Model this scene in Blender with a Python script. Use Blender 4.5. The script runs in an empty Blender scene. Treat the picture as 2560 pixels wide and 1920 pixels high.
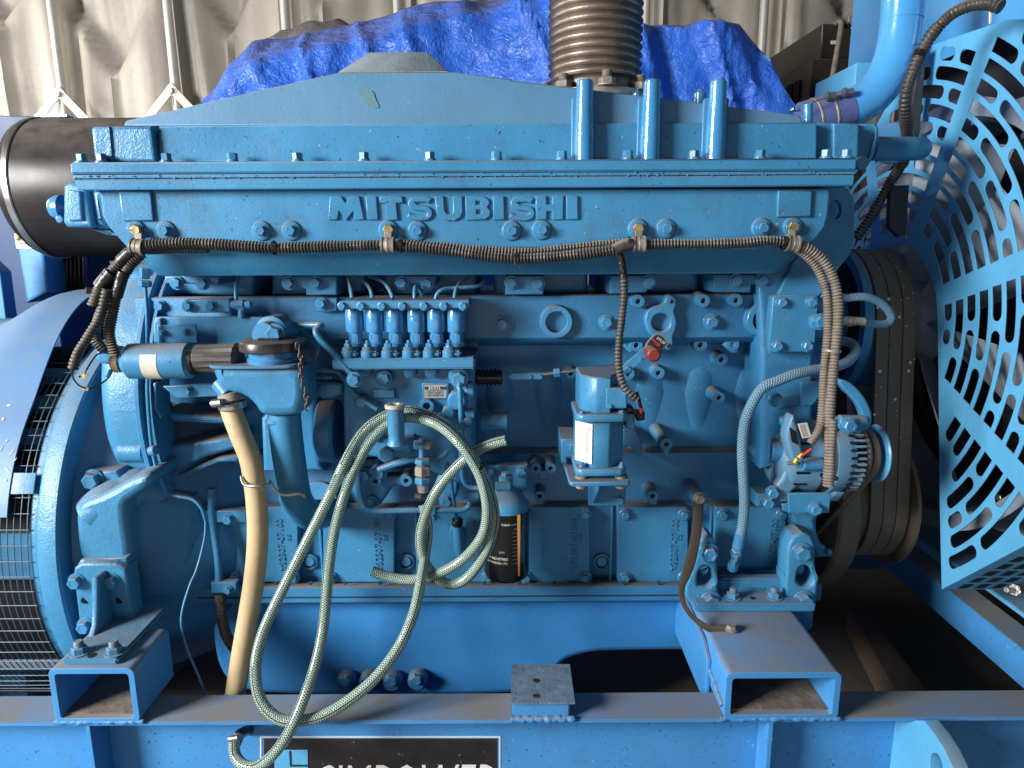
import bpy, bmesh, math, random
from mathutils import Vector, Matrix
random.seed(7)
R = math.radians
scene = bpy.context.scene
col = scene.collection

# ------------------------------------------------------------------ camera
CAM_H = 1.30
FOC, CX, CY = 1750.0, 1280.0, 960.0          # focal length in photo pixels, photo centre
PITCH, ROLL = R(11.6), R(-0.33)
cd = bpy.data.cameras.new('camera')
cam = bpy.data.objects.new('camera', cd)
col.objects.link(cam)
ROT = Matrix.Rotation(R(90) - PITCH, 3, 'X') @ Matrix.Rotation(ROLL, 3, 'Z')
cam.matrix_world = Matrix.Translation((0, 0, CAM_H)) @ ROT.to_4x4()
cd.sensor_fit = 'HORIZONTAL'
cd.sensor_width = 36.0
cd.lens = 36.0 * FOC / 2560.0
cd.clip_start = 0.05
cd.clip_end = 200
scene.camera = cam

# ------------------------------------------------------------------ light
w = bpy.data.worlds.new('World')
scene.world = w
w.use_nodes = True
bg = w.node_tree.nodes['Background']
bg.inputs[0].default_value = (0.82, 0.91, 1.0, 1)
bg.inputs[1].default_value = 0.05

def area(name, loc, target, sx, sy, power, color):
    l = bpy.data.lights.new(name, 'AREA')
    l.shape = 'RECTANGLE'; l.size = sx; l.size_y = sy
    l.energy = power; l.color = color
    o = bpy.data.objects.new(name, l); col.objects.link(o)
    d = Vector(target) - Vector(loc)
    o.matrix_world = Matrix.Translation(loc) @ d.to_track_quat('-Z', 'Y').to_matrix().to_4x4()
    return o
# daylight through the open side of the shed, from the left in front of the set
area('daylight_opening_key', (-3.9, -0.9, 2.3), (0.1, 1.6, 0.9), 1.4, 1.4, 395, (1.0, 0.98, 0.95))
# the rest of the open front of the shed
area('daylight_front', (-0.3, -3.4, 0.62), (0.1, 1.6, 0.75), 5.0, 1.1, 24, (0.90, 0.96, 1.0))
# daylight falling on the back of the shed
area('daylight_rear', (-5.2, 3.7, 2.4), (0.5, 5.6, 2.6), 1.6, 1.6, 115, (1.0, 0.97, 0.92))
scene.view_settings.view_transform = 'Standard'
scene.view_settings.look = 'None'
scene.view_settings.exposure = 0.30
scene.view_settings.gamma = 1.0
scene.view_settings.use_curve_mapping = False

# ------------------------------------------------------------------ helpers
def T(c, r, *xy):                     # measured positions: tile column/row of the photo, then x,y inside it
    out = [(640 * c + xy[i] / 3.456, 480 * r + xy[i + 1] / 3.456) for i in range(0, len(xy), 2)]
    return out
def P(c, r, x, y): return (640 * c + x / 3.456, 480 * r + y / 3.456)
def D(*xy): return [(xy[i] * 1.15732, xy[i + 1] * 1.15732) for i in range(0, len(xy), 2)]
def d(x, y): return (x * 1.15732, y * 1.15732)

def ray(p): return ROT @ Vector(((p[0] - CX) / FOC, -(p[1] - CY) / FOC, -1))
def W(p, Y):
    v = ray(p); k = Y / v.y
    return Vector((v.x * k, Y, CAM_H + v.z * k))
def WX(p, X):
    v = ray(p); k = X / v.x
    return Vector((X, v.y * k, CAM_H + v.z * k))
def WZ(p, z):
    v = ray(p); k = (z - CAM_H) / v.z
    return Vector((v.x * k, v.y * k, z))
def m(n, p, Y):                       # photo pixels -> metres at that spot
    return n * (Y / ray(p).y) / FOC

WM = {}
def put(ob, M, parent=None):
    col.objects.link(ob)
    if parent is not None:
        ob.parent = parent
        ob.matrix_basis = WM[parent.name].inverted() @ M
    else:
        ob.matrix_basis = M
    WM[ob.name] = M
    return ob
def thing(name, label, cat, loc, group=None, kind=None):
    o = bpy.data.objects.new(name, None); o.empty_display_size = .05
    o['label'] = label; o['category'] = cat
    if group: o['group'] = group
    if kind: o['kind'] = kind
    return put(o, Matrix.Translation(loc))
def tag(o, label, cat, group=None, kind=None):
    if label: o['label'] = label
    if cat: o['category'] = cat
    if group: o['group'] = group
    if kind: o['kind'] = kind
    return o
def finish(name, me, mat, parent, smooth=35, label=None, recentre=True):
    me.name = name
    if not me.materials: me.materials.append(mat)
    M = Matrix.Identity(4)
    if recentre and len(me.vertices):
        lo = Vector([min(v.co[i] for v in me.vertices) for i in range(3)])
        hi = Vector([max(v.co[i] for v in me.vertices) for i in range(3)])
        c = (lo + hi) / 2
        me.transform(Matrix.Translation(-c)); M = Matrix.Translation(c)
    if smooth:
        me.polygons.foreach_set('use_smooth', [True] * len(me.polygons))
        me.set_sharp_from_angle(angle=R(smooth))
    o = bpy.data.objects.new(name, me)
    if label: o['label'] = label
    return put(o, M, parent)

AXM = Matrix(((1, 0, 0, 0), (0, 0, -1, 0), (0, 1, 0, 0), (0, 0, 0, 1)))     # curve xy -> world xz, extrude toward -y
def curve_mesh(loops, depth, bev, res=2):
    cu = bpy.data.curves.new('tmp', 'CURVE')
    cu.dimensions = '2D'; cu.fill_mode = 'BOTH'
    for lp in loops:
        s = cu.splines.new('POLY'); s.points.add(len(lp) - 1); s.use_cyclic_u = True
        for i, q in enumerate(lp): s.points[i].co = (q[0], q[1], 0, 1)
    bev = min(bev, depth * .49)
    cu.extrude = max(depth / 2 - bev, 1e-5); cu.bevel_depth = bev; cu.offset = -bev; cu.bevel_resolution = res
    o = bpy.data.objects.new('tmp', cu)
    me = bpy.data.meshes.new_from_object(o)
    bpy.data.objects.remove(o); bpy.data.curves.remove(cu)
    return me
def is_loop(p): return isinstance(p[0], tuple) and not isinstance(p[0][0], (tuple, list))
def PL(name, parent, loops, Y, th, mat=None, bev=.002, lean=0.0, label=None, smooth=35):
    """solid slab whose front outline is measured in the photo, front face at depth Y, th thick; lean = dy/dz"""
    if is_loop(loops): loops = [loops]
    L = []
    for lp in loops:
        a = [W(q, Y) for q in lp]
        L.append([(v.x, v.z) for v in a])
    me = curve_mesh(L, th, bev)
    me.transform(AXM)
    zc = min(v[1] for v in L[0])
    me.transform(Matrix.Translation((0, Y + th / 2, 0)))
    if lean:
        for v in me.vertices: v.co.y += lean * (v.co.z - zc)
    return finish(name, me, mat or BLUE, parent, smooth, label)
def rect(x0, y0, x1, y1): return [(x0, y0), (x1, y0), (x1, y1), (x0, y1)]
def rrect(x0, y0, x1, y1, r, n=4):
    pts = []
    for cx, cy, a0 in ((x1 - r, y0 + r, -90), (x1 - r, y1 - r, 0), (x0 + r, y1 - r, 90), (x0 + r, y0 + r, 180)):
        for i in range(n + 1):
            a = R(a0 + 90 * i / n); pts.append((cx + r * math.cos(a), cy + r * math.sin(a)))
    return pts
def circ(p, r, n=28): return [(p[0] + r * math.cos(2 * math.pi * i / n), p[1] + r * math.sin(2 * math.pi * i / n)) for i in range(n)]
def TR(c, r, x0, y0, x1, y1):
    a = P(c, r, x0, y0); b = P(c, r, x1, y1); return rect(a[0], a[1], b[0], b[1])
def smooth_loop(pts, k=3):            # chaikin
    for _ in range(k):
        q = []
        for i in range(len(pts)):
            a, b = pts[i], pts[(i + 1) % len(pts)]
            q += [(a[0] * .75 + b[0] * .25, a[1] * .75 + b[1] * .25), (a[0] * .25 + b[0] * .75, a[1] * .25 + b[1] * .75)]
        pts = q
    return pts
def box_mesh(lo, hi, bev=.002, seg=2):
    bm = bmesh.new(); bmesh.ops.create_cube(bm, size=1)
    s = Vector(hi) - Vector(lo); c = (Vector(hi) + Vector(lo)) / 2
    for v in bm.verts: v.co = Vector((v.co.x * s.x, v.co.y * s.y, v.co.z * s.z)) + c
    if bev: bmesh.ops.bevel(bm, geom=bm.edges[:], offset=min(bev, min(s) * .45), segments=seg, affect='EDGES')
    me = bpy.data.meshes.new('b'); bm.to_mesh(me); bm.free(); return me
def BX(name, parent, lo, hi, mat=None, bev=.002, M=None, label=None):
    me = box_mesh(lo, hi, bev)
    if M: me.transform(M)
    return finish(name, me, mat or BLUE, parent, 35, label)
def basis(axis, up=None):
    z = Vector(axis).normalized()
    u = Vector(up) if up else (Vector((0, 0, 1)) if abs(z.z) < .9 else Vector((1, 0, 0)))
    x = u.cross(z).normalized(); y = z.cross(x)
    return Matrix((x, y, z)).transposed().to_4x4()
def lathe_mesh(prof, seg=32, a0=0, a1=360, squash=1.0):
    bm = bmesh.new(); full = abs(a1 - a0) >= 360; n = seg if full else seg + 1
    rings = []
    for r, h in prof:
        if r <= 1e-6 and full: rings.append([bm.verts.new((0, 0, h))])
        else: rings.append([bm.verts.new((r * math.cos(R(a0 + (a1 - a0) * i / seg)), r * squash * math.sin(R(a0 + (a1 - a0) * i / seg)), h)) for i in range(n)])
    for a, b in zip(rings, rings[1:]):
        cnt = n if full else n - 1
        for i in range(cnt):
            j = (i + 1) % n
            if len(a) == 1 and len(b) == 1: continue
            if len(a) == 1: bm.faces.new((a[0], b[j], b[i]))
            elif len(b) == 1: bm.faces.new((a[i], a[j], b[0]))
            else: bm.faces.new((a[i], a[j], b[j], b[i]))
    bmesh.ops.recalc_face_normals(bm, faces=bm.faces[:])
    me = bpy.data.meshes.new('l'); bm.to_mesh(me); bm.free(); return me
def LT(name, parent, prof, origin, axis, mat=None, seg=32, label=None, smooth=35, a0=0, a1=360, up=None, squash=1.0):
    me = lathe_mesh(prof, seg, a0, a1, squash)
    me.transform(Matrix.Translation(origin) @ basis(axis, up))
    return finish(name, me, mat or BLUE, parent, smooth, label)
def cylp(r, h, b=None, h0=0):
    b = min(r, h) * .12 if b is None else b
    return [(0, h0), (r - b, h0), (r, h0 + b), (r, h0 + h - b), (r - b, h0 + h), (0, h0 + h)]
def CL(name, parent, a, b, r, mat=None, seg=24, bev=None, label=None):
    a = Vector(a); b = Vector(b)
    return LT(name, parent, cylp(r, (b - a).length, bev), a, b - a, mat, seg, label)
def catmull(pts, step):
    out = []
    n = len(pts)
    for i in range(n - 1):
        p0 = pts[max(i - 1, 0)]; p1 = pts[i]; p2 = pts[i + 1]; p3 = pts[min(i + 2, n - 1)]
        k = max(2, int((p2 - p1).length / step))
        for j in range(k):
            t = j / k
            out.append(.5 * ((2 * p1) + (p2 - p0) * t + (2 * p0 - 5 * p1 + 4 * p2 - p3) * t * t + (3 * p1 - p0 - 3 * p2 + p3) * t ** 3))
    out.append(pts[-1]); return out
def resample(pts, step):
    L = [0]
    for a, b in zip(pts, pts[1:]): L.append(L[-1] + (b - a).length)
    n = max(2, int(L[-1] / step)); out = []; j = 0
    for i in range(n + 1):
        s = L[-1] * i / n
        while j < len(pts) - 2 and L[j + 1] < s: j += 1
        t = (s - L[j]) / max(L[j + 1] - L[j], 1e-9); out.append(pts[j].lerp(pts[j + 1], t))
    return out
def sweep_mesh(pts, rad, seg=12, caps=True, flat=None):
    """rad: function(s,index)->radius ; uv u = metres along, v = 0..1 around"""
    bm = bmesh.new(); uvl = bm.loops.layers.uv.new('UVMap')
    t0 = (pts[1] - pts[0]).normalized()
    up = Vector((0, -1, 0)) if abs(t0.y) < .9 else Vector((0, 0, 1))
    nrm = (up - t0 * up.dot(t0)).normalized()
    rings = []; s = 0; S = []
    for i, p in enumerate(pts):
        t = (pts[min(i + 1, len(pts) - 1)] - pts[max(i - 1, 0)]).normalized()
        nrm = (nrm - t * nrm.dot(t)).normalized(); bn = t.cross(nrm)
        if i: s += (p - pts[i - 1]).length
        S.append(s); r = rad(s, i)
        ring = []
        for k in range(seg):
            a = 2 * math.pi * k / seg
            ca, sa = math.cos(a), math.sin(a)
            if flat: ring.append(bm.verts.new(p + nrm * ca * flat + bn * sa * r))
            else: ring.append(bm.verts.new(p + (nrm * ca + bn * sa) * r))
        rings.append(ring)
    for i in range(len(rings) - 1):
        for k in range(seg):
            j = (k + 1) % seg
            f = bm.faces.new((rings[i][k], rings[i][j], rings[i + 1][j], rings[i + 1][k]))
            for l, (u, v) in zip(f.loops, ((S[i], k / seg), (S[i], (k + 1) / seg), (S[i + 1], (k + 1) / seg), (S[i + 1], k / seg))):
                l[uvl].uv = (u, v)
    if caps:
        bm.faces.new(rings[0]); bm.faces.new(rings[-1])
    bmesh.ops.recalc_face_normals(bm, faces=bm.faces[:])
    me = bpy.data.meshes.new('s'); bm.to_mesh(me); bm.free(); return me
def path3(pts): return [W((q[0], q[1]), q[2]) for q in pts]
def TB(name, parent, pts, r, mat=None, seg=12, step=.008, label=None, end_taper=0, flat=None, raw=False, smooth=60):
    """round tube through measured points (photo x, photo y, depth); r in metres"""
    v = pts if raw else path3(pts)
    v = resample(catmull(v, step / 2), step)
    me = sweep_mesh(v, lambda s, i: r, seg, flat=flat)
    return finish(name, me, mat or BLUE, parent, smooth, label)
def CORR(name, parent, pts, r, pitch=.0065, mat=None, amp=.13, seg=14, label=None, raw=False):
    v = pts if raw else path3(pts)
    v = resample(catmull(v, .004), pitch / 5)
    rr = [1.0, 1.0, 1 - amp * 1.1, 1 - amp * 1.6, 1 - amp * 1.1]
    me = sweep_mesh(v, lambda s, i: r * rr[i % 5] * (1 + .05 * math.sin(s * 37 + 1.3) + .03 * math.sin(s * 91)), seg)
    return finish(name, me, mat or CONDUIT, parent, 50, label)

# shared bolt meshes (unit = head radius across corners, axis +z, seated at z=0)
def mesh_from(parts):
    bm = bmesh.new()
    for me in parts: bm.from_mesh(me); bpy.data.meshes.remove(me)
    o = bpy.data.meshes.new('t'); bm.to_mesh(o); bm.free(); return o
def hexhead(h0, h, r=1.0, cham=.12, top=True):
    me = lathe_mesh([(0, h0), (r, h0), (r, h0 + h - cham), (r * .86, h0 + h), (r * .55, h0 + h), (r * .52, h0 + h - .03), (0, h0 + h - .03)], 6)
    return me
_bm = {}
def bolt_mesh(kind, mat):
    key = (kind, mat.name)
    if key in _bm: return _bm[key]
    if kind == 'tall_bolt':
        me = mesh_from([lathe_mesh(cylp(1.32, .3, .06), 24), lathe_mesh(cylp(1.1, .2, .03, .3), 24), hexhead(.5, 1.25)])
    elif kind == 'bolt':
        me = mesh_from([lathe_mesh(cylp(1.32, .16, .04), 24), lathe_mesh(cylp(1.08, .12, .02, .16), 24), hexhead(.28, .8)])
    elif kind == 'flange_bolt':
        me = mesh_from([lathe_mesh([(0, 0), (1.25, 0), (1.25, .1), (.95, .25), (0, .25)], 24), hexhead(.2, .75)])
    elif kind == 'boss_bolt':
        me = mesh_from([lathe_mesh([(0, 0), (1.95, 0), (1.9, .1), (1.65, .35), (1.6, .5), (0, .5)], 28), lathe_mesh(cylp(1.4, .14, .04, .5), 24), lathe_mesh(cylp(1.2, .12, .04, .64), 24), hexhead(.76, .85)])
    elif kind == 'stud':
        me = mesh_from([lathe_mesh(cylp(1.35, .14, .03), 24), hexhead(.14, .85)] +
                       [lathe_mesh([(0, .9), (.55, .9)] + [(.55 if k % 2 else .62, .95 + k * .07) for k in range(11)] + [(.5, 1.8), (0, 1.8)], 16)])
    elif kind == 'plain':
        me = hexhead(0, .8)
    else:
        me = mesh_from([lathe_mesh(cylp(1.0, .5, .15), 20)])
    me.name = kind
    me.materials.append(mat)
    me.polygons.foreach_set('use_smooth', [True] * len(me.polygons)); me.set_sharp_from_angle(angle=R(30))
    _bm[key] = me
    return me
def bolt_at(parent, pos, r, axis=(0, -1, 0), mat=None, kind='bolt', name='bolt', label=None):
    o = bpy.data.objects.new(name, bolt_mesh(kind, mat or BLUE))
    if label: o['label'] = label
    M = Matrix.Translation(pos) @ basis(axis) @ Matrix.Rotation(random.uniform(0, 1.05), 4, 'Z') @ Matrix.Scale(r, 4)
    return put(o, M, parent)
def B(parent, p, Y, rpx=10, axis=(0, -1, 0), mat=None, kind='bolt', name='bolt', label=None):
    return bolt_at(parent, W(p, Y), m(rpx, p, Y), axis, mat, kind, name, label)
def BOSS(parent, p, Y, rpx, length, hole=.38, mat=None, name='boss', lug=None, label=None):
    """cast boss sticking out toward the viewer to depth Y, with a drilled hole"""
    r = m(rpx, p, Y); h = length
    prof = [(0, 0), (r * 1.25, 0), (r * 1.06, h * .5), (r, h - .003), (r * .96, h)]
    if hole: prof += [(r * hole * 1.15, h), (r * hole, h - .002), (r * hole, h - min(.02, h * .8)), (0, h - min(.02, h * .8))]
    else: prof += [(0, h)]
    o = W(p, Y) + Vector((0, length, 0))
    return LT(name, parent, prof, o, (0, -1, 0), mat or BLUE, 28, label)
def RING(parent, p, Y, rout, rin, length, depth=.03, mat=None, name='core_hole', label=None):
    ro = m(rout, p, Y); ri = m(rin, p, Y); h = length
    prof = [(0, 0), (ro * 1.08, 0), (ro, h * .6), (ro, h - .002), (ro - .002, h), (ri + .001, h), (ri, h - .001), (ri * .96, h - depth), (0, h - depth - .004)]
    return LT(name, parent, prof, W(p, Y) + Vector((0, length, 0)), (0, -1, 0), mat or BLUE, 40, label)
def TX(name, parent, s, p, h, Y, mat, ext=.0004, width=None, ang=0, shear=0, bold=0, align='LEFT', label=None):
    """lettering on a surface facing the viewer; p = lower-left of the text in the photo, h,width in photo pixels"""
    cu = bpy.data.curves.new('tmp', 'FONT'); cu.body = s; cu.shear = shear; cu.offset = bold; cu.resolution_u = 2
    o = bpy.data.objects.new('tmp', cu); me = bpy.data.meshes.new_from_object(o)
    bpy.data.objects.remove(o); bpy.data.curves.remove(cu)
    xs = [v.co.x for v in me.vertices]; ys = [v.co.y for v in me.vertices]
    x0, x1, y0, y1 = min(xs), max(xs), min(ys), max(ys)
    H = m(h, p, Y); sy = H / (y1 - y0); sx = m(width, p, Y) / (x1 - x0) if width else sy
    me.transform(Matrix.Translation((-x0, -y0, 0)))
    me.transform(Matrix.Diagonal((sx, sy, 1, 1)))
    bm = bmesh.new(); bm.from_mesh(me)
    g = bmesh.ops.extrude_face_region(bm, geom=bm.faces[:])
    bmesh.ops.translate(bm, vec=(0, 0, ext), verts=[v for v in g['geom'] if isinstance(v, bmesh.types.BMVert)])
    bmesh.ops.recalc_face_normals(bm, faces=bm.faces[:])
    bm.to_mesh(me); bm.free()
    me.transform(Matrix.Rotation(R(ang), 4, 'Z')); me.transform(AXM)
    me.transform(Matrix.Translation(W(p, Y)))
    return finish(name, me, mat, parent, 0, label)
def stroke(pts, wd):
    """closed outline of a thick polyline (2d)"""
    L, Rr = [], []
    n = len(pts)
    for i in range(n):
        a = pts[max(i - 1, 0)]; b = pts[min(i + 1, n - 1)]
        dx, dy = b[0] - a[0], b[1] - a[1]; l = math.hypot(dx, dy); nx, ny = -dy / l, dx / l
        w2 = wd / 2 if not isinstance(wd, (list, tuple)) else wd[i] / 2
        L.append((pts[i][0] + nx * w2, pts[i][1] + ny * w2)); Rr.append((pts[i][0] - nx * w2, pts[i][1] - ny * w2))
    return L + Rr[::-1]
def spl2(pts, k=6):
    v = [Vector((a, b, 0)) for a, b in pts]; out = []
    n = len(v)
    for i in range(n - 1):
        p0 = v[max(i - 1, 0)]; p1 = v[i]; p2 = v[i + 1]; p3 = v[min(i + 2, n - 1)]
        for j in range(k):
            t = j / k
            q = .5 * ((2 * p1) + (p2 - p0) * t + (2 * p0 - 5 * p1 + 4 * p2 - p3) * t * t + (3 * p1 - p0 - 3 * p2 + p3) * t ** 3)
            out.append((q.x, q.y))
    out.append((v[-1].x, v[-1].y)); return out

# ------------------------------------------------------------------ materials
def mat(name, colr, rough=.45, metal=0, bump=.0, bscale=300, var=.12, vscale=7, dust=0.0, dustcol=(.20, .165, .13),
        grime=0.0, coat=0.0, spec=.45, speck=0.0, dscale=22):
    M = bpy.data.materials.new(name); M.use_nodes = True
    nt = M.node_tree; N = nt.nodes; Lk = nt.links
    b = N['Principled BSDF']; b.inputs['Metallic'].default_value = metal
    b.inputs['Coat Weight'].default_value = coat; b.inputs['Coat Roughness'].default_value = .15
    b.inputs['Specular IOR Level'].default_value = spec
    geo = N.new('ShaderNodeNewGeometry')
    def noise(sc, det=4, ro=.6):
        n = N.new('ShaderNodeTexNoise'); n.inputs['Scale'].default_value = sc; n.inputs['Detail'].default_value = det; n.inputs['Roughness'].default_value = ro
        Lk.new(geo.outputs['Position'], n.inputs['Vector']); return n
    def mix(fac, a, bb, mode='MIX'):
        x = N.new('ShaderNodeMix'); x.data_type = 'RGBA'; x.blend_type = mode
        for sock, val in ((x.inputs[0], fac), (x.inputs[6], a), (x.inputs[7], bb)):
            if hasattr(val, 'links') or isinstance(val, bpy.types.NodeSocket): Lk.new(val, sock)
            else: sock.default_value = val if not isinstance(val, tuple) else (*val, 1)
        return x.outputs[2]
    def ramp(src, a, bb, lo=0.0, hi=1.0):
        x = N.new('ShaderNodeMapRange'); x.inputs[1].default_value = a; x.inputs[2].default_value = bb; x.inputs[3].default_value = lo; x.inputs[4].default_value = hi
        Lk.new(src, x.inputs[0]); return x.outputs[0]
    def mul(a, bb):
        x = N.new('ShaderNodeMath'); x.operation = 'MULTIPLY'
        for sock, val in ((x.inputs[0], a), (x.inputs[1], bb)):
            if isinstance(val, bpy.types.NodeSocket): Lk.new(val, sock)
            else: sock.default_value = val
        return x.outputs[0]
    n1 = noise(vscale, 5)
    dk = tuple(c * (1 - var) for c in colr); lt = tuple(min(1, c * (1 + var)) for c in colr)
    c = mix(ramp(n1.outputs['Fac'], .3, .7), dk, lt)
    rsock = None
    if grime:
        g1 = noise(14, 8, .7)
        gm = mul(ramp(g1.outputs['Fac'], .52, .72), grime)
        c = mix(gm, c, tuple(x * .45 + y * .4 for x, y in zip(colr, (.11, .085, .06))))
    if speck:
        s1 = noise(170, 2, .5); c = mix(mul(ramp(s1.outputs['Fac'], .69, .73), speck), c, (.03, .028, .025))
        s2 = noise(120, 2, .5); c = mix(mul(ramp(s2.outputs['Fac'], .73, .76), speck * .8), c, (.45, .47, .47))
    rough_s = ramp(n1.outputs['Fac'], .3, .7, max(.03, rough - .06), min(1, rough + .08))
    if dust:
        sep = N.new('ShaderNodeSeparateXYZ'); Lk.new(geo.outputs['Normal'], sep.inputs[0])
        dn = noise(dscale, 6, .6)
        dm = mul(mul(ramp(sep.outputs[2], .35, .85), ramp(dn.outputs['Fac'], .3, .6, .45, 1.0)), dust)
        c = mix(dm, c, dustcol)
        x = N.new('ShaderNodeMix'); x.data_type = 'FLOAT'; Lk.new(dm, x.inputs[0]); Lk.new(rough_s, x.inputs[2]); x.inputs[3].default_value = .9
        rough_s = x.outputs[0]
    Lk.new(c, b.inputs['Base Color']); Lk.new(rough_s, b.inputs['Roughness'])
    if bump:
        bn = noise(bscale, 3, .5); bn2 = noise(bscale * .12, 3, .5)
        add = N.new('ShaderNodeMath'); add.operation = 'MULTIPLY_ADD'; Lk.new(bn2.outputs['Fac'], add.inputs[0]); add.inputs[1].default_value = 2.0; Lk.new(bn.outputs['Fac'], add.inputs[2])
        bp = N.new('ShaderNodeBump'); bp.inputs['Strength'].default_value = 1; bp.inputs['Distance'].default_value = bump
        Lk.new(add.outputs[0], bp.inputs['Height']); Lk.new(bp.outputs[0], b.inputs['Normal'])
        if coat: Lk.new(bp.outputs[0], b.inputs['Coat Normal'])
    return M
PB = (.042, .216, .410)
BLUE = mat('blue_engine_paint', PB, .34, bump=.00030, bscale=210, var=.15, vscale=5, dust=.85, grime=.55, speck=.8)
CAST = mat('blue_paint_on_rough_casting', (.045, .218, .405), .36, bump=.0009, bscale=300, var=.10, dust=.6, grime=.3, speck=.3)
BLOCK = mat('blue_paint_on_dusty_block', (.034, .188, .380), .42, bump=.0006, bscale=160, var=.20, dust=1.0, grime=.6, speck=.6)
GLOSS = mat('glossy_blue_paint', (.045, .225, .470), .2, bump=.0007, bscale=110, var=.08, dust=.3, speck=.1, coat=.5)
FRAME = mat('blue_frame_paint', (.054, .258, .585), .42, bump=.00025, bscale=90, var=.10, vscale=4, dust=.95, grime=.42, speck=.9, dustcol=(.19, .18, .165), dscale=6)
COVER = mat('pale_blue_cover_sheet', (.060, .198, .42), .46, bump=.0002, bscale=60, var=.08, vscale=3, dust=.55, dustcol=(.19, .21, .24), speck=.3)
ALTM = mat('weathered_blue_grey_alloy', (.10, .235, .37), .45, bump=.0006, bscale=260, var=.15, dust=.9, grime=.4, speck=.5, dustcol=(.26, .25, .24))
SUMPM = mat('blue_sump_paint', (.040, .240, .57), .42, bump=.0003, bscale=90, var=.08, vscale=4, dust=.8, grime=.3, speck=.4)
GUARD = mat('pale_blue_guard_paint', (.10, .385, .66), .40, bump=.0003, bscale=120, var=.1, dust=.6, grime=.35, speck=.4)
PIPEB = mat('bright_blue_pipe_paint', (.075, .34, .70), .16, bump=.0004, bscale=40, var=.05, dust=.2, coat=.6)
DOMEM = mat('blue_grey_dusty_cover', (.080, .215, .37), .5, bump=.00025, bscale=200, var=.10, dust=1.2, grime=.35, dustcol=(.26, .26, .25), speck=.4)
TOPM = mat('grey_dust_film_on_blue', (.22, .27, .31), .7, bump=.0006, bscale=200, var=.18, vscale=20, grime=.3)
CONDUIT = mat('black_conduit_plastic', (.045, .042, .039), .42, bump=.0004, bscale=200, var=.35, vscale=60, dust=1.3, dustcol=(.24, .20, .165))
CONDUIT_D = mat('dusty_conduit_plastic', (.15, .125, .105), .55, bump=.0004, bscale=200, var=.3, vscale=60, dust=1.2, dustcol=(.30, .25, .21))
TAPE = mat('black_tape', (.012, .011, .011), .28, bump=.003, bscale=60)
BLACK = mat('black_plastic', (.012, .011, .011), .3, bump=.0003, var=.3)
DARKHOLE = mat('painted_hole_shade', (.004, .004, .005), .8)  # near-black that paints the shade inside holes, slots and openings
BROWN = mat('dusty_brown_rubber_belt', (.15, .118, .09), .66, bump=.0005, bscale=120, var=.25, grime=.4, dust=.5, speck=.5)
RUST = mat('rusty_dark_steel', (.12, .085, .062), .5, metal=.4, bump=.001, bscale=150, var=.35, vscale=30)
BELLOW = mat('heat_tinted_steel', (.27, .225, .19), .46, metal=.75, bump=.0006, bscale=130, var=.28, vscale=16)
STEEL = mat('bare_steel', (.42, .40, .38), .32, metal=.9, bump=.0004, var=.2)
GOLD = mat('brass_plated_steel', (.48, .38, .19), .34, metal=.8, bump=.0004, bscale=200, var=.3, vscale=60)
CLIPM = mat('dusty_clip_metal', (.27, .24, .20), .5, metal=.25, bump=.0006, var=.3, vscale=40, dust=.5)
TANH = mat('tan_rubber_hose', (.50, .375, .215), .5, bump=.0008, bscale=60, var=.18, vscale=7, grime=.6, dust=.2)
WHITE = mat('white_label', (.72, .70, .66), .5, var=.06, grime=.15)
PAPER = mat('cream_paper_label', (.62, .57, .49), .6, var=.14, vscale=40, grime=.3)
YELLOW = mat('yellow_label', (.78, .66, .06), .5, var=.04)
RED = mat('red_knob_plastic', (.20, .024, .02), .45, bump=.0003, var=.15, dust=.6)
DRED = mat('dark_red_print', (.28, .03, .05), .6, var=.1)
REDF = mat('red_print', (.55, .02, .02), .6, var=.05)
INK = mat('dark_print', (.02, .02, .022), .6)
GREYINK = mat('grey_print', (.35, .36, .37), .6)
GASKET = mat('dark_gasket', (.018, .03, .04), .8)
FILTERB = mat('black_filter_can', (.010, .010, .011), .22, bump=.0003, bscale=60, coat=.4)
TANK = mat('black_air_cleaner', (.016, .013, .012), .40, bump=.0004, bscale=12, var=.3, dust=.9, dustcol=(.13, .11, .10))
DECAL = mat('black_decal', (.016, .015, .016), .45, bump=.0004, var=.3, vscale=20, grime=.3, speck=.5)
PURPLE = mat('violet_rubber_hose', (.11, .14, .33), .45, bump=.0006, bscale=80, var=.2, dust=.4)
FILTH = mat('brown_scale_dirt', (.17, .135, .11), .9, bump=.002, bscale=90, var=.35, vscale=25)
FLOORM = mat('concrete_floor', (.15, .128, .108), .85, bump=.002, bscale=40, var=.25, vscale=3, grime=.6)
WOOD = mat('old_timber', (.17, .125, .09), .8, bump=.002, bscale=60, var=.25)
CANOPY = mat('black_canopy_steel', (.022, .018, .015), .42, bump=.0004, var=.3, vscale=5, dust=.7, dustcol=(.10, .085, .07))
CURT = mat('beige_tarpaulin', (.43, .40, .345), .4, bump=.0022, bscale=18, var=.13, vscale=1.6, grime=.25)
POLEM = mat('galvanised_pole', (.62, .60, .56), .4, metal=.3, var=.08)
FANM = mat('grey_fan_steel', (.30, .36, .42), .55, bump=.0006, var=.2, grime=.4, dust=.4)
CORE = mat('dark_core_and_shaded_strut', (.03, .032, .035), .6, var=.3)  # the core's own dark; also paints the shade on the guard struts

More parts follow.
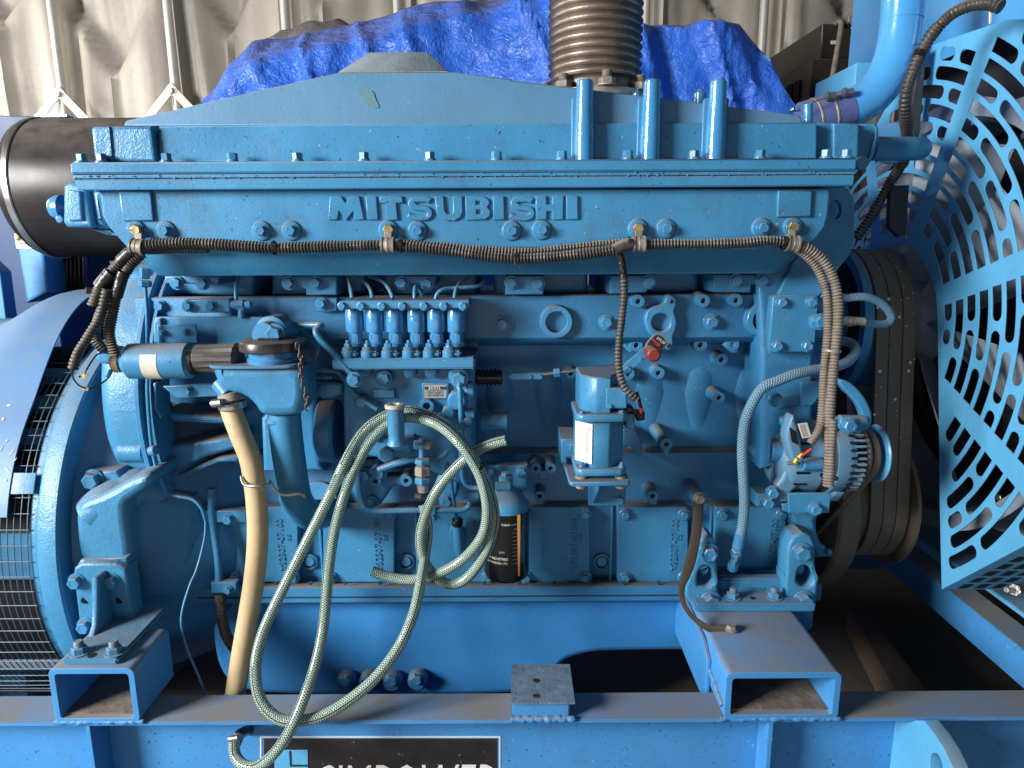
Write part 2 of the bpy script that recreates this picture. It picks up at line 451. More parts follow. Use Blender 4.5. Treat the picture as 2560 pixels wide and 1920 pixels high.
def tarp_mat():
    M = mat('blue_polyethylene_tarp', (.030, .135, .60), .30, var=.16, vscale=3, dust=.5, dustcol=(.22, .20, .30))
    nt = M.node_tree; N = nt.nodes; L = nt.links; b = N['Principled BSDF']
    geo = N.new('ShaderNodeNewGeometry')
    v = N.new('ShaderNodeTexVoronoi'); v.feature = 'SMOOTH_F1'; v.inputs['Scale'].default_value = 16
    n = N.new('ShaderNodeTexNoise'); n.inputs['Scale'].default_value = 9; n.inputs['Detail'].default_value = 7; n.inputs['Distortion'].default_value = 1.6
    n2 = N.new('ShaderNodeTexNoise'); n2.inputs['Scale'].default_value = 38; n2.inputs['Detail'].default_value = 4; n2.inputs['Distortion'].default_value = 2
    for x in (v, n, n2): L.new(geo.outputs['Position'], x.inputs['Vector'])
    a = N.new('ShaderNodeMath'); a.operation = 'MULTIPLY_ADD'; L.new(n2.outputs['Fac'], a.inputs[0]); a.inputs[1].default_value = .45; L.new(n.outputs['Fac'], a.inputs[2])
    a2 = N.new('ShaderNodeMath'); a2.operation = 'ADD'; L.new(a.outputs[0], a2.inputs[0]); L.new(v.outputs['Distance'], a2.inputs[1])
    bp = N.new('ShaderNodeBump'); bp.inputs['Distance'].default_value = .014; L.new(a2.outputs[0], bp.inputs['Height']); L.new(bp.outputs[0], b.inputs['Normal'])
    return M
TARP = tarp_mat()

def braid_mat(name, dark, light, rough, nu, nv, stripe=None, cover=.5, coat=0.0, dust=.3, hgt=.0007, trans=0.0):
    """woven braid on a swept tube: uv = metres along, turns around"""
    M = bpy.data.materials.new(name); M.use_nodes = True
    nt = M.node_tree; N = nt.nodes; L = nt.links; b = N['Principled BSDF']
    uv = N.new('ShaderNodeUVMap'); sp = N.new('ShaderNodeSeparateXYZ'); L.new(uv.outputs[0], sp.inputs[0])
    def mth(op, a, bb=None, c=None):
        x = N.new('ShaderNodeMath'); x.operation = op
        for i, val in enumerate((a, bb, c)):
            if val is None: continue
            if isinstance(val, bpy.types.NodeSocket): L.new(val, x.inputs[i])
            else: x.inputs[i].default_value = val
        return x.outputs[0]
    U = mth('MULTIPLY', sp.outputs[0], nu); V = mth('MULTIPLY', sp.outputs[1], nv)
    a = mth('SINE', mth('MULTIPLY', mth('ADD', U, V), 6.2832)); c = mth('SINE', mth('MULTIPLY', mth('SUBTRACT', U, V), 6.2832))
    h = mth('MAXIMUM', a, c)
    mr = N.new('ShaderNodeMapRange'); mr.inputs[1].default_value = cover - .25; mr.inputs[2].default_value = cover + .3; L.new(h, mr.inputs[0])
    mx = N.new('ShaderNodeMix'); mx.data_type = 'RGBA'; L.new(mr.outputs[0], mx.inputs[0]); mx.inputs[6].default_value = (*dark, 1); mx.inputs[7].default_value = (*light, 1)
    out = mx.outputs[2]
    if stripe:
        d0 = mth('ABSOLUTE', mth('SUBTRACT', sp.outputs[1], stripe[0])); s = mth('LESS_THAN', d0, stripe[1])
        m2 = N.new('ShaderNodeMix'); m2.data_type = 'RGBA'; L.new(s, m2.inputs[0]); L.new(out, m2.inputs[6]); m2.inputs[7].default_value = (*stripe[2], 1); out = m2.outputs[2]
    geo = N.new('ShaderNodeNewGeometry'); sn = N.new('ShaderNodeSeparateXYZ'); L.new(geo.outputs['Normal'], sn.inputs[0])
    dm = N.new('ShaderNodeMapRange'); dm.inputs[1].default_value = .2; dm.inputs[2].default_value = 1; dm.inputs[4].default_value = dust; L.new(sn.outputs[2], dm.inputs[0])
    m3 = N.new('ShaderNodeMix'); m3.data_type = 'RGBA'; L.new(dm.outputs[0], m3.inputs[0]); L.new(out, m3.inputs[6]); m3.inputs[7].default_value = (.33, .31, .28, 1); out = m3.outputs[2]
    L.new(out, b.inputs['Base Color']); b.inputs['Roughness'].default_value = rough
    b.inputs['Coat Weight'].default_value = coat; b.inputs['Coat Roughness'].default_value = .08
    if trans: b.inputs['Transmission Weight'].default_value = trans
    bp = N.new('ShaderNodeBump'); bp.inputs['Distance'].default_value = hgt; L.new(h, bp.inputs['Height']); L.new(bp.outputs[0], b.inputs['Normal'])
    return M
CLEARH = braid_mat('clear_green_braided_hose', (.03, .12, .085), (.58, .72, .63), .16, 210, 8, stripe=(.12, .018, (.02, .03, .03)), cover=.5, coat=.8, dust=.05, trans=.22)
BRAIDB = braid_mat('painted_blue_braid', (.07, .20, .32), (.19, .37, .50), .5, 170, 7, cover=.1, dust=.35, hgt=.0012)
STRAPM = braid_mat('tarnished_copper_braid', (.03, .022, .016), (.11, .08, .055), .5, 400, 14, cover=.1, dust=.08)
from mathutils import noise as mn
def quad_prism(name, parent, a, vec, mat, bev=.003, label=None):
    """solid from a world polygon swept along a vector"""
    bm = bmesh.new(); v0 = [bm.verts.new(p) for p in a]; v1 = [bm.verts.new(Vector(p) + Vector(vec)) for p in a]
    bm.faces.new(v0); bm.faces.new(v1[::-1]); n = len(a)
    for i in range(n): bm.faces.new((v0[i], v1[i], v1[(i + 1) % n], v0[(i + 1) % n]))
    bmesh.ops.recalc_face_normals(bm, faces=bm.faces[:])
    if bev: bmesh.ops.bevel(bm, geom=bm.edges[:], offset=bev, segments=1, affect='EDGES')
    me = bpy.data.meshes.new('p'); bm.to_mesh(me); bm.free()
    return finish(name, me, mat, parent, 35, label)
def PX(name, parent, loops, X, th, mat=None, bev=.002, label=None, world=False):
    """slab in a plane X = const, outline measured in the photo on its side nearer x=0"""
    if not world and is_loop(loops): loops = [loops]
    L = []
    for lp in loops:
        L.append([(q[0], q[1]) for q in lp] if world else [(v.y, v.z) for v in (WX(q, X) for q in lp)])
    me = curve_mesh(L, th, bev)
    me.transform(Matrix(((0, 0, 1, X + th / 2), (1, 0, 0, 0), (0, 1, 0, 0), (0, 0, 0, 1))))
    return finish(name, me, mat or BLUE, parent, 35, label)
def grid(name, parent, rows, mat, thick=0.0, smooth=60, label=None):
    bm = bmesh.new(); V = [[bm.verts.new(p) for p in r] for r in rows]
    for i in range(len(V) - 1):
        for j in range(len(V[0]) - 1): bm.faces.new((V[i][j], V[i][j + 1], V[i + 1][j + 1], V[i + 1][j]))
    bmesh.ops.recalc_face_normals(bm, faces=bm.faces[:])
    if thick: bmesh.ops.solidify(bm, geom=bm.faces[:], thickness=thick)
    me = bpy.data.meshes.new('g'); bm.to_mesh(me); bm.free()
    return finish(name, me, mat, parent, smooth, label)

# ================================================================== SETTING
fl = grid('floor', None, [[Vector((x, y, 0)) for x in (-14, 14)] for y in (-6, 12)], FLOORM, 0)
tag(fl, 'dusty brown concrete shed floor below the steel base frame', None, kind='structure')

# ---- tarpaulin wall at the back of the shed
CYD = 5.6
VS = [W(p, CYD) for p in (P(0, 0, 1020, 700), P(0, 0, 1940, 285), P(1, 0, 600, 40), P(2, 0, 1780, 165), P(3, 0, 640, 215), (1230, 60), (10, 75))]
PXS = [W(p, CYD).x for p in (P(0, 0, 430, 0), P(0, 0, 1440, 0), P(1, 0, 240, 0), P(1, 0, 1215, 0), (1300, 0), P(2, 0, 1160, 0), P(2, 0, 2180, 0), (2190, 0))]
def sm(a, b, x):
    t = max(0, min(1, (x - a) / (b - a))); return t * t * (3 - 2 * t)
rows = []
nx, nz = 520, 90
for j in range(nz + 1):
    z = 5.2 * j / nz; row = []
    for i in range(nx + 1):
        x = -9 + 18 * i / nx
        y = CYD + .05 * math.sin(x * 5.1 + .6 * math.sin(z * 1.3)) + .08 * mn.noise(Vector((x * 1.7, z * .25, 3))) + .045 * mn.noise(Vector((x * 6.0, z * .35, 9))) + .006 * mn.noise(Vector((x * 12, z * 4, 1)))
        for px in PXS:                                    # tight folds beside each pole
            dx = x - px
            y += -.07 * math.exp(-((dx - .09) / .035) ** 2) + .10 * math.exp(-((dx - .03) / .035) ** 2) - .04 * math.exp(-((dx - .2 - .07 * (3 - z)) / .05) ** 2)
        for v in VS:                                      # sagging pockets that end in a point
            dz = z - v.z
            if dz > -.05:
                half = .62 * max(dz, 0) ** .85 + .001
                e = sm(0, .10, half - abs(x - v.x))
                y += e * (.20 - .17 * dz)
            y -= .05 * math.exp(-((x - v.x) / .02) ** 2) * (1 if dz < 0 else .2)
        row.append(Vector((x, y, z)))
    rows.append(row)
cu = grid('tarpaulin_curtain', None, rows, CURT, .004)
tag(cu, 'beige grey tarpaulin wall hanging in folds along the back of the shed', 'curtain')

pole_labels = ['galvanised pole nearest the left edge of the photo, with angled brace straps',
               'galvanised pole left of the blue tarp, its brace straps showing above the engine cover',
               'galvanised pole rising behind the low left shoulder of the blue tarp',
               'galvanised pole showing above the middle of the sloping blue tarp',
               'galvanised pole just to the right of the steel bellows',
               'galvanised pole behind the right end of the blue tarp, left of the black canopy']
for k, (top, foot) in enumerate(((P(0, 0, 435, 0), P(0, 0, 548, 830)), (P(0, 0, 1440, 0), P(0, 0, 1510, 800)), (P(1, 0, 240, 0), P(1, 0, 262, 260)),
                                 (P(1, 0, 1218, 0), P(1, 0, 1230, 120)), (P(2, 0, 1160, 0), P(2, 0, 1150, 215)), (P(2, 0, 2185, 0), P(2, 0, 2160, 480)))):
    a = W(top, 5.42); t = thing('tent_pole', pole_labels[k], 'pole', (a.x, 5.42, 0), 'poles holding the tarpaulin wall')
    f = W(foot, 5.42) if k < 2 else Vector((a.x, 5.42, 0))
    CL('pole', t, (a.x, 5.42, 0), (a.x, 5.42, 4.6), .030, POLEM, 16)
    if k < 2:
        for s, ex in ((-1, .38), (1, .42)):
            q = f + Vector((s * ex, -.06, -.45))
            dr = (q - f).normalized(); M = Matrix.Translation(f + Vector((0, -.05, .02))) @ basis(dr, (0, 1, 0))
            BX('brace_strap', t, (-.028, -.005, -.03), (.028, .005, .9), POLEM, .001, M)
        CL('brace_bolt', t, f + Vector((0, -.04, 0)), f + Vector((0, -.085, 0)), .022, POLEM, 12)

# ---- blue tarps over machinery
def interp(tab, x):
    if x <= tab[0][0]: return tab[0][1]
    for (a, b), (c, e) in zip(tab, tab[1:]):
        if x <= c: return b + (e - b) * (x - a) / (c - a)
    return tab[-1][1]
def tarp(name, top, brk, label, Yt=3.15, Yb=2.95, back=.8, seed=0, nx=150):
    tw = [(W(p, Yt).x, W(p, Yt).z) for p in top]; bw = [(W(p, Yb).x, W(p, Yb).z) for p in brk]
    x0, x1 = tw[0][0], tw[-1][0]; rows = []
    for i in range(nx + 1):
        x = x0 + (x1 - x0) * i / nx; h = interp(tw, x); hb = min(interp(bw, x), h - .005); row = []
        prof = [(Yb - .22, .25)] + [(Yb - .22 * (1 - t) - .03 * math.sin(t * 3.1), .25 + (hb - .25) * t) for t in [q / 34 for q in range(1, 35)]]
        prof += [(Yb + (Yt - Yb) * t, hb + (h - hb) * t) for t in (.25, .5, .75, 1)] + [(Yt + .1, h - .01), (Yt + back * .5, h - .04), (Yt + back, h - .08), (Yt + back + .1, .25)]
        for k, (y, z) in enumerate(prof):
            w0 = mn.noise(Vector((x * 3.0 + seed, z * .8, y * 2))) * .09 + mn.noise(Vector((x * 8 + z * 2 + seed, z * 1.6, y * 3))) * .03 + mn.noise(Vector((x * 22 + seed, z * 9, y * 6))) * .008
            w0 += -.07 * (1 - abs(mn.noise(Vector((x * 4.5 + z * 2.2, z * .9, seed))) * 2)) ** 3
            row.append(Vector((x, y + w0 * (1.0 if k < 38 else .6), z + (.006 * mn.noise(Vector((x * 11, y * 4, seed))) if k > 33 else 0))))
        rows.append(row)
    o = grid(name, None, rows, TARP, .003)
    return tag(o, label, 'tarp', 'blue tarps over machinery behind the engine')
tarp('blue_tarp', T(0, 0, 1620, 1050, 1820, 870, 2000, 610, 2212, 380) + T(1, 0, 110, 332, 280, 326, 560, 266, 840, 206, 1100, 146, 1400, 86, 1800, 25, 2180, -25) + T(2, 0, 150, -40, 420, -40, 560, 700),
     T(0, 0, 1620, 1100, 2000, 760, 2212, 560) + T(1, 0, 110, 450, 500, 420, 1100, 300, 1700, 170, 2200, 30) + T(2, 0, 400, -20, 560, 800),
     'wrinkled blue tarp with a long sloping ridge behind the left and middle of the engine', seed=3)
tarp('blue_tarp', T(2, 0, 900, 300, 1000, 235, 1130, 225, 1400, 226, 1700, 224, 1945, 216, 2080, 380, 2212, 560) + T(3, 0, 60, 720, 160, 900, 230, 1000),
     T(2, 0, 900, 330, 1130, 250, 1700, 250, 1945, 250, 2080, 420) + T(3, 0, 60, 760, 230, 1040),
     'flat topped blue tarp with a pointed right corner, right of the steel bellows', Yt=3.0, Yb=2.96, seed=11)
# grey dusty hump behind the left tarp
rows = []
for i in range(41):
    t = i / 40; q = spl2(T(1, 0, 60, 345, 200, 275, 330, 225, 520, 178, 640, 172, 760, 195, 900, 225, 1100, 300), 6)
    p = q[int(t * (len(q) - 1))]; a = W(p, 3.9)
    rows.append([Vector((a.x, 3.9 + y + .03 * mn.noise(Vector((a.x * 9, y * 3, 2))), a.z - dz + .02 * mn.noise(Vector((a.x * 12, y * 9, 5))))) for y, dz in ((-.25, 1.2), (-.22, .5), (-.16, .12), (-.08, .04), (0, 0), (.4, .02), (.7, .3), (.75, 1.2))])
hump = grid('grey_tarp', None, rows, mat('greyish_violet_tarp', (.12, .11, .16), .6, bump=.01, bscale=20, dust=.8, var=.3), .003)
tag(hump, 'dusty grey violet tarp hump showing above the left end of the blue tarp', 'tarp')

# ---- black generator canopy behind, right
t = thing('black_machine_canopy', 'black sheet metal machine canopy with louvred side, behind the blue coolant pipe', 'machine canopy', (1.6, 3.4, 0))
A = W(P(3, 0, 470, 205), 3.25); Bf = W(P(3, 0, 0, 490), 3.85); vec = (Bf - A) * 2.2; vec.z = 0
A.z = A.z
f = [W(p, 3.25) for p in T(3, 0, 470, 205, 775, 205, 775, 505, 455, 505)]
quad_prism('upper_box', t, f, vec, CANOPY)
f2 = [W(p, 3.15) for p in T(3, 0, 385, 508, 775, 508)]; zb = .2
quad_prism('lower_box', t, [f2[0], f2[1], Vector((f2[1].x, 3.15, zb)), Vector((f2[0].x, 3.15, zb))], vec, CANOPY)
# rear wall panel right of the canopy front (brown grey post)
quad_prism('corner_post', t, [W(p, 3.3) for p in T(3, 0, 778, 205, 905, 205, 905, 700, 778, 700)], (0, .3, 0), CANOPY)
nv = vec.normalized(); side = nv.cross(Vector((0, 0, 1))).normalized()
if side.y > 0: side = -side
o0 = f2[0] + nv * .10 + side * .004 + Vector((0, 0, -.06))
for r_ in range(5):
    for c_ in range(7):
        a = o0 + nv * (.075 * c_) + Vector((0, 0, -.105 * r_))
        quad_prism('vent_slot', t, [a, a + nv * .055, a + nv * .055 + Vector((0, 0, -.085)), a + Vector((0, 0, -.085))], side * .003, DARKHOLE, 0)
BX('orange_sticker', t, (-.02, -.001, -.028), (.02, .001, .028), mat('orange_sticker', (.6, .13, .05), .6), 0,
   Matrix.Translation(W(P(3, 0, 60, 595), 3.3) + nv * .40 + side * .0) @ Matrix.Rotation(math.atan2(nv.y, nv.x), 4, 'Z'))
BX('small_label', t, *[Vector(v) for v in ((W(P(3, 0, 540, 385), 3.245)), (W(P(3, 0, 595, 350), 3.24)))], mat=PAPER, bev=0)
for k in range(14):
    bolt_at(t, W(P(3, 0, 752 - k * 1.5, 250 + 18 * k), 3.25), .008, (0, -1, 0), CLIPM, 'dome', 'rivet')
e = thing('eye_bolt', 'steel lifting eye bolt screwed into the top corner of the black canopy', 'eye bolt', W(P(3, 0, 725, 240), 3.2))
c0 = W(P(3, 0, 730, 165), 3.2); rr = m(9.5, P(3, 0, 730, 165), 3.2)
TB('eye', e, [c0 + Vector((rr * math.cos(a), 0, rr * math.sin(a))) for a in [2 * math.pi * k / 24 for k in range(25)]], rr * .32, CLIPM, 10, raw=True, step=.006)
CL('shank', e, c0 + Vector((0, 0, -rr)), W(P(3, 0, 722, 250), 3.2), rr * .4, CLIPM, 12)
bolt_at(e, W(P(3, 0, 724, 212), 3.2) - Vector((0, 0, .006)), rr * .95, (0, 0, 1), CLIPM, 'plain', 'nut')
o = TB('bent_rod', None, [(*P(3, 0, 575, 215), 3.3), (*P(3, 0, 625, 185), 3.15), (*P(3, 0, 632, 230), 3.1), (*P(3, 0, 600, 430), 3.05), (*P(3, 0, 560, 660), 3.0), (*P(3, 0, 535, 850), 2.95), (*P(3, 0, 530, 900), 2.95)], .011, CLIPM, 8)
tag(o, 'thin dull brown rod hanging in front of the black canopy', 'rod')

# ================================================================== LEFT BACKGROUND: cabinet behind the generator
t = thing('control_cabinet', 'blue steel cabinet with painted-in shade and a caution sticker, left edge behind the air cleaner', 'cabinet', (-2.0, 2.5, 0))
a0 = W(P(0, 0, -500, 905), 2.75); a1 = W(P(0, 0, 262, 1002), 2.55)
quad_prism('housing', t, [Vector((-3.6, 2.75, a0.z)), Vector((a1.x, 2.55, a1.z)), Vector((a1.x, 2.55, .1)), Vector((-3.6, 2.75, .1))], (0, .5, 0), mat('shaded_cabinet_blue', (.012, .050, .15), .45, var=.1, dust=.4))  # housing is blue; the shade on it is put into this darker navy
pnl = PL('sloping_panel', t, T(0, 1, 110, 250, 345, 250, 420, 870, 225, 960), 2.25, .20, FRAME, .01)
PL('edge_strip', t, T(0, 1, -200, 500, 0, 690, 55, 1100, -200, 1120), 2.1, .05, FRAME, .004)
s = PL('caution_sticker', t, T(0, 1, 122, 360, 310, 362, 322, 488, 142, 488), 2.247, .0015, WHITE, 0)
PL('yellow_band', s, T(0, 1, 128, 366, 308, 368, 312, 424, 136, 424), 2.2462, .001, YELLOW, 0)
PL('warning_triangle', s, T(0, 1, 140, 420, 162, 380, 185, 420), 2.2455, .001, INK, 0)
TX('lettering', s, 'CAUTION', P(0, 1, 203, 396), 4.4, 2.2455, INK, width=27)
TX('lettering', s, 'ROTATING', P(0, 1, 196, 418), 4.4, 2.2455, INK, width=30)
TX('lettering', s, 'IF ENGINE IS RUNNING', P(0, 1, 155, 450), 3.2, 2.2455, INK, width=42)
TX('lettering', s, 'STAY CLEAR', P(0, 1, 190, 468), 3.2, 2.2455, INK, width=24)
g = PL('louvre_panel', t, T(0, 1, 400, 535, 730, 535, 740, 900, 430, 900), 2.35, .05, DARKHOLE, .002)
for k in range(9):
    x = 420 + 36 * k
    PL('louvre', g, T(0, 1, x, 545, x + 15, 545, x + 20, 890, x + 5, 890), 2.34, .02, BLACK, .003)

# ================================================================== BASE FRAME
RZ = W((1280, 1801), 1.20).z
FR = thing('base_frame', 'long blue steel base frame with open box beams carrying the engine', 'machine frame', (0, 1.24, 0))
rail = BX('top_flange', FR, (-2.3, 1.200, RZ - .008), (1.42, 1.285, RZ), FRAME, .002)
BX('web_plate', FR, (-2.3, 1.262, RZ - .29), (1.42, 1.270, RZ - .0085), FRAME, .001)
BX('bottom_flange', FR, (-2.3, 1.200, RZ - .30), (1.42, 1.285, RZ - .2905), FRAME, .002)
for px, th in ((P(0, 3, 755, 1300)[0], .009), (P(3, 3, 28, 1300)[0], .009)):
    x = W((px, 1815), 1.206).x
    BX('stiffener', FR, (x - th / 2, 1.206, RZ - .290), (x + th / 2, 1.2615, RZ - .0085), FRAME, .001)
# weld beads as lumpy tubes
def weld(parent, a, b, r=.005, n=None, mat=None):
    a = Vector(a); b = Vector(b); L = (b - a).length; n = n or int(L / .003)
    sd = random.uniform(0, 90)
    pts = [a.lerp(b, i / n) + Vector((0, .0022 * mn.noise(Vector((i * .35, sd, 0))), .0022 * mn.noise(Vector((i * .35, sd, 7))))) for i in range(n + 1)]
    me = sweep_mesh(pts, lambda s, i: r * (1.0 + .30 * mn.noise(Vector((s * 45, sd, 3))) + .28 * mn.noise(Vector((s * 230, sd, 5)))), 8)
    return finish('weld_bead', me, mat or FRAME, parent, 60)
def boxbeam(x0p, x1p, ytop, Yf, Yr, h, wall, label, ylean=0):
    a = W((x0p, ytop), Yf); b = W((x1p, ytop), Yf)
    z1 = a.z; z0 = RZ + .001; w_ = b.x - a.x
    def rr(x0, z0, x1, z1, r, n=4): return [(q[0], q[1]) for q in rrect(x0, z0, x1, z1, r, n)]
    me = curve_mesh([rr(a.x, z0, b.x, z1, .014), rr(a.x + wall, z0 + wall, b.x - wall, z1 - wall, .006)], Yr - Yf, .0012)
    me.transform(AXM); me.transform(Matrix.Translation((0, (Yf + Yr) / 2, 0)))
    o = finish('box_beam', me, FRAME, FR, 35, label)
    weld(FR, (a.x - .004, Yf + .004, z0 + .002), (b.x + .004, Yf + .004, z0 + .002), .0055)
    # dirt lying inside
    quad_prism('dirt', o, [(a.x + wall + .002, Yf + .012, z0 + wall + .0005), (b.x - wall - .002, Yf + .012, z0 + wall + .0005), (b.x - wall - .002, Yr, z0 + wall + .0005), (a.x + wall + .002, Yr, z0 + wall + .0005)], (0, 0, .003), FILTH, 0)
    return a, b, z1
LB = boxbeam(118, 334, 1672, 1.196, 1.335, .1, .012, 'short box beam under the left engine mount, with brown dirt inside')
RB = boxbeam(1816, 2106, 1682, 1.194, 1.95, .1, .013, 'wide box beam under the right engine mount')
CL('welding_rod', FR, (W(P(0, 3, 700, 1165), 1.22) - Vector((0, 0, 0))), W(P(0, 3, 850, 985), 1.36), .004, RUST, 8)
# tall gusset plate beside the right box beam
gx = W(P(2, 3, 1700, 700), 1.30).x
PX('gusset', FR, [[(1.287, RZ - .03), (1.287, RB[2] - .035), (1.33, RB[2] - .01), (1.62, RB[2] - .006), (1.62, RZ - .03)]], RB[0].x - .0095, .009, FRAME, .002, world=True)
weld(FR, (RB[0].x - .001, 1.20, RZ + .03), (RB[0].x - .001, 1.60, RB[2] - .004), .006)
# cross members and the far rail
BX('far_rail', FR, (-2.3, 2.36, .12), (1.9, 2.44, RZ), FRAME, .002)
for xa in (-1.55,):
    BX('cross_member', FR, (xa, 1.2705, .14), (xa + .07, 2.359, .30), FRAME, .002)
xc = WX((2316, 1440), 1.147).x
BX('cross_member', FR, (1.147, 1.286, RZ - .082), (1.22, 2.358, RZ + .003), FRAME, .002)
BX('radiator_sole_plate', FR, (1.232, 1.30, RZ + .012), (1.95, 2.35, RZ + .024), GUARD, .002)
# small pedestal welded on the rail
pz = W((1360, 1757), 1.196).z
a = W(P(1, 3, 2205, 1100), 1.196); b = W(P(2, 3, 548, 1100), 1.196); yb = WZ((1360, 1660), pz).y
ped = BX('pedestal_plate', FR, (a.x, 1.196, pz - .0045), (b.x, yb, pz), mat('speckled_blue_grey_plate', (.12, .19, .26), .6, bump=.001, bscale=300, var=.25, vscale=60, grime=.5, speck=1), .0008)
for yy in (1038, 905):
    q = WZ(P(2, 3, 208, yy), pz)
    LT('bolt_hole', ped, [(0, -.001), (.0075, -.001), (.0075, .0008), (.0045, .0012), (.0045, -.0005), (0, -.0005)], (q.x, q.y, pz), (0, 0, 1), RUST, 16)
    CL('hole', ped, (q.x, q.y, pz - .001), (q.x, q.y, pz + .0008), .0042, DARKHOLE, 12, 0)
BX('pedestal_block', FR, (W(P(1, 3, 2212, 1150), 1.202).x, 1.202, RZ + .0005), (W(P(2, 3, 500, 1150), 1.202).x, yb - .01, pz - .005), FRAME, .003)
weld(FR, (W(P(1, 3, 2205, 1250), 1.20).x, 1.2, RZ + .003), (W(P(2, 3, 530, 1250), 1.20).x, 1.2, RZ + .003), .0065)
# lifting lug
lx = W((2238, 1806), 1.262).x
PX('lifting_lug', FR, [T(3, 3, 1040, 1246, 1345, 1246, 1440, 1370, 1520, 1500, 1585, 1640, 1640, 1800, 1660, 2000, 1040, 2000), smooth_loop(T(3, 3, 1392, 1570, 1420, 1525, 1470, 1540, 1505, 1620, 1510, 1760, 1400, 1760), 2)], lx, .030, GUARD, .002)
# decal on the web
DE = thing('nameplate_decal', 'black decal with white border and big white slanted letters on the blue rail', 'decal', W((950, 1880), 1.2615))
PL('black_panel', DE, TR(1, 3, 68, 1408, 2082, 2600), 1.2610, .0006, DECAL, 0)
for nm, rc in (('border', (35, 1384, 2112, 1397)), ('border', (2100, 1397, 2112, 2600)), ('border', (35, 1397, 47, 2600))):
    PL(nm, DE, TR(1, 3, *rc), 1.2609, .0005, WHITE, 0)
lg = PL('blue_emblem', DE, [T(1, 3, 160, 1505, 445, 1502, 455, 2100, 160, 2100)], 1.2604, .0005, GUARD, 0)
PL('black_line', lg, T(1, 3, 285, 1512, 303, 1512, 308, 1632, 455, 1632, 455, 1648, 292, 1648), 1.2598, .0005, INK, 0)
TX('lettering', DE, 'SIMPOWER', P(1, 3, 540, 1955), 107, 1.2602, WHITE, width=438, shear=.25, bold=0.0)
TXT_DONE = True
# hose tail fitting through the rail
q = W(P(0, 3, 2080, 1330), 1.2615)
ST = thing('drain_stub', 'black pipe stub with a worm clamp coming out of the blue rail', 'pipe fitting', q)
TB('stub', ST, [(*P(0, 3, 2170, 1330), 1.28), (*P(0, 3, 2110, 1345), 1.235), (*P(0, 3, 2060, 1380), 1.20), (*P(0, 3, 2038, 1450), 1.18)], m(13, (600, 1830), 1.2), BLACK, 14)
CL('hose_clamp', ST, W(P(0, 3, 2062, 1372), 1.196), W(P(0, 3, 2045, 1425), 1.186), m(15, (600, 1830), 1.19), STEEL, 20)
CL('clamp_screw', ST, W(P(0, 3, 1985, 1410), 1.175), W(P(0, 3, 2065, 1395), 1.172), .006, STEEL, 12)
# timber on the floor
tb = quad_prism('timber_beam', None, [WZ(p, .10) for p in T(3, 3, 680, 240, 815, 240, 1390, 990, 1080, 990)], (0, 0, -.095), WOOD, .006)
tag(tb, 'rough brown timber lying on the floor inside the right end of the frame', 'timber')

# ================================================================== GENERATOR (left)
GC = Vector((0, 1.85, .60))
GE = thing('generator', 'big drum shaped blue generator with curved cover sheet and wire mesh guard at far left', 'generator', (-1.4, 1.85, 0))
def gl(name, prof, mat=None, seg=96, a0=0, a1=360, parent=None, label=None):   # axis x, profile (r, x)
    return LT(name, parent or GE, prof, (0, GC.y, GC.z), (1, 0, 0), mat or BLUE, seg, label, a0=a0, a1=a1, up=(0, 0, 1))
gl('end_ring', [(.42, -.99), (.497, -.99), (.50, -.985), (.50, -.950), (.495, -.945), (.42, -.945)], CAST)
gl('end_bracket', [(.44, -1.02), (.435, -.975), (.36, -.955), (0, -.955)], BLUE)
gl('core', [(.425, -2.4), (.425, -.99)], DARKHOLE)
# stator ribs seen through the mesh
X0, X1 = -2.3, -1.01
def ang(a): return (GC.y - math.cos(R(a)), GC.z + math.sin(R(a)))     # a=0 facing viewer, + up
def arcseg(name, a0, a1, r0, r1, x0, x1, mat, parent=GE, bev=.002, label=None):
    n = max(3, int(abs(a1 - a0) / 2.5))
    out = [(GC.y - r1 * math.cos(R(a0 + (a1 - a0) * i / n)), GC.z + r1 * math.sin(R(a0 + (a1 - a0) * i / n))) for i in range(n + 1)]
    inn = [(GC.y - r0 * math.cos(R(a0 + (a1 - a0) * i / n)), GC.z + r0 * math.sin(R(a0 + (a1 - a0) * i / n))) for i in range(n + 1)]
    return PX(name, parent, [out + inn[::-1]], x0, x1 - x0, mat, bev, label, world=True)
for a0, a1 in ((-1.5, 11.5), (27, 30), (36, 41), (48, 52), (60, 64), (-62, -44)):
    arcseg('stator_rib', a0, a1, .427, .452, X0, X1, BLUE)
arcseg('rim_band', -100, 130, .43, .486, -1.012, -.992, CAST)
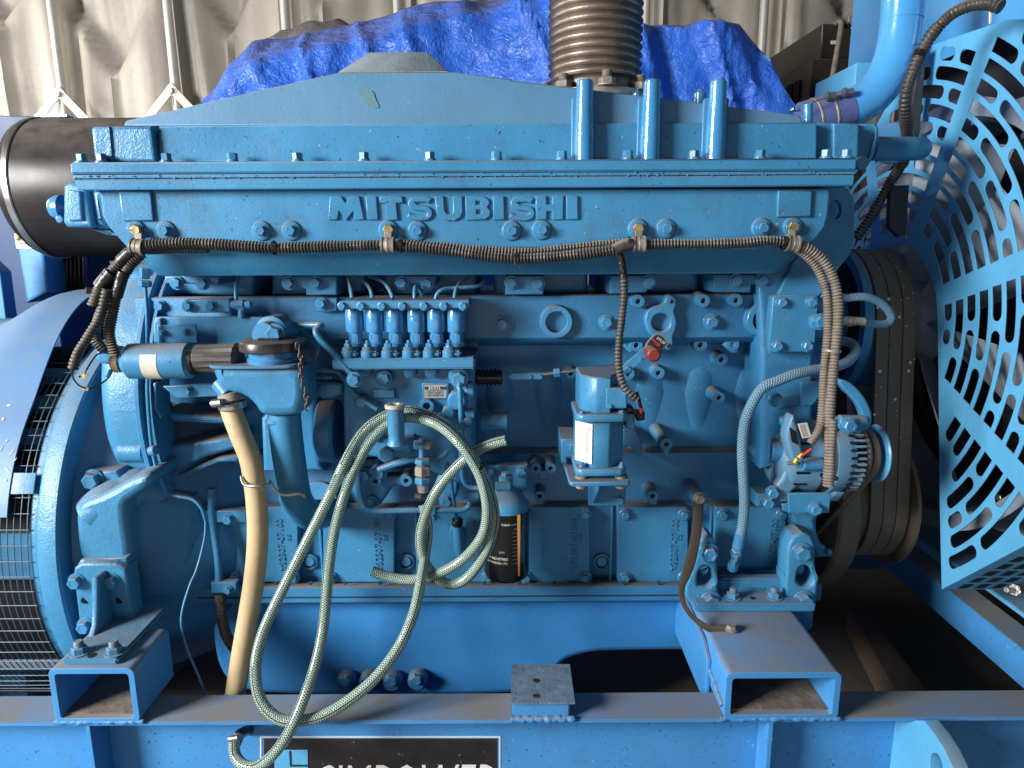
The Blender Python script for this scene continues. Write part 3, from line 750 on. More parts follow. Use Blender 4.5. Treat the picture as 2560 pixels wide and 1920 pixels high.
# wire mesh guard, one woven sheet
bm_parts = []
RM = .490
for k in range(62):
    x = -1.015 - k * .0142
    pts = [Vector((x, GC.y - RM * math.cos(R(a)), GC.z + RM * math.sin(R(a)))) for a in range(-95, 61, 3)]
    bm_parts.append(sweep_mesh(pts, lambda s, i: .0013, 5))
for k in range(40):
    a = -92 + k * 3.9
    pts = [Vector((x, GC.y - (RM + .002) * math.cos(R(a)), GC.z + (RM + .002) * math.sin(R(a)))) for x in (-1.9, -1.44, -1.2, -1.01)]
    bm_parts.append(sweep_mesh(pts, lambda s, i: .0013, 5))
MESHM = mat('blue_grey_wire', (.05, .085, .12), .5)
finish('wire_mesh', mesh_from(bm_parts), MESHM, GE, 60)
arcseg('latch_tab', 22, 27, .497, .5, -1.08, -1.0, BLUE)
crow = []
for i in range(44):
    a_ = 16.5 + (108 - 16.5) * i / 43; fl_ = sm(42, 84, a_)
    crow.append([Vector((x_, GC.y - (.5025 + .078 * fl_ * (1 - sm(0, .20, -x_ - 1.12))) * math.cos(R(a_)), GC.z + (.5025 + .078 * fl_ * (1 - sm(0, .20, -x_ - 1.12))) * math.sin(R(a_)))) for x_ in [-1.05 - .02 * q for q in range(16)] + [-1.6, -2.3]])
cov = grid('cover_sheet', GE, crow, COVER, .003, label='curved dusty blue cover sheet with white scratches')
# scratches: shallow flecks lying on the sheet
for (px, py), L_, an in ((P(0, 2, 75, 185), .014, 0), (P(0, 2, 60, 490), .016, 60), (P(0, 2, 100, 590), .034, 62), (P(0, 2, 130, 655), .018, 55), (P(0, 2, 60, 740), .022, -30), (P(0, 2, 45, 830), .013, -60), (P(0, 2, 10, 560), .02, 70), (P(0, 2, 25, 300), .012, -60)):
    v = ray((px, py)); best = None
    o_ = Vector((0, 0, CAM_H))
    # meet the sheet's cylinder
    A_ = v.y ** 2 + v.z ** 2; B_ = 2 * (v.y * (o_.y - GC.y) + v.z * (o_.z - GC.z)); C_ = (o_.y - GC.y) ** 2 + (o_.z - GC.z) ** 2 - .5036 ** 2
    dsc = B_ * B_ - 4 * A_ * C_
    if dsc <= 0: continue
    k = (-B_ - math.sqrt(dsc)) / (2 * A_); q = o_ + v * k
    nrm = Vector((0, q.y - GC.y, q.z - GC.z)).normalized(); tx = Vector((1, 0, 0)); tz = nrm.cross(tx)
    dr = tx * math.cos(R(an)) + tz * math.sin(R(an)); sd = nrm.cross(dr)
    wd = .0007 if L_ > .0141 else .0035; L_ *= .7
    pts = [q + dr * L_ * .5, q + sd * wd, q - dr * L_ * .5, q - sd * wd * .8]
    quad_prism('paint_chip', cov, pts, nrm * .0004, WHITE, 0)
# foot / lower casing of the generator
quad_prism('lower_casing', GE, [W(p, 1.62) for p in T(0, 3, -900, 560, 60, 600, 240, 800, 300, 1300, -900, 1300)], (0, .5, 0), BLUE, .01)
# ================================================================== ENGINE
EN = thing('diesel_engine', 'long sky blue six cylinder diesel engine with raised lettering on its top casing', 'engine', (0, 1.85, RZ))

# ---- charge air cooler / intake casing
MF = PL('intake_casing', EN, T(0, 1, 845, -24, 868, 60, 880, 200, 925, 290, 1010, 385, 1110, 495) + T(3, 1, 335, 480, 430, 390, 495, 300, 520, 200, 535, 60, 537, -30), 1.385, .30, BLUE, .004)
lo = T(0, 1, 1108, 493, 1230, 600, 1320, 690, 1385, 728) + T(3, 1, 0, 706, 80, 690, 220, 590, 337, 478)
hi_ = [1.3852, 1.40, 1.415, 1.422, 1.422, 1.420, 1.40, 1.3852]
quad_prism('lower_chamfer', MF, [W(p, y) for p, y in zip(lo, hi_)], (0, .22, 0), BLUE, .003)
PL('raised_pad', MF, T(0, 1, 1020, -10, 1300, -10, 1325, 250, 1058, 250), 1.378, .02, BLUE, .003)
PL('raised_pad', MF, T(3, 1, 88, -15, 385, -15, 372, 215, 82, 215), 1.378, .02, BLUE, .003)
FLZ = W((1280, 400.5), 1.36).z
UP = PL('upper_casing', EN, T(0, 0, 1372, 1086) + T(2, 0, 1100, 1060) + T(3, 0, 425, 1056, 422, 1375) + T(0, 0, 1372, 1400), 1.402, .30, BLUE, .003)
PL('recessed_end', UP, T(0, 0, 1280, 1089, 1400, 1088, 1400, 1400, 1290, 1400), 1.432, .25, BLUE, .002)
PL('end_block', UP, T(0, 0, 785, 1110, 800, 1092, 1305, 1086, 1345, 1400, 815, 1400), 1.388, .28, CAST, .006)
PL('end_rib', UP, T(0, 0, 928, 1092, 944, 1092, 972, 1400, 955, 1400), 1.384, .01, CAST, .003)
PL('recessed_end', UP, T(3, 0, 415, 1058, 570, 1060, 570, 1370, 415, 1370), 1.425, .25, BLUE, .003)
PL('end_block', UP, T(3, 0, 565, 1062, 790, 1066, 780, 1380, 565, 1370), 1.415, .2, CAST, .004)
DM = PL('domed_top_cover', UP, T(0, 0, 1068, 1090, 1075, 1060, 1090, 1040, 2212, 785) + T(1, 0, 690, 628, 1710, 620, 2212, 680) + T(2, 0, 0, 690, 2212, 958) + T(3, 0, 160, 985, 262, 990, 285, 1010, 300, 1055, 300, 1075), 1.412, .33, DOMEM, .003, lean=.02)
quad_prism('cover_crown', UP, [W(p, y) for p, y in zip(T(1, 0, 700, 628, 970, 452, 1480, 446, 1665, 620), (1.414, 1.46, 1.46, 1.414))], (0, .2, 0), TOPM, .002)
stain = smooth_loop(T(1, 0, 895, 760, 940, 765, 1015, 790, 1030, 850, 1070, 925, 1040, 938, 960, 915, 915, 860, 890, 810), 1)
quad_prism('dried_smear', DM, [W(p, 1.4125 + .0) for p in stain], (0, -.0011, 0), mat('olive_dried_smear', (.10, .21, .27), .75, var=.2, vscale=80), 0)
FL = quad_prism('upper_flange', EN, [W(p, 1.36) for p in T(0, 0, 600, 1402) + T(3, 0, 771, 1362, 768, 1472) + T(0, 0, 607, 1505)], (0, .30, 0), BLUE, .0035)
quad_prism('gasket_line', EN, [W(p, 1.3655) for p in T(0, 0, 640, 1500) + T(3, 0, 755, 1468, 752, 1516) + T(0, 0, 640, 1555)], (0, .25, 0), GASKET, 0)
quad_prism('middle_flange', EN, [W(p, 1.362) for p in T(0, 0, 632, 1513) + T(3, 0, 757, 1477, 756, 1505) + T(0, 0, 634, 1543)], (0, .28, 0), BLUE, .001)
quad_prism('lower_flange', EN, [W(p, 1.36) for p in T(0, 0, 638, 1549) + T(3, 0, 752, 1511, 742, 1605) + T(0, 0, 660, 1642)], (0, .28, 0), BLUE, .0025)
# paint runs along the seam
rp = []
for k in range(190):
    u = random.random(); x = 640 / 3.456 + u * (2130 - 185)
    yb = 446 - (x - 185) * .0058 + random.choice((0, 0, 1, -6)) + random.uniform(-1.5, 1.5)
    r_ = random.uniform(.0007, .0017)
    me = lathe_mesh([(0, 0), (r_, 0), (r_ * .8, r_ * .5), (0, r_ * .8)], 8)
    me.transform(Matrix.Translation(W((x, yb), 1.3602)) @ basis((0, -1, 0))); rp.append(me)
finish('paint_drips', mesh_from(rp), GLOSS, FL, 60)
for c_, x in ((0, 710), (0, 880), (0, 1440), (0, 2010), (1, 360), (1, 935), (1, 1505), (1, 2078), (2, 430), (2, 1000), (2, 1570), (2, 2140), (3, 500), (3, 675)):
    q = W(P(c_, 0, x, 1385), 1.376)
    bolt_at(FL, (q.x, 1.376, FLZ + .0002), m(13.2, P(c_, 0, x, 1385), 1.376), (0, 0, 1), BLUE, 'tall_bolt')
for i, (xt, xb) in enumerate(((623, 622), (1199, 1190), (1768, 1752))):
    bt = W(P(2, 0, xb, 1362), 1.392); tp = W(P(2, 0, xt, 692), 1.392)
    r1 = m(25, P(2, 0, xb, 1300), 1.39); r0 = m(21, P(2, 0, xt, 800), 1.39)
    h = tp.z - FLZ
    LT('bolt_pillar', UP, [(0, 0), (r1, 0), (r1 * .99, h * .3), (r0 * 1.03, h * .75), (r0, h - .004), (r0 - .003, h), (0, h)], (bt.x, 1.392, FLZ), (0, 0, 1), GLOSS, 36)
    PX('pillar_web', UP, [[(1.40, FLZ + .01), (1.40, tp.z - .03), (1.43, tp.z - .05), (1.43, FLZ + .01)]], bt.x - r1 * 1.3, r1 * 2.6, BLUE, .004, world=True)
for x0, x1, y0 in ((1040, 1120, 775), (1568, 1680, 772)):
    a = W(P(2, 0, (x0 + x1) / 2, 880), 1.45)
    LT('small_lug', UP, cylp(m((x1 - x0) / 3.456 / 2, P(2, 0, x0, 800), 1.45), W(P(2, 0, x0, y0), 1.45).z - W(P(2, 0, x0, 950), 1.45).z, .008), (a.x, 1.45, W(P(2, 0, x0, 950), 1.45).z), (0, 0, 1), GLOSS, 24)
# two small bolts near the right end
for x in (210, 250): B(UP, P(3, 0, x, 960), 1.50, 7, (0, 0, 1), GLOSS, 'bolt')
CL('small_post', UP, W(P(3, 0, 345, 1080), 1.46), W(P(3, 0, 345, 900), 1.46), m(12, P(3, 0, 345, 1000), 1.46), GLOSS)

# raised maker's lettering
YL = 1.3795
def glyph(pts, holes=()): return [T(1, 1, *sum(([a, b] for a, b in pts), []))] + [T(1, 1, *sum(([a, b] for a, b in h), [])) for h in holes]
def S_(x):
    c = [(205, 80), (188, 68), (150, 63), (100, 63), (55, 70), (36, 95), (45, 122), (85, 133), (140, 140), (182, 152), (200, 180), (188, 210), (150, 224), (100, 224), (50, 218), (8, 200)]
    c = [(a + x, b) for a, b in spl2(c, 4)]; return [[P(1, 1, *q) for q in stroke(c, 50)]]
letters = [glyph([(620, 240), (636, 35), (735, 35), (772, 95), (805, 35), (892, 35), (937, 240), (850, 240), (838, 165), (778, 246), (716, 160), (704, 240)]),
           glyph([(945, 35), (1040, 35), (1056, 240), (958, 240)]),
           glyph([(1060, 35), (1262, 35), (1274, 96), (1212, 96), (1226, 243), (1124, 243), (1118, 96), (1070, 96)]),
           S_(1302),
           glyph([(1542, 35), (1620, 35), (1632, 160), (1650, 188), (1690, 188), (1702, 160), (1700, 35), (1782, 35), (1790, 165), (1770, 220), (1720, 247), (1640, 247), (1580, 220), (1556, 165)]),
           glyph([(1806, 35), (1960, 35), (2010, 60), (2022, 95), (2002, 128), (2030, 165), (2022, 210), (1980, 240), (1812, 242)],
                 [[(1900, 74), (1935, 78), (1945, 92), (1930, 108), (1900, 110)], [(1905, 152), (1940, 156), (1950, 172), (1935, 190), (1905, 192)]]),
           glyph([(2045, 35), (2142, 35), (2150, 240), (2048, 240)]),
           S_(2186),
           glyph([(2415, 32), (2508, 32), (2512, 105), (2560, 105), (2560, 32), (2660, 32), (2655, 240), (2560, 240), (2556, 168), (2515, 168), (2510, 240), (2418, 240)]),
           glyph([(2680, 32), (2782, 32), (2785, 238), (2682, 238)])]
for nm, L in zip('MITSUBISHI', letters):
    PL('raised_letter', MF, L, YL, .008, BLUE, .0022)

# harness-height bolts on bosses
for r_, c_, x, y, k in ((1, 0, 1182, 330, 'g'), (1, 0, 1440, 335, 'b'), (1, 1, 55, 335, 'b'), (1, 1, 312, 335, 'b'), (1, 1, 1147, 328, 'g'), (1, 1, 1400, 337, 'b'), (1, 1, 2212, 335, 'b'),
                        (1, 2, 258, 328, 'b'), (1, 2, 1088, 318, 'g'), (1, 2, 1330, 318, 'b'), (1, 2, 2155, 310, 'b'), (1, 3, 212, 305, 'g')):
    p = P(c_, r_, x, y)
    B(MF, p, 1.3852, 13.5, mat=BLUE, kind='boss_bolt')
    if k == 'g': B(MF, p, 1.3852 - m(12, p, 1.38), 14.5, mat=GOLD, kind='plain', name='brass_bolt', label='brass coloured bolt head holding a hose clip')

# ---- left end fitting of the casing
EF = PL('end_fitting', EN, T(0, 1, 545, -60, 600, -90, 740, -60, 800, 310, 575, 305, 538, 260), 1.43, .12, CAST, .008)
PL('flange_plate', EF, T(0, 1, 590, -20, 690, -10, 712, 250, 590, 250), 1.424, .03, CAST, .004)
PL('neck', EF, T(0, 1, 730, -60, 930, -60, 935, 325, 800, 315), 1.44, .12, BLUE, .02)
PL('neck_base', EF, T(0, 1, 700, 300, 1000, 330, 1010, 385, 900, 370), 1.46, .1, BLUE, .01)
q = W(P(0, 1, 545, 135), 1.47); rr = m(31, P(0, 1, 500, 135), 1.47)
LT('round_cap', EF, [(rr, 0), (rr * .95, rr * .45), (rr * .75, rr * .85), (rr * .4, rr * 1.08), (0, rr * 1.15)], q, (-1, 0, 0), GLOSS, 28)
B(EF, P(0, 1, 520, 235), 1.44, 9, kind='dome', mat=GLOSS)
# ---- right end fitting and elbow
RF = PL('end_fitting', EN, T(3, 0, 772, 1066, 905, 1062, 950, 1075, 965, 1120, 960, 1200, 925, 1330, 880, 1425, 770, 1470), 1.45, .12, BLUE, .006)
PL('ridge', RF, T(3, 0, 895, 1068, 925, 1068, 950, 1110, 945, 1200, 910, 1320, 865, 1410, 850, 1400, 890, 1300, 925, 1190, 930, 1110), 1.443, .02, CAST, .003)
PL('rib', RF, T(3, 0, 710, 1180, 790, 1070, 800, 1360, 780, 1420, 740, 1370), 1.44, .04, BLUE, .004)
q = W(P(3, 0, 950, 1260), 1.56)
TB('water_elbow', RF, [(*P(3, 0, 900, 1285), 1.53), (*P(3, 0, 1150, 1285), 1.53), (*P(3, 0, 1260, 1285), 1.545), (*P(3, 0, 1310, 1283), 1.60), (*P(3, 0, 1310, 1275), 1.75)], m(29, P(3, 0, 1100, 1280), 1.53), BLUE, 24, step=.006)
CL('round_flange', RF, W(P(3, 0, 1080, 1240), 1.66), W(P(3, 0, 1080, 1240), 1.69), .045, BLUE, 28)
CL('drain_plug', RF, W(P(3, 0, 780, 1410), 1.42), W(P(3, 0, 820, 1410), 1.40), .012, BLUE, 16)

# ---- lifting plate
LP = PL('lifting_plate', EN, [T(3, 1, 400, -70, 690, -32, 745, 50, 748, 400, 705, 540, 610, 660, 500, 830, 435, 905, 80, 905, 230, 590, 400, 400),
     [P(3, 1, 582 + 57 * math.cos(R(a)), 150 + 82 * math.sin(R(a))) for a in range(0, 360, 15)]], 1.475, .016, BLUE, .002)
TP = PL('timing_cover', EN, T(3, 1, 45, 905, 75, 890, 425, 893, 440, 920, 402, 1385, 20, 1385, 0, 1350), 1.458, .03, BLUE, .003)
for x, y in ((115, 955), (375, 952), (78, 1330), (337, 1330)): B(TP, P(3, 1, x, y), 1.458, 12)
PL('timing_case', EN, T(3, 1, -100, 560, 230, 560, 500, 820, 430, 900, 402, 1390, 395, 1659, 380, 2300, -60, 2400, -60, 1400), 1.495, .12, BLOCK, .01)
FB = PL('hose_fitting', EN, T(3, 1, 385, 1085, 425, 1062, 520, 1062, 520, 1180, 400, 1180, 380, 1140), 1.44, .05, BLUE, .006)
B(FB, P(3, 1, 448, 1120), 1.44, 16)
PL('curved_bracket', EN, T(3, 1, 430, 930, 510, 830, 540, 1040, 420, 1060), 1.475, .02, BLUE, .003)

# ---- cylinder block
def zz(py, Y): return W((1280, py), Y).z
prof = [(735, 1.75), (737, 1.540), (741, 1.532), (845, 1.532), (856, 1.542), (864, 1.615), (1118, 1.625), (1126, 1.605), (1135, 1.592), (1252, 1.575), (1262, 1.562), (1450, 1.562),
        (1456, 1.535), (1462, 1.510), (1468, 1.502), (1503, 1.502), (1506, 1.51), (1507, 1.60)]
pp = [(Y, zz(py, Y)) for py, Y in prof]; zbot = pp[-1][1]
xa = W((392, 1100), 1.56).x; xb = W((2060, 1100), 1.56).x
BK = PX('cylinder_block', EN, [pp + [(2.10, zbot), (2.10, pp[0][1])]], xa, xb - xa, BLOCK, .003, world=True)
# seam of the sump joint
z1 = zz(1490, 1.4995); BX('sump_gasket', EN, (xa + .02, 1.4995, z1 - .0025), (xb - .02, 1.52, z1), GASKET, 0)
for k in range(16):
    p = (690 + k * 87, 1458); B(BK, p, 1.507, 5, (0, -.6, .8), GASKET, 'plain')
# cylinder heads in the slot below the casing
for k in range(6):
    x0 = 400 + k * 278
    PL('cylinder_head', EN, rect(x0, 640, x0 + 236, 738), 1.60, .3, BLOCK, .012)
for c_, a in ((0, (1420, 725, 1900, 725, 1880, 800, 1420, 790)), (1, (225, 725, 700, 725, 700, 892, 432, 892, 430, 838, 250, 800)), (1, (1200, 725, 1560, 725, 1540, 800, 1310, 800)), (2, (-60, 725, 285, 725, 272, 888, -60, 888)),
              (2, (845, 722, 1240, 722, 1160, 870, 850, 880)), (2, (1735, 715, 2212, 715, 2190, 800, 2070, 800, 2065, 872, 1740, 865))):
    PL('head_bracket', EN, T(c_, 1, *a), 1.50, .12, BLOCK, .004)
for c_, x, y in ((0, 1530, 785), (0, 1755, 790), (1, 285, 787), (1, 520, 785), (1, 1260, 785), (1, 1480, 792), (1, 2205, 785), (2, 225, 790), (2, 1185, 775), (2, 1935, 765), (2, 2160, 765)):
    B(EN, P(c_, 1, x, y), 1.498, 13.5)
# water jacket bulges
for px in (1130, 1250, 1370, 1490, 1610, 1730, 1850, 1965):
    a = W((px, 1112), 1.66); t_ = W((px, 885), 1.66); h = t_.z - a.z; r_ = .040
    LT('jacket_bulge', BK, [(r_ * .55, 0), (r_ * .8, h * .3), (r_, h * .62), (r_ * .95, h * .85), (r_ * .7, h), (0, h * 1.05)], (a.x, 1.652, a.z), (0, 0, 1), BLOCK, 24, squash=1.5)
# core plugs
RING(EN, P(2, 1, 385, 1125), 1.515, 41, 27, .02, .028)
lobes = [P(2, 1, 1290, 1128)]
hs = [P(2, 1, 1290 + 78 * math.cos(R(a)), 1128 + 78 * math.sin(R(a))) for a in range(0, 360, 12)]
CPB = PL('core_plug_boss', EN, [smooth_loop(T(2, 1, 1145, 1128, 1160, 1030, 1230, 985, 1310, 975, 1330, 900, 1375, 885, 1425, 920, 1425, 980, 1400, 1030, 1432, 1110, 1420, 1190, 1390, 1250, 1400, 1330, 1350, 1380, 1310, 1330, 1300, 1275, 1200, 1250), 2), hs], 1.508, .03, BLUE, .004)
CL('core_plug', CPB, W(P(2, 1, 1290, 1128), 1.535), W(P(2, 1, 1290, 1128), 1.529), m(24, P(2, 1, 1290, 1128), 1.53), BLUE, 28)
for x, y in ((1375, 945), (1350, 1325)): CL('hole', CPB, W(P(2, 1, x, y), 1.52), W(P(2, 1, x, y), 1.5075), m(6, P(2, 1, x, y), 1.5), DARKHOLE, 14, 0)
RING(EN, P(2, 1, 2180, 1108), 1.512, 43, 28, .022, .028)
for c_, x, y, r_, Y in ((2, 1090, 945, 16.5, 1.505), (2, 1655, 940, 16.5, 1.505), (2, 1938, 937, 16.5, 1.505), (2, 1075, 1325, 16, 1.545), (2, 1630, 1322, 17, 1.545), (2, 1910, 1318, 16, 1.545), (2, 1810, 1450, 16, 1.58),
                        (2, 1265, 1565, 16, 1.585), (2, 1005, 1572, 16, 1.585), (3, 75, 1445, 16, 1.53), (3, 185, 1530, 13, 1.54), (2, 510, 1570, 14, 1.585)):
    BOSS(EN, P(c_, 1, x, y), Y, r_, .045)
PL('boss_foot', EN, T(2, 1, 960, 1330, 1005, 1270, 1050, 1390, 1010, 1385), 1.56, .04, BLUE, .003)
PL('boss_foot', EN, T(2, 1, 1830, 1330, 1850, 1270, 1960, 1300, 1955, 1390, 1900, 1390), 1.548, .05, BLUE, .003)
for c_, x, y, r_ in ((2, 810, 1125, 15), (2, 1720, 1120, 16), (1, 2128, 1140, 15), (0, 1385, 985, 12)):
    B(EN, P(c_, 1, x, y), 1.53, r_, kind='bolt')
for x, y, r_, Y, L_ in ((1790, 120, 15, 1.555, .075), (1335, 520, 15.5, 1.50, .12), (1068, 520, 15, 1.50, .12), (205, 730, 14, 1.53, .08), (335, 730, 14, 1.53, .08), (240, 970, 14, 1.535, .06), (1215, 970, 15, 1.525, .07), (1608, 985, 17, 1.50, .10), (2130, 600, 14, 1.53, .08)):
    BOSS(EN, P(2, 2, x, y), Y, r_, L_)
PL('boss_foot', EN, T(2, 2, 1010, 540, 1125, 500, 1120, 620, 1085, 620, 1080, 580, 1010, 560), 1.505, .08, BLUE, .003)
PL('boss_foot', EN, T(2, 2, 1310, 560, 1365, 560, 1350, 625, 1320, 625), 1.505, .08, BLUE, .003)
PL('boss_foot', EN, T(2, 2, 170, 750, 370, 750, 330, 780, 325, 830, 290, 820, 265, 835, 235, 825, 230, 780), 1.533, .04, BLUE, .003)
PL('boss_foot', EN, T(2, 2, 1170, 980, 1265, 980, 1250, 1045, 1190, 1045), 1.528, .05, BLUE, .003)
PL('boss_foot', EN, T(2, 2, 200, 980, 285, 980, 270, 1040, 210, 1040), 1.538, .05, BLUE, .003)

# ---- crankcase covers with cast numbers
COV_R = [(745, '06'), (986, '05'), (1230, '04'), (1474, '03'), (1721, '02'), (1966, '01')]
for xr, num in COV_R:
    cv = PL('crankcase_cover', EN, rrect(xr - 178, 1268, xr, 1456, 6), 1.535, .03, BLUE, .0025, label='crankcase cover with cast number ending ' + num)
    for bx, by in ((xr - 158, 1286), (xr - 11, 1286), (xr - 158, 1443), (xr - 11, 1443)):
        LT('bolt_pad', cv, cylp(m(17, (bx, by), 1.53), .006, .002), W((bx, by), 1.5345) + Vector((0, .002, 0)), (0, -1, 0), BLUE, 24)
        B(cv, (bx, by), 1.531, 10)
    TX('cast_number', cv, '32307-07100', (xr - 31, 1412), 17, 1.5345, BLUE, ext=.0022, width=122, ang=90)
    TX('cast_number', cv, num, (xr - 18, 1352), 9, 1.5345, BLUE, ext=.0018, width=17, ang=90)
    for a in (90, 210, 330):         # three small diamonds
        cx_, cy_ = xr - 40, 1420
        dx, dy = math.cos(R(a - 90)) , math.sin(R(a - 90))
        pt = [(cx_, cy_), (cx_ + 5 * dx - 3 * dy, cy_ + 5 * dy + 3 * dx), (cx_ + 10 * dx, cy_ + 10 * dy), (cx_ + 5 * dx + 3 * dy, cy_ + 5 * dy - 3 * dx)]
        PL('cast_mark', cv, pt, 1.5325, .0035, BLUE, .0004)
for xr in (745, 986, 1230, 1474, 1721):
    p = (xr + 30, 1402)
    LT('plug_recess', BK, [(m(21, p, 1.55), 0), (m(21, p, 1.55), .010), (m(17, p, 1.55), .012), (m(16, p, 1.55), .001), (0, .001)], W(p, 1.560) + Vector((0, .003, 0)), (0, -1, 0), BLUE, 28)
    B(BK, p, 1.556, 13, kind='dome')
    PX('rib', BK, [[(1.563, zz(1268, 1.55)), (1.552, zz(1268, 1.55)), (1.552, zz(1455, 1.55)), (1.563, zz(1455, 1.55))]], W((xr + 52, 1350), 1.55).x, .006, BLUE, .002, world=True)

# ---- sump
SU = PL('sump', EN, smooth_loop([(530, 1480), (529, 1600), (545, 1680), (590, 1728), (700, 1742), (1250, 1742), (1372, 1724), (1400, 1660), (1450, 1640), (1520, 1630), (2035, 1629), (2040, 1480), (1300, 1475)], 2), 1.555, .5, SUMPM, .016)
for x, y in ((775, 895), (975, 888), (1172, 895), (1385, 885)):
    LT('plug_ring', SU, cylp(m(25, P(1, 3, x, y), 1.53), .03, .006), W(P(1, 3, x + 20, y - 25), 1.552), (0, -1, 0), BLUE, 28)
    B(SU, P(1, 3, x, y), 1.52, 15, kind='plain', name='drain_plug')

# ---- right engine mount
RM_ = PL('right_mount', EN, [T(2, 2, 1605, 1450, 1615, 1370, 1650, 1330, 1700, 1312, 1745, 1335, 1765, 1390, 1775, 1560, 1782, 1659) + T(2, 3, 1788, 60, 1790, 310, 1590, 318, 1500, 180, 1500, 90, 1545, -20),
     smooth_loop([P(2, 2, 1600, 1740), P(2, 2, 1605, 1640), P(2, 2, 1640, 1575), P(2, 2, 1690, 1570), P(2, 2, 1735, 1610), P(2, 2, 1750, 1690), P(2, 3, 1755, 60), P(2, 3, 1700, 105), P(2, 3, 1620, 90)], 2)], 1.445, .06, CAST, .006)
arm2 = PL('mount_arm', RM_, [T(3, 2, 160, 1659, 165, 1500, 178, 1390, 225, 1315, 300, 1285, 370, 1310, 404, 1380, 410, 1560, 425, 1659) + T(3, 3, 436, 70, 412, 312, 150, 312, 150, 0),
     smooth_loop([P(3, 2, 245, 1690), P(3, 2, 260, 1600), P(3, 2, 310, 1565), P(3, 2, 370, 1590), P(3, 2, 402, 1659), P(3, 3, 410, 30), P(3, 3, 370, 95), P(3, 3, 300, 100), P(3, 3, 250, 60)], 2)], 1.445, .06, CAST, .006)
bz0 = RB[2] + .0005; q0 = W(P(2, 3, 1585, 315), 1.412); q1 = W(P(3, 3, 412, 312), 1.412)
BX('mount_base', RM_, (q0.x, 1.412, bz0), (q1.x, 1.51, bz0 + .020), CAST, .004)
BX('mount_back_plate', RM_, (W((1796, 1480), 1.48).x, 1.472, bz0 + .015), (W((1968, 1480), 1.48).x, 1.50, zz(1452, 1.47)), CAST, .004)
TX('cast_number', RM_, '10100', P(2, 3, 2060, 125), 9, 1.4715, CAST, ext=.0015, width=35)
for p in (P(2, 2, 1695, 1455), P(2, 3, 1715, 210), P(3, 2, 285, 1452), P(3, 3, 305, 205)): B(RM_, p, 1.443, 19.5, kind='bolt', mat=BLUE)
for p in (P(2, 3, 1905, 240), P(3, 3, 48, 240)):
    q = W(p, 1.44); bolt_at(RM_, (q.x, 1.44, bz0 + .0205), m(15, p, 1.44), (0, 0, 1), BLUE, 'stud', 'stud_nut')
q = W(P(2, 3, 2075, 200), 1.44); CL('hole', RM_, (q.x, 1.438, bz0 + .018), (q.x, 1.438, bz0 + .0212), .006, DARKHOLE, 14, 0)
# block arm above the mount
PL('block_arm', EN, T(3, 2, 180, 1100, 450, 1100, 440, 1150, 410, 1180, 430, 1290, 460, 1390, 510, 1420, 515, 1500, 420, 1510, 330, 1300, 240, 1280), 1.50, .15, BLUE, .01)
CL('arm_bolt', EN, W(P(3, 2, 500, 1455), 1.49), W(P(3, 2, 543, 1455), 1.49), m(10, P(3, 2, 520, 1455), 1.49), BLUE, 6)

# ---- left engine mount
LM = PL('left_mount', EN, T(0, 3, 628, 0, 640, -70, 700, -110, 990, -110, 1080, -60, 1100, 20, 1150, 480, 690, 480, 645, 100), 1.355, .05, CAST, .006)
lz = LB[2] + .0005; yf = WZ(P(0, 3, 780, 772), lz).y
a = W(P(0, 3, 540, 772), yf); b = W(P(0, 3, 1015, 772), yf)
zt = W(P(0, 3, 780, 722), yf).z
BX('mount_base', LM, (a.x, yf, lz), (b.x, 1.40, zt), CAST, .0035)
rx = W(P(0, 3, 806, 400), 1.31).x; rw = m(17, P(0, 3, 830, 400), 1.31)
PX('rib', LM, [[(1.283, zt - .002), (1.300, zt + .016), (1.312, zz(1500, 1.31)), (1.322, zz(1434, 1.33)), (1.36, zz(1434, 1.33)), (1.36, zt - .002)]], rx, rw, CAST, .005, world=True)
for x, y in ((665, 45), (970, 42), (742, 428), (1045, 425)): B(LM, P(0, 3, x, y), 1.355, 16.5)
for x, y in ((736, 206), (1036, 206)): CL('hole', LM, W(P(0, 3, x, y), 1.36), W(P(0, 3, x, y), 1.3545), m(9.5, P(0, 3, x, y), 1.355), DARKHOLE, 16, 0)
for x in (690, 992):
    q = WZ(P(0, 3, x, 665), zt); bolt_at(LM, (q.x, q.y, zt + .0003), m(17.5, P(0, 3, x, 600), 1.29), (0, 0, 1), BLUE, 'stud', 'stud_nut')
q = WZ(P(0, 3, 797, 686), zt); CL('hole', LM, (q.x, q.y, zt - .001), (q.x, q.y, zt + .0006), .0085, DARKHOLE, 16, 0)

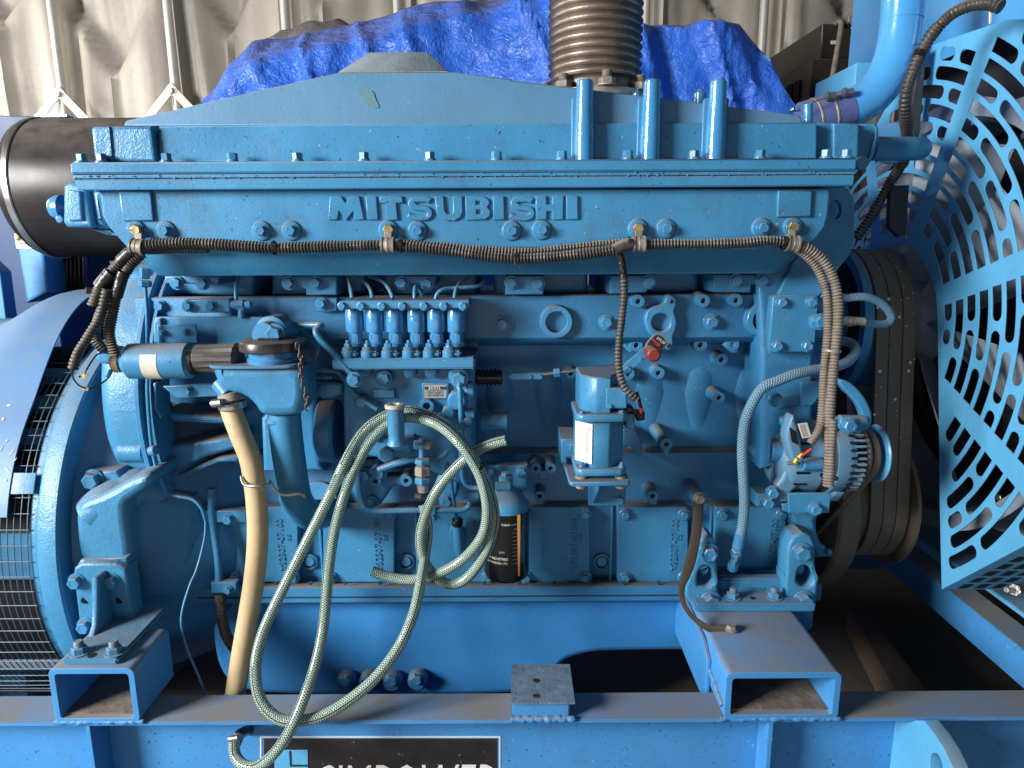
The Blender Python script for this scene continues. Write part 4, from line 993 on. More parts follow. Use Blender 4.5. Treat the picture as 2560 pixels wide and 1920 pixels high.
# ---- flywheel housing
FC = Vector((0, 1.83, .934))
def fh(name, prof, mat=None, parent=None, c=FC, seg=72): return LT(name, parent or EN, prof, (0, c.y, c.z), (1, 0, 0), mat or CAST, seg, up=(0, 0, 1))
FH = fh('flywheel_housing', [(.30, -.900), (.345, -.892), (.362, -.875), (.366, -.855), (.366, -.805), (.30, -.80)])
fh('housing_flange', [(.30, -.8), (.388, -.799), (.390, -.797), (.390, -.789), (.387, -.787), (.3, -.787)], BLUE, FH)
fh('inner_flange', [(.30, -.777), (.378, -.776), (.380, -.774), (.380, -.768), (.30, -.766)], BLUE, FH)
for p, L_ in ((P(0, 2, 1130, 215), .06), (P(0, 2, 1140, 575), .06)):
    q = W(p, 1.49); CL('cast_boss', FH, (q.x - .032, 1.49, q.z), (-.80, 1.49, q.z), .026, CAST, 24, .012)
LH = PL('lower_housing', FH, smooth_loop(T(0, 2, 640, 1120, 655, 1060, 730, 1005, 850, 965, 970, 905, 1110, 820, 1260, 770, 1310, 820, 1280, 900, 1170, 975, 1085, 1030, 1075, 1110, 1110, 1350, 1125, 1500, 1100, 1560, 690, 1560, 650, 1400), 2), 1.385, .28, CAST, .016)
TB('housing_wing', FH, [(*P(0, 2, 820, 1120), 1.425), (*P(0, 2, 930, 1030), 1.43), (*P(0, 2, 1080, 950), 1.455), (*P(0, 2, 1230, 890), 1.475), (*P(0, 2, 1370, 960), 1.50)], .044, CAST, 24)
quad_prism('housing_skirt', FH, [W(p, y) for p, y in zip(T(0, 2, 1060, 960, 1390, 950, 1560, 975, 1700, 1010, 1770, 1120, 1775, 1300, 1700, 1560, 1500, 1700, 1130, 1720, 1110, 1300), (1.44, 1.46, 1.47, 1.48, 1.49, 1.49, 1.49, 1.47, 1.43, 1.43))], (0, .2, 0), BLOCK, .02)
PL('mount_pad', FH, T(0, 2, 650, 1580, 690, 1520, 1090, 1500, 1100, 1570, 1080, 1659, 640, 1659), 1.372, .06, CAST, .006)
PL('side_pad', FH, T(0, 2, 765, 752, 1000, 752, 1090, 880, 900, 905, 780, 890), 1.44, .1, BLUE, .008)
B(FH, P(0, 2, 812, 825), 1.44, 21, kind='bolt')
fh('bell_housing', [(.462, -.958), (.455, -.945), (.435, -.90), (.415, -.84), (.39, -.78), (.355, -.71), (.31, -.64), (.25, -.58), (.12, -.56), (0, -.56)], BLOCK, FH, Vector((0, 1.85, .60)))
PL('bell_top', FH, T(0, 1, 880, 600, 1320, 620, 1330, 1659, 1000, 1659, 985, 1100, 1000, 720), 1.60, .25, CAST, .03)
for a in (T(0, 2, 1420, 545, 1900, 470, 2040, 470, 2040, 560, 1760, 640, 1520, 760), T(0, 2, 1500, 800, 1880, 640, 2060, 620, 2060, 680, 1850, 690, 1640, 810), T(0, 2, 1260, 1400, 1620, 1240, 1700, 1170, 1700, 1260, 1500, 1340, 1330, 1440), T(0, 2, 1400, 240, 2000, 300, 2000, 350, 1500, 330)):
    PL('housing_rib', FH, a, 1.51, .10, BLOCK, .008)
CL('starter_nose', FH, W(P(0, 2, 1500, 430), 1.66), W(P(0, 2, 2000, 430), 1.66), m(16, P(0, 2, 1700, 430), 1.66), BLOCK)
for x, y, r_ in ((1430, 190, 14), (1410, 560, 12), (1510, 880, 13), (1700, 905, 14)): B(FH, P(0, 2, x, y), 1.59, r_)
BX('dark_web', FH, (W((400, 1100), 1.75).x, 1.72, .55), (W((760, 1100), 1.75).x, 1.76, 1.28), BLOCK, .004)
# ================================================================== ENGINE ACCESSORIES
# ---- priming pump / solenoid at the left
BP = PL('support_plate', EN, T(0, 1, 1325, 1115, 1345, 1082, 1400, 1078, 2212, 1080, 2500, 1095, 2560, 1180, 2560, 1659, 1980, 1659, 1700, 1400, 1325, 1300), 1.475, .012, BLUE, .003)
PL('lower_lug', BP, T(0, 2, 1400, 20, 1900, -10, 1900, 108, 1520, 122), 1.44, .012, BLUE, .003); B(BP, P(0, 2, 1620, 60), 1.438, 11)
PL('side_strip', BP, T(0, 1, 1325, 1115, 1385, 1090, 1400, 1300, 1330, 1300), 1.465, .03, BLUE, .003)
PL('side_strip', BP, T(0, 2, 1320, -10, 1350, -10, 1350, 200, 1400, 295, 1380, 300, 1320, 215), 1.46, .05, BLUE, .003)
BR = PL('clamp_plate', EN, T(0, 1, 1355, 1148, 1690, 1145, 1706, 1305, 1372, 1305), 1.445, .006, BLUE, .002)
for x, y in ((1408, 1215), (1612, 1210)): B(BR, P(0, 1, x, y), 1.445, 8.5, kind='stud')
US = PL('pipe_block', EN, T(0, 1, 1585, 932, 1978, 920, 1990, 1042, 1650, 1046), 1.47, .03, BLUE, .003)
for x, y in ((1625, 985), (1825, 985)): B(US, P(0, 1, x, y), 1.47, 12)
CL('union_nut', US, W(P(0, 1, 2000, 975), 1.47), W(P(0, 1, 2170, 975), 1.47), m(10, P(0, 1, 2100, 975), 1.47), BLUE, 12)
CL('union_body', US, W(P(0, 1, 2045, 975), 1.47), W(P(0, 1, 2115, 975), 1.47), m(14, P(0, 1, 2100, 975), 1.47), BLUE, 6, .001)
CL('union_stem', US, W(P(0, 1, 2085, 970), 1.47), W(P(0, 1, 2085, 1090), 1.47), m(8, P(0, 1, 2100, 975), 1.47), BLUE)
TB('thin_pipe', US, [(*P(0, 1, 2040, 930), 1.47), (*P(0, 1, 2040, 800), 1.48), (*P(0, 1, 2060, 740), 1.50)], m(5, P(0, 1, 2100, 975), 1.47), BLUE, 10)

SO = thing('priming_pump', 'horizontal blue cylinder with cream paper label and ribbed grey knob beside the black filler cap', 'hand pump', W(P(0, 1, 1400, 1460), 1.40))
YS = 1.385
def xcyl(name, parent, c, r, x0, x1, y, rpx, mat, Y=YS, bev=None, seg=36, slope=0):
    a = W(P(c, r, x0, y), Y); b = W(P(c, r, x1, y), Y); a.z = b.z = W(P(c, r, (x0 + x1) / 2, y), Y).z
    return CL(name, parent, a, b, m(rpx, P(c, r, (x0 + x1) / 2, y), Y), mat, seg, bev)
xcyl('barrel', SO, 0, 1, 1080, 1690, 1460, 44.5, BLUE, bev=.012)
xcyl('collar', SO, 0, 1, 1050, 1090, 1465, 26, BLACK)
xcyl('brown_collar', SO, 0, 1, 988, 1062, 1466, 27, mat('brown_bakelite', (.36, .25, .17), .6, var=.25, vscale=60))
xcyl('dark_ring', SO, 0, 1, 1655, 1700, 1455, 37, BLACK)
# ribbed knob
a = W(P(0, 1, 1695, 1440), YS); L_ = W(P(0, 1, 2075, 1440), YS).x - a.x; r_ = m(36, P(0, 1, 1900, 1440), YS)
bm = bmesh.new(); rings = []
for h, s in ((0, .90), (.02, .98), (.1, 1.0), (.35, 1.0), (.6, 1.03), (.8, 1.06), (.92, 1.1), (1.0, .9)):
    ring = []
    for k in range(56):
        an = 2 * math.pi * k / 56; lob = .12 * (math.sin(7 * an) ** 2) * min(1, h * 4)
        ring.append(bm.verts.new((L_ * h, r_ * (s - lob) * math.cos(an), r_ * (s - lob) * math.sin(an))))
    rings.append(ring)
for A_, B_ in zip(rings, rings[1:]):
    for k in range(56): bm.faces.new((A_[k], A_[(k + 1) % 56], B_[(k + 1) % 56], B_[k]))
bm.faces.new(rings[0]); bm.faces.new(rings[-1]); bmesh.ops.recalc_face_normals(bm, faces=bm.faces[:])
me = bpy.data.meshes.new('k'); bm.to_mesh(me); bm.free(); me.transform(Matrix.Translation(a))
finish('ribbed_knob', me, mat('grey_brown_plastic', (.06, .053, .05), .5, bump=.0003, var=.2, dust=.5, dustcol=(.14, .12, .11)), SO, 40)
q0 = W(P(0, 1, 1285, 1460), YS); q1 = W(P(0, 1, 1425, 1460), YS); rr = m(44.9, P(0, 1, 1400, 1460), YS)
LT('paper_label', SO, [(rr, 0), (rr + .0004, 0), (rr + .0004, q1.x - q0.x), (rr, q1.x - q0.x)], (q0.x, YS, W(P(0, 1, 1400, 1460), YS).z), (1, 0, 0), PAPER, 40, a0=150, a1=290, up=(0, 0, 1))
PL('terminal_block', SO, smooth_loop(T(0, 1, 815, 1400, 850, 1355, 1000, 1350, 1000, 1495, 860, 1492, 820, 1450), 2), 1.375, .05, BLUE, .008)
CL('terminal_screw', SO, W(P(0, 1, 980, 1392), 1.375), W(P(0, 1, 980, 1392), 1.366), m(6, P(0, 1, 980, 1392), 1.37), STEEL, 14)
PL('blue_connector', SO, T(0, 1, 885, 1370, 950, 1370, 955, 1398, 890, 1400), 1.368, .012, mat('bright_blue_plastic', (.03, .10, .55), .4), .002)
TB('wire', SO, [(*P(0, 1, 885, 1385), 1.362), (*P(0, 1, 830, 1410), 1.355), (*P(0, 1, 780, 1480), 1.35), (*P(0, 1, 720, 1580), 1.35), (*P(0, 1, 680, 1600), 1.345)], .0017, BLACK, 8)
TB('wire', SO, [(*P(0, 1, 620, 1500), 1.33), (*P(0, 1, 630, 1600), 1.33), (*P(0, 2, 680, 10), 1.33), (*P(0, 2, 760, 42), 1.335), (*P(0, 2, 860, 5), 1.345), (*P(0, 1, 940, 1600), 1.36), (*P(0, 1, 965, 1520), 1.37)], .0016, BLACK, 8)
PL('wire_tag', SO, T(0, 1, 705, 1565, 760, 1575, 745, 1600, 720, 1620, 700, 1590), 1.345, .003, GOLD, 0)
PL('wire_lug', SO, T(0, 2, 680, 20, 765, 35, 755, 60, 700, 45), 1.333, .003, CLIPM, 0)
CL('wire_lug', SO, W(P(0, 1, 930, 1600), 1.36), W(P(0, 1, 960, 1540), 1.37), .004, mat('blue_crimp', (.05, .2, .5), .4), 10)

# ---- oil filler with black cap
OF = thing('oil_filler', 'blue oil filler neck with black knobbed cap, chain and fat downpipe beside the tan hose', 'oil filler', W((730, 1240), 1.38))
PL('filler_box', OF, smooth_loop(T(0, 1, 1815, 1505, 1822, 1560) + T(0, 2, 1862, 0, 1885, 30, 1960, 80, 2100, 110, 2180, 180) + T(1, 2, 20, 260, 80, 290, 330, 290, 395, 240, 430, 120) + T(1, 1, 425, 1600, 360, 1512) + T(0, 1, 2212, 1508), 1), 1.34, .10, BLUE, .02)
yq = 1.33
zf_ = W(P(1, 1, 100, 1503), 1.335).z
VP_ = smooth_loop([(W(P(0, 1, 1795, 1500), 1.37).x, 1.40), (W(P(0, 1, 1800, 1500), 1.35).x, 1.345), (W(P(0, 1, 1900, 1500), 1.335).x, 1.332), (W(P(1, 1, 300, 1500), 1.335).x, 1.332), (W(P(1, 1, 375, 1500), 1.36).x, 1.36), (W(P(1, 1, 375, 1500), 1.36).x, 1.45), (W(P(0, 1, 1860, 1500), 1.40).x, 1.45)], 2)
quad_prism('top_flange', OF, [Vector((x, y, zf_ - .006)) for x, y in VP_], (0, 0, .006), BLUE, .0015)
c0 = W(P(1, 1, 150, 1530), 1.385); z0 = zf_ - .001; zc = W(P(1, 1, 175, 1408), 1.312).z
rn = m(57, P(1, 1, 175, 1480), 1.385); ry = 1.385
LT('neck', OF, [(0, 0), (rn * 1.05, 0), (rn * 1.07, .008), (rn * .99, .012), (rn * .99, zc - z0), (0, zc - z0)], (c0.x, ry, z0), (0, 0, 1), GLOSS, 40)
# cap: lobed disc
bm = bmesh.new(); rc = rn * 1.36; rings = []
for h, s in ((0, .97), (.002, 1.0), (.015, 1.0), (.019, .97), (.021, .90)):
    ring = []
    for k in range(72):
        an = 2 * math.pi * k / 72; lob = 0
        for ce in (-35, 25, 150):
            dd = (math.degrees(an) - ce + 180) % 360 - 180
            lob += .13 * math.exp(-(dd / 13) ** 2)
        ring.append(bm.verts.new((c0.x + rc * (s + lob) * math.cos(an), ry + rc * (s + lob) * math.sin(an), zc - .001 + h)))
    rings.append(ring)
for A_, B_ in zip(rings, rings[1:]):
    for k in range(72): bm.faces.new((A_[k], A_[(k + 1) % 72], B_[(k + 1) % 72], B_[k]))
bm.faces.new(rings[0]); bm.faces.new(rings[-1]); bmesh.ops.recalc_face_normals(bm, faces=bm.faces[:])
me = bpy.data.meshes.new('cap'); bm.to_mesh(me); bm.free()
cap = finish('filler_cap', me, mat('black_cap_plastic', (.028, .025, .024), .3, bump=.0003, var=.3, dust=.7, dustcol=(.13, .115, .105)), OF, 40)
BX('cap_handle', cap, (c0.x - .022, ry - .02, zc + .0195), (c0.x + .022, ry - .012, zc + .025), cap.data.materials[0], .002)
pr = m(41, P(1, 2, 250, 600), 1.36)
LT('collar', OF, cylp(m(29 + 0, P(1, 2, 185, 320), 1.36) * 1.0, .018, .006), W(P(1, 2, 190, 350), 1.385), (0, 0, 1), BLUE, 32)
TB('downpipe', OF, [(*P(1, 2, 245, 250), 1.395), (*P(1, 2, 250, 340), 1.395), (*P(1, 2, 285, 640), 1.40), (*P(1, 2, 325, 900), 1.405), (*P(1, 2, 365, 1030), 1.42), (*P(1, 2, 450, 1120), 1.45), (*P(1, 2, 580, 1120), 1.50), (*P(1, 2, 640, 1080), 1.56)], pr, BLUE, 32, step=.01)
CL('pipe_flange', OF, W(P(1, 2, 540, 1010), 1.545), W(P(1, 2, 560, 1000), 1.56), pr * 1.35, BLUE, 28)
for i in range(13):                                 # chain links
    t_ = i / 12; pp_ = (P(1, 1, 360, 1330)[0] + t_ * 22 + 3 * math.sin(t_ * 9), P(1, 1, 360, 1330)[1] + t_ * 152)
    c_ = W(pp_, 1.315); a_ = R(90 * (i % 2) + 20); rr = .0062
    pts = [c_ + Vector((rr * .62 * math.cos(u) * math.cos(a_), rr * .62 * math.cos(u) * math.sin(a_), rr * 1.25 * math.sin(u))) for u in [2 * math.pi * k / 16 for k in range(17)]]
    TB('chain_link', OF, pts, .0013, RUST, 6, raw=True, step=.003)

# round boss and pipes behind the cap
RBs = LT('round_boss', EN, [(0, 0), (m(42, P(1, 1, 205, 1200), 1.45), 0), (m(42, P(1, 1, 205, 1200), 1.45), .04), (m(32, P(1, 1, 205, 1200), 1.45), .045), (m(30, P(1, 1, 205, 1200), 1.45), .07), (0, .07)], W(P(1, 1, 210, 1200), 1.45), (-.15, -1, 0), BLUE, 32)
B(RBs, P(1, 1, 165, 1225), 1.385, 20)
TB('fuel_feed_pipe', EN, [(*P(1, 1, 330, 1152), 1.45), (*P(1, 1, 500, 1150), 1.44), (*P(1, 1, 565, 1155), 1.43), (*P(1, 1, 515, 1190), 1.42), (*P(1, 1, 545, 1265), 1.415), (*P(1, 1, 700, 1430), 1.41), (*P(1, 1, 850, 1590), 1.41)], m(8.5, P(1, 1, 600, 1300), 1.42), BLUE, 14)
TB('fuel_return_pipe', EN, [(*P(1, 1, 400, 1210), 1.47), (*P(1, 1, 540, 1340), 1.46), (*P(1, 1, 480, 1500), 1.455), (*P(1, 1, 520, 1540), 1.455), (*P(1, 1, 690, 1550), 1.455), (*P(1, 1, 770, 1620), 1.45), (*P(1, 2, 800, 20), 1.445), (*P(1, 2, 870, 100), 1.44), (*P(1, 2, 1050, 220), 1.43)], m(6.5, P(1, 1, 600, 1300), 1.42), BLUE, 12)
for y in (1600, 1655): CL('guide_tube', EN, W(P(1, 1, 450, y), 1.46), W(P(1, 1, 660, y), 1.46), m(6, P(1, 1, 500, 1600), 1.46), BLUE, 14)

# ---- fuel injection pump
FP = PL('fuel_injection_pump', EN, T(1, 1, 640, 1480, 690, 1440, 1890, 1425, 1890, 1659) + T(1, 2, 1900, 0, 1895, 560, 1830, 900, 1200, 620, 900, 640, 760, 640, 750, 0), 1.46, .12, BLOCK, .006)
zb0 = W(P(1, 1, 1200, 1008), 1.43).z; zb1 = W(P(1, 1, 1200, 940), 1.43).z
xl = W(P(1, 1, 722, 975), 1.43).x; xr_ = W(P(1, 1, 1842, 975), 1.43).x
CB = BX('delivery_clamp_bar', FP, (xl, 1.43, zb0), (xr_, 1.52, zb1), BLUE, .002)
for x in (745, 910, 1090, 1268, 1455, 1625, 1790): B(FP, P(1, 1, x, 986), 1.43, 9.5, kind='flange_bolt')
zt = W(P(1, 1, 1200, 1440), 1.405).z
BX('pump_deck', FP, (W(P(1, 1, 655, 1460), 1.405).x, 1.405, zt - .022), (W(P(1, 1, 1888, 1460), 1.405).x, 1.58, zt), BLUE, .003)
PL('pump_back', FP, T(1, 1, 740, 900, 1960, 900, 1985, 960, 1990, 1100, 1880, 1440, 750, 1440), 1.545, .02, BLOCK, .003)
for i, x in enumerate((852, 1027, 1200, 1386, 1556, 1730)):
    p = P(1, 1, x, 1100); Yc = 1.462; c_ = W(p, Yc); rr = m(23, p, Yc)
    def zy(y, Y=Yc): return W(P(1, 1, x, y), Y).z
    dv = LT('delivery_valve', FP, [(0, zy(1330)), (rr * .88, zy(1330)), (rr * .95, zy(1300)), (rr * .74, zy(1290)), (rr * .70, zy(1210)), (rr * .97, zy(1205)), (rr, zy(1190)), (rr, zy(1040)), (rr * .92, zy(1020)), (rr * .90, zy(1010)), (0, zy(1008))], (c_.x, Yc, 0), (0, 0, 1), GLOSS, 32)
    me = hexhead(0, zy(1225) - zy(1287), cham=.0); me.transform(Matrix.Diagonal((rr * .78, rr * .78, 1, 1))); me.transform(Matrix.Translation((c_.x, Yc, zy(1287)))); finish('hex_nut', me, BLUE, FP, 30)
    LT('seal_ring', FP, cylp(rr * .93, .004, .001), (c_.x, Yc, zy(1012)), (0, 0, 1), RUST, 28)
    # clamp foot and stud
    s_ = W(P(1, 1, (800, 970, 1145, 1325, 1503, 1672)[i], 1420), 1.425)
    LT('clamp_foot', FP, [(0, 0), (.0145, 0), (.015, .005), (.0145, .013), (.0115, .015), (.012, .019), (.009, .021), (0, .021)], (s_.x, 1.425, zt), (0, 0, 1), BLUE if i > 1 else BLOCK, 24)
    BX('clamp_bar', FP, (s_.x - .004, 1.415, zt + .0005), (c_.x + .012, 1.462, zt + .014), BLUE, .004)
    bolt_at(FP, (s_.x, 1.425, zt + .0205), .0082, (0, 0, 1), GLOSS if i > 1 else BLUE, 'stud', 'stud_nut')
# fuel lines going up
for pts in (((795, 740, 1.50), (815, 820, 1.47), (830, 920, 1.455)), ((860, 735, 1.52), (950, 790, 1.50), (990, 850, 1.47), (1005, 920, 1.455)), ((980, 730, 1.53), (1090, 770, 1.50), (1150, 840, 1.47), (1182, 920, 1.455)),
            ((1440, 895, 1.50), (1410, 830, 1.485), (1380, 815, 1.47), (1370, 850, 1.46), (1370, 920, 1.455)), ((1985, 730, 1.53), (1965, 780, 1.50), (1910, 815, 1.48), (1700, 830, 1.47), (1610, 845, 1.46), (1565, 880, 1.455), (1550, 925, 1.455)),
            ((1850, 735, 1.52), (1770, 780, 1.49), (1725, 850, 1.465), (1716, 920, 1.455))):
    TB('fuel_line', FP, [(*P(1, 1, x, y), Y) for x, y, Y in pts], m(5, P(1, 1, 1300, 850), 1.46), BLUE, 12)
B(FP, P(1, 1, 565, 965), 1.51, 12)
PL('bracket_ear', FP, T(1, 1, 520, 920, 700, 915, 700, 1030, 600, 1040, 520, 1030), 1.515, .02, BLUE, .003)
# cast bulges of the pump side
for x, y, r_ in ((1110, 1600, 22), (1340, 1540, 17), (1520, 1540, 17), (960, 1520, 18)):
    LT('cast_boss', FP, [(m(r_, P(1, 1, x, y), 1.45), 0), (m(r_ * .9, P(1, 1, x, y), 1.45), .02), (0, .026)], W(P(1, 1, x, y), 1.462), (0, -1, 0), BLOCK, 24)
for c_, x, y, r_, Y in ((2, 1110, 1610, 15, 1.44), (1, 850, 1620, 15, 1.40)): B(FP, P(1, 1, x, y), Y, r_)
B(FP, P(1, 1, 1755, 1610), 1.435, 18)
LT('union_boss', FP, cylp(m(25, P(1, 1, 1750, 1560), 1.44), .03, .006), W(P(1, 1, 1755, 1560), 1.462), (0, -1, 0), BLUE, 28)
NPt = PL('pump_plate', FP, TR(1, 2, 1435, -8, 1665, 128), 1.452, .006, BLUE, .002)
NP = PL('nameplate', FP, TR(1, 2, 1455, 8, 1645, 122), 1.4505, .001, mat('dull_aluminium_plate', (.40, .41, .41), .45, metal=.5, var=.2, vscale=60), 0)
PL('black_band', NP, TR(1, 2, 1458, 24, 1642, 48), 1.4497, .0006, INK, 0)
TX('lettering', NP, 'ZEXEL', P(1, 2, 1490, 46), 6, 1.4492, WHITE, width=32, bold=.02)
for k in range(4): TX('lettering', NP, 'NP-PE6 106682 9500'[k:k + 14], P(1, 2, 1480, 64 + k * 14), 2.6, 1.4497, INK, width=40)
# pump lower side details
for x, y, r_, Y in ((905, 160, 16, 1.435), (1735, 145, 24, 1.43), (1665, 245, 17, 1.44), (1835, 330, 13, 1.44)):
    LT('side_plug', FP, cylp(m(r_, P(1, 2, x, y), Y), .035, .004), W(P(1, 2, x, y), Y) + Vector((0, .03, 0)), (0, -1, 0), BLUE, 24)
PL('square_socket', FP, TR(1, 2, 885, 150, 940, 200), 1.4335, .004, DARKHOLE, 0)
PL('raised_panel', FP, TR(1, 2, 1005, 50, 1200, 125), 1.452, .02, BLUE, .003)
BOSS(FP, P(1, 2, 1475, 195), 1.445, 18, .02, .5); BOSS(FP, P(1, 2, 1590, 290), 1.44, 9, .02)
TB('vertical_pipe', FP, [(*P(1, 1, 1755, 1640), 1.425), (*P(1, 2, 1760, 40), 1.415), (*P(1, 2, 1768, 200), 1.415), (*P(1, 2, 1772, 450), 1.415), (*P(1, 2, 1775, 700), 1.42), (*P(1, 2, 1790, 830), 1.425), (*P(1, 2, 1850, 890), 1.43), (*P(1, 2, 1960, 900), 1.43)], m(6.5, P(1, 2, 1770, 300), 1.42), BLUE, 14)
CL('pipe_nut', FP, W(P(1, 2, 1757, -5), 1.418), W(P(1, 2, 1760, 45), 1.418), m(9, P(1, 2, 1757, 0), 1.42), BLUE, 6, .001)
PL('column', FP, TR(1, 2, 1800, 0, 1875, 860), 1.455, .05, BLUE, .006)
PL('lever', FP, smooth_loop(T(1, 2, 1800, -10, 1890, -10, 1885, 130, 1850, 160, 1800, 150), 1), 1.445, .012, BLUE, .004)
PL('lever', FP, smooth_loop(T(1, 2, 1810, 220, 1890, 220, 1895, 300, 1850, 310, 1800, 270), 1), 1.445, .012, BLUE, .004)
CL('side_canister', FP, W(P(1, 2, 1940, 325), 1.49), W(P(1, 2, 2175, 325), 1.49), m(23, P(1, 2, 2050, 325), 1.49), BLUE, 28, .002)
# coupling between pump and drive
CP = CL('drive_coupling', FP, W(P(1, 2, 560, 400), 1.52), W(P(1, 2, 720, 400), 1.52), m(80, P(1, 2, 600, 400), 1.52), BLOCK, 48, .006)
PL('drive_case', EN, T(1, 2, 380, -50, 520, -60, 560, 60, 520, 150, 520, 500, 560, 700, 600, 760, 60, 760, 40, 300), 1.50, .06, BLUE, .01)
PL('drive_bracket', FP, T(1, 2, 530, 10, 620, -20, 740, 0, 740, 90, 640, 125, 540, 110), 1.45, .04, BLUE, .006); CL('bracket_bolt', FP, W(P(1, 2, 485, 65), 1.44), W(P(1, 2, 540, 65), 1.44), m(10, P(1, 2, 500, 65), 1.44), BLUE, 6)

# ---- feed pump below
FD = PL('feed_pump', FP, smooth_loop(T(1, 2, 915, 590, 920, 500, 990, 440, 1080, 440, 1180, 480, 1290, 480, 1360, 470, 1370, 600, 1300, 640, 1240, 610, 1190, 660, 1000, 640), 1), 1.42, .06, BLUE, .012)
B(FD, P(1, 2, 1130, 600), 1.408, 21, kind='plain', name='hex_plug'); CL('small_cap', FD, W(P(1, 2, 1030, 490), 1.42), W(P(1, 2, 1030, 430), 1.42), m(13, P(1, 2, 1030, 450), 1.42), BLUE, 20)
c_ = W(P(1, 2, 1215, 480), 1.355)
def zz2(y): return W(P(1, 2, 1215, y), 1.355).z
LT('primer_barrel', FD, [(0, zz2(520)), (.020, zz2(520)), (.0165, zz2(490)), (.0155, zz2(440)), (.0165, zz2(420)), (.0165, zz2(200)), (0, zz2(198))], (c_.x, 1.355, 0), (0, 0, 1), BLUE, 28)
cx_ = W(P(1, 2, 1200, 195), 1.355)
LT('primer_knob', FD, [(0, 0), (.017, 0), (.0205, .003), (.0205, .008), (.018, .010), (.010, .010), (.009, .007), (0, .007)], (cx_.x, 1.355, zz2(215)), (0, 0, 1), mat('pale_plastic', (.42, .40, .37), .5, var=.2, vscale=80), 12)
for k in range(8):
    a_ = 2 * math.pi * k / 8; CL('knob_hole', FD, (cx_.x + .0135 * math.cos(a_), 1.355 + .0135 * math.sin(a_), zz2(215) + .0095), (cx_.x + .0135 * math.cos(a_), 1.355 + .0135 * math.sin(a_), zz2(215) + .0104), .0021, DARKHOLE, 8, 0)
xcyl('banjo', FD, 1, 2, 1365, 1500, 525, 12, BLUE, 1.40); xcyl('brass_nut', FD, 1, 2, 1465, 1510, 525, 13, GOLD, 1.395, seg=8)
CL('banjo_eye', FD, W(P(1, 2, 1435, 470), 1.40), W(P(1, 2, 1435, 640), 1.40), m(8, P(1, 2, 1435, 560), 1.4), BLUE, 16)
CL('banjo_ball', FD, W(P(1, 2, 1435, 480), 1.40), W(P(1, 2, 1435, 575), 1.40), m(13, P(1, 2, 1435, 560), 1.4), BLUE, 20, .008)
VF = LT('check_valve', FP, [(0, 0), (m(13, P(1, 2, 1440, 800), 1.39), 0), (m(13, P(1, 2, 1440, 800), 1.39), W(P(1, 2, 1440, 700), 1.39).z - W(P(1, 2, 1440, 790), 1.39).z), (0, .03)], W(P(1, 2, 1440, 795), 1.39), (0, 0, 1), CLIPM, 20)
for y0, y1, mm in ((690, 645, BLUE), (790, 705, CLIPM), (860, 800, BLUE)): CL('hex_union', VF, W(P(1, 2, 1440, y0), 1.39), W(P(1, 2, 1440, y1), 1.39), m(21, P(1, 2, 1440, 800), 1.39), mm, 6, .003)
CL('brass_ferrule', VF, W(P(1, 2, 1442, 900), 1.39), W(P(1, 2, 1442, 862), 1.39), m(13, P(1, 2, 1440, 880), 1.39), GOLD, 20)
# timing bracket and pipework under the pump
TBk = PL('pump_bracket', EN, [smooth_loop(T(1, 2, 830, 640, 1010, 660, 1080, 640, 1080, 800, 1240, 800, 1290, 760, 1350, 810, 1340, 870, 1290, 890, 1190, 880, 1110, 1000, 1060, 1060, 1000, 1070, 900, 1030, 860, 900, 840, 760), 1)], 1.50, .04, BLOCK, .008)
for x, y, r_ in ((935, 785, 15), (1060, 760, 17), (1000, 1015, 11)): B(TBk, P(1, 2, x, y), 1.49, r_)
for x, y in ((1030, 838), (1298, 838)): BOSS(EN, P(1, 2, x, y), 1.475, 15, .04)
TB('lube_pipe', EN, [(*P(1, 2, 1060, 740), 1.47), (*P(1, 2, 1200, 690), 1.465), (*P(1, 2, 1400, 640), 1.465), (*P(1, 2, 1560, 640), 1.465), (*P(1, 2, 1640, 600), 1.465), (*P(1, 2, 1670, 540), 1.47)], m(9, P(1, 2, 1200, 700), 1.465), BLUE, 14)
TB('lube_pipe', EN, [(*P(1, 2, 875, 600), 1.45), (*P(1, 2, 880, 800), 1.45), (*P(1, 2, 900, 960), 1.455), (*P(1, 2, 940, 1060), 1.46), (*P(1, 2, 1040, 1095), 1.465), (*P(1, 2, 1300, 1092), 1.465), (*P(1, 2, 1600, 1090), 1.465), (*P(1, 2, 1780, 1085), 1.465), (*P(1, 2, 1840, 1060), 1.465), (*P(1, 2, 1850, 1010), 1.465)], m(7.5, P(1, 2, 1200, 1090), 1.465), BLUE, 14)
PL('pipe_clip', EN, TR(1, 2, 1510, 1060, 1550, 1180), 1.455, .012, BLUE, .002); B(EN, P(1, 2, 1525, 1150), 1.455, 8)
PL('pump_foot', EN, [smooth_loop(T(1, 2, 1520, 900, 1640, 690, 1720, 690, 1760, 900, 1700, 1050, 1600, 1050, 1560, 980), 1)], 1.49, .04, BLOCK, .006)
B(EN, P(1, 2, 1645, 1010), 1.485, 14); BOSS(EN, P(1, 2, 1745, 800), 1.48, 10, .03, .5)
CL('tee_fitting', EN, W(P(1, 2, 1780, 960), 1.455), W(P(1, 2, 1930, 960), 1.455), m(12, P(1, 2, 1800, 960), 1.455), BLUE, 8, .002)
BX('tee_block', EN, *[Vector(v) for v in (W(P(1, 2, 1780, 1000), 1.46), W(P(1, 2, 1875, 930), 1.45))], mat=BLUE, bev=.003) if False else None

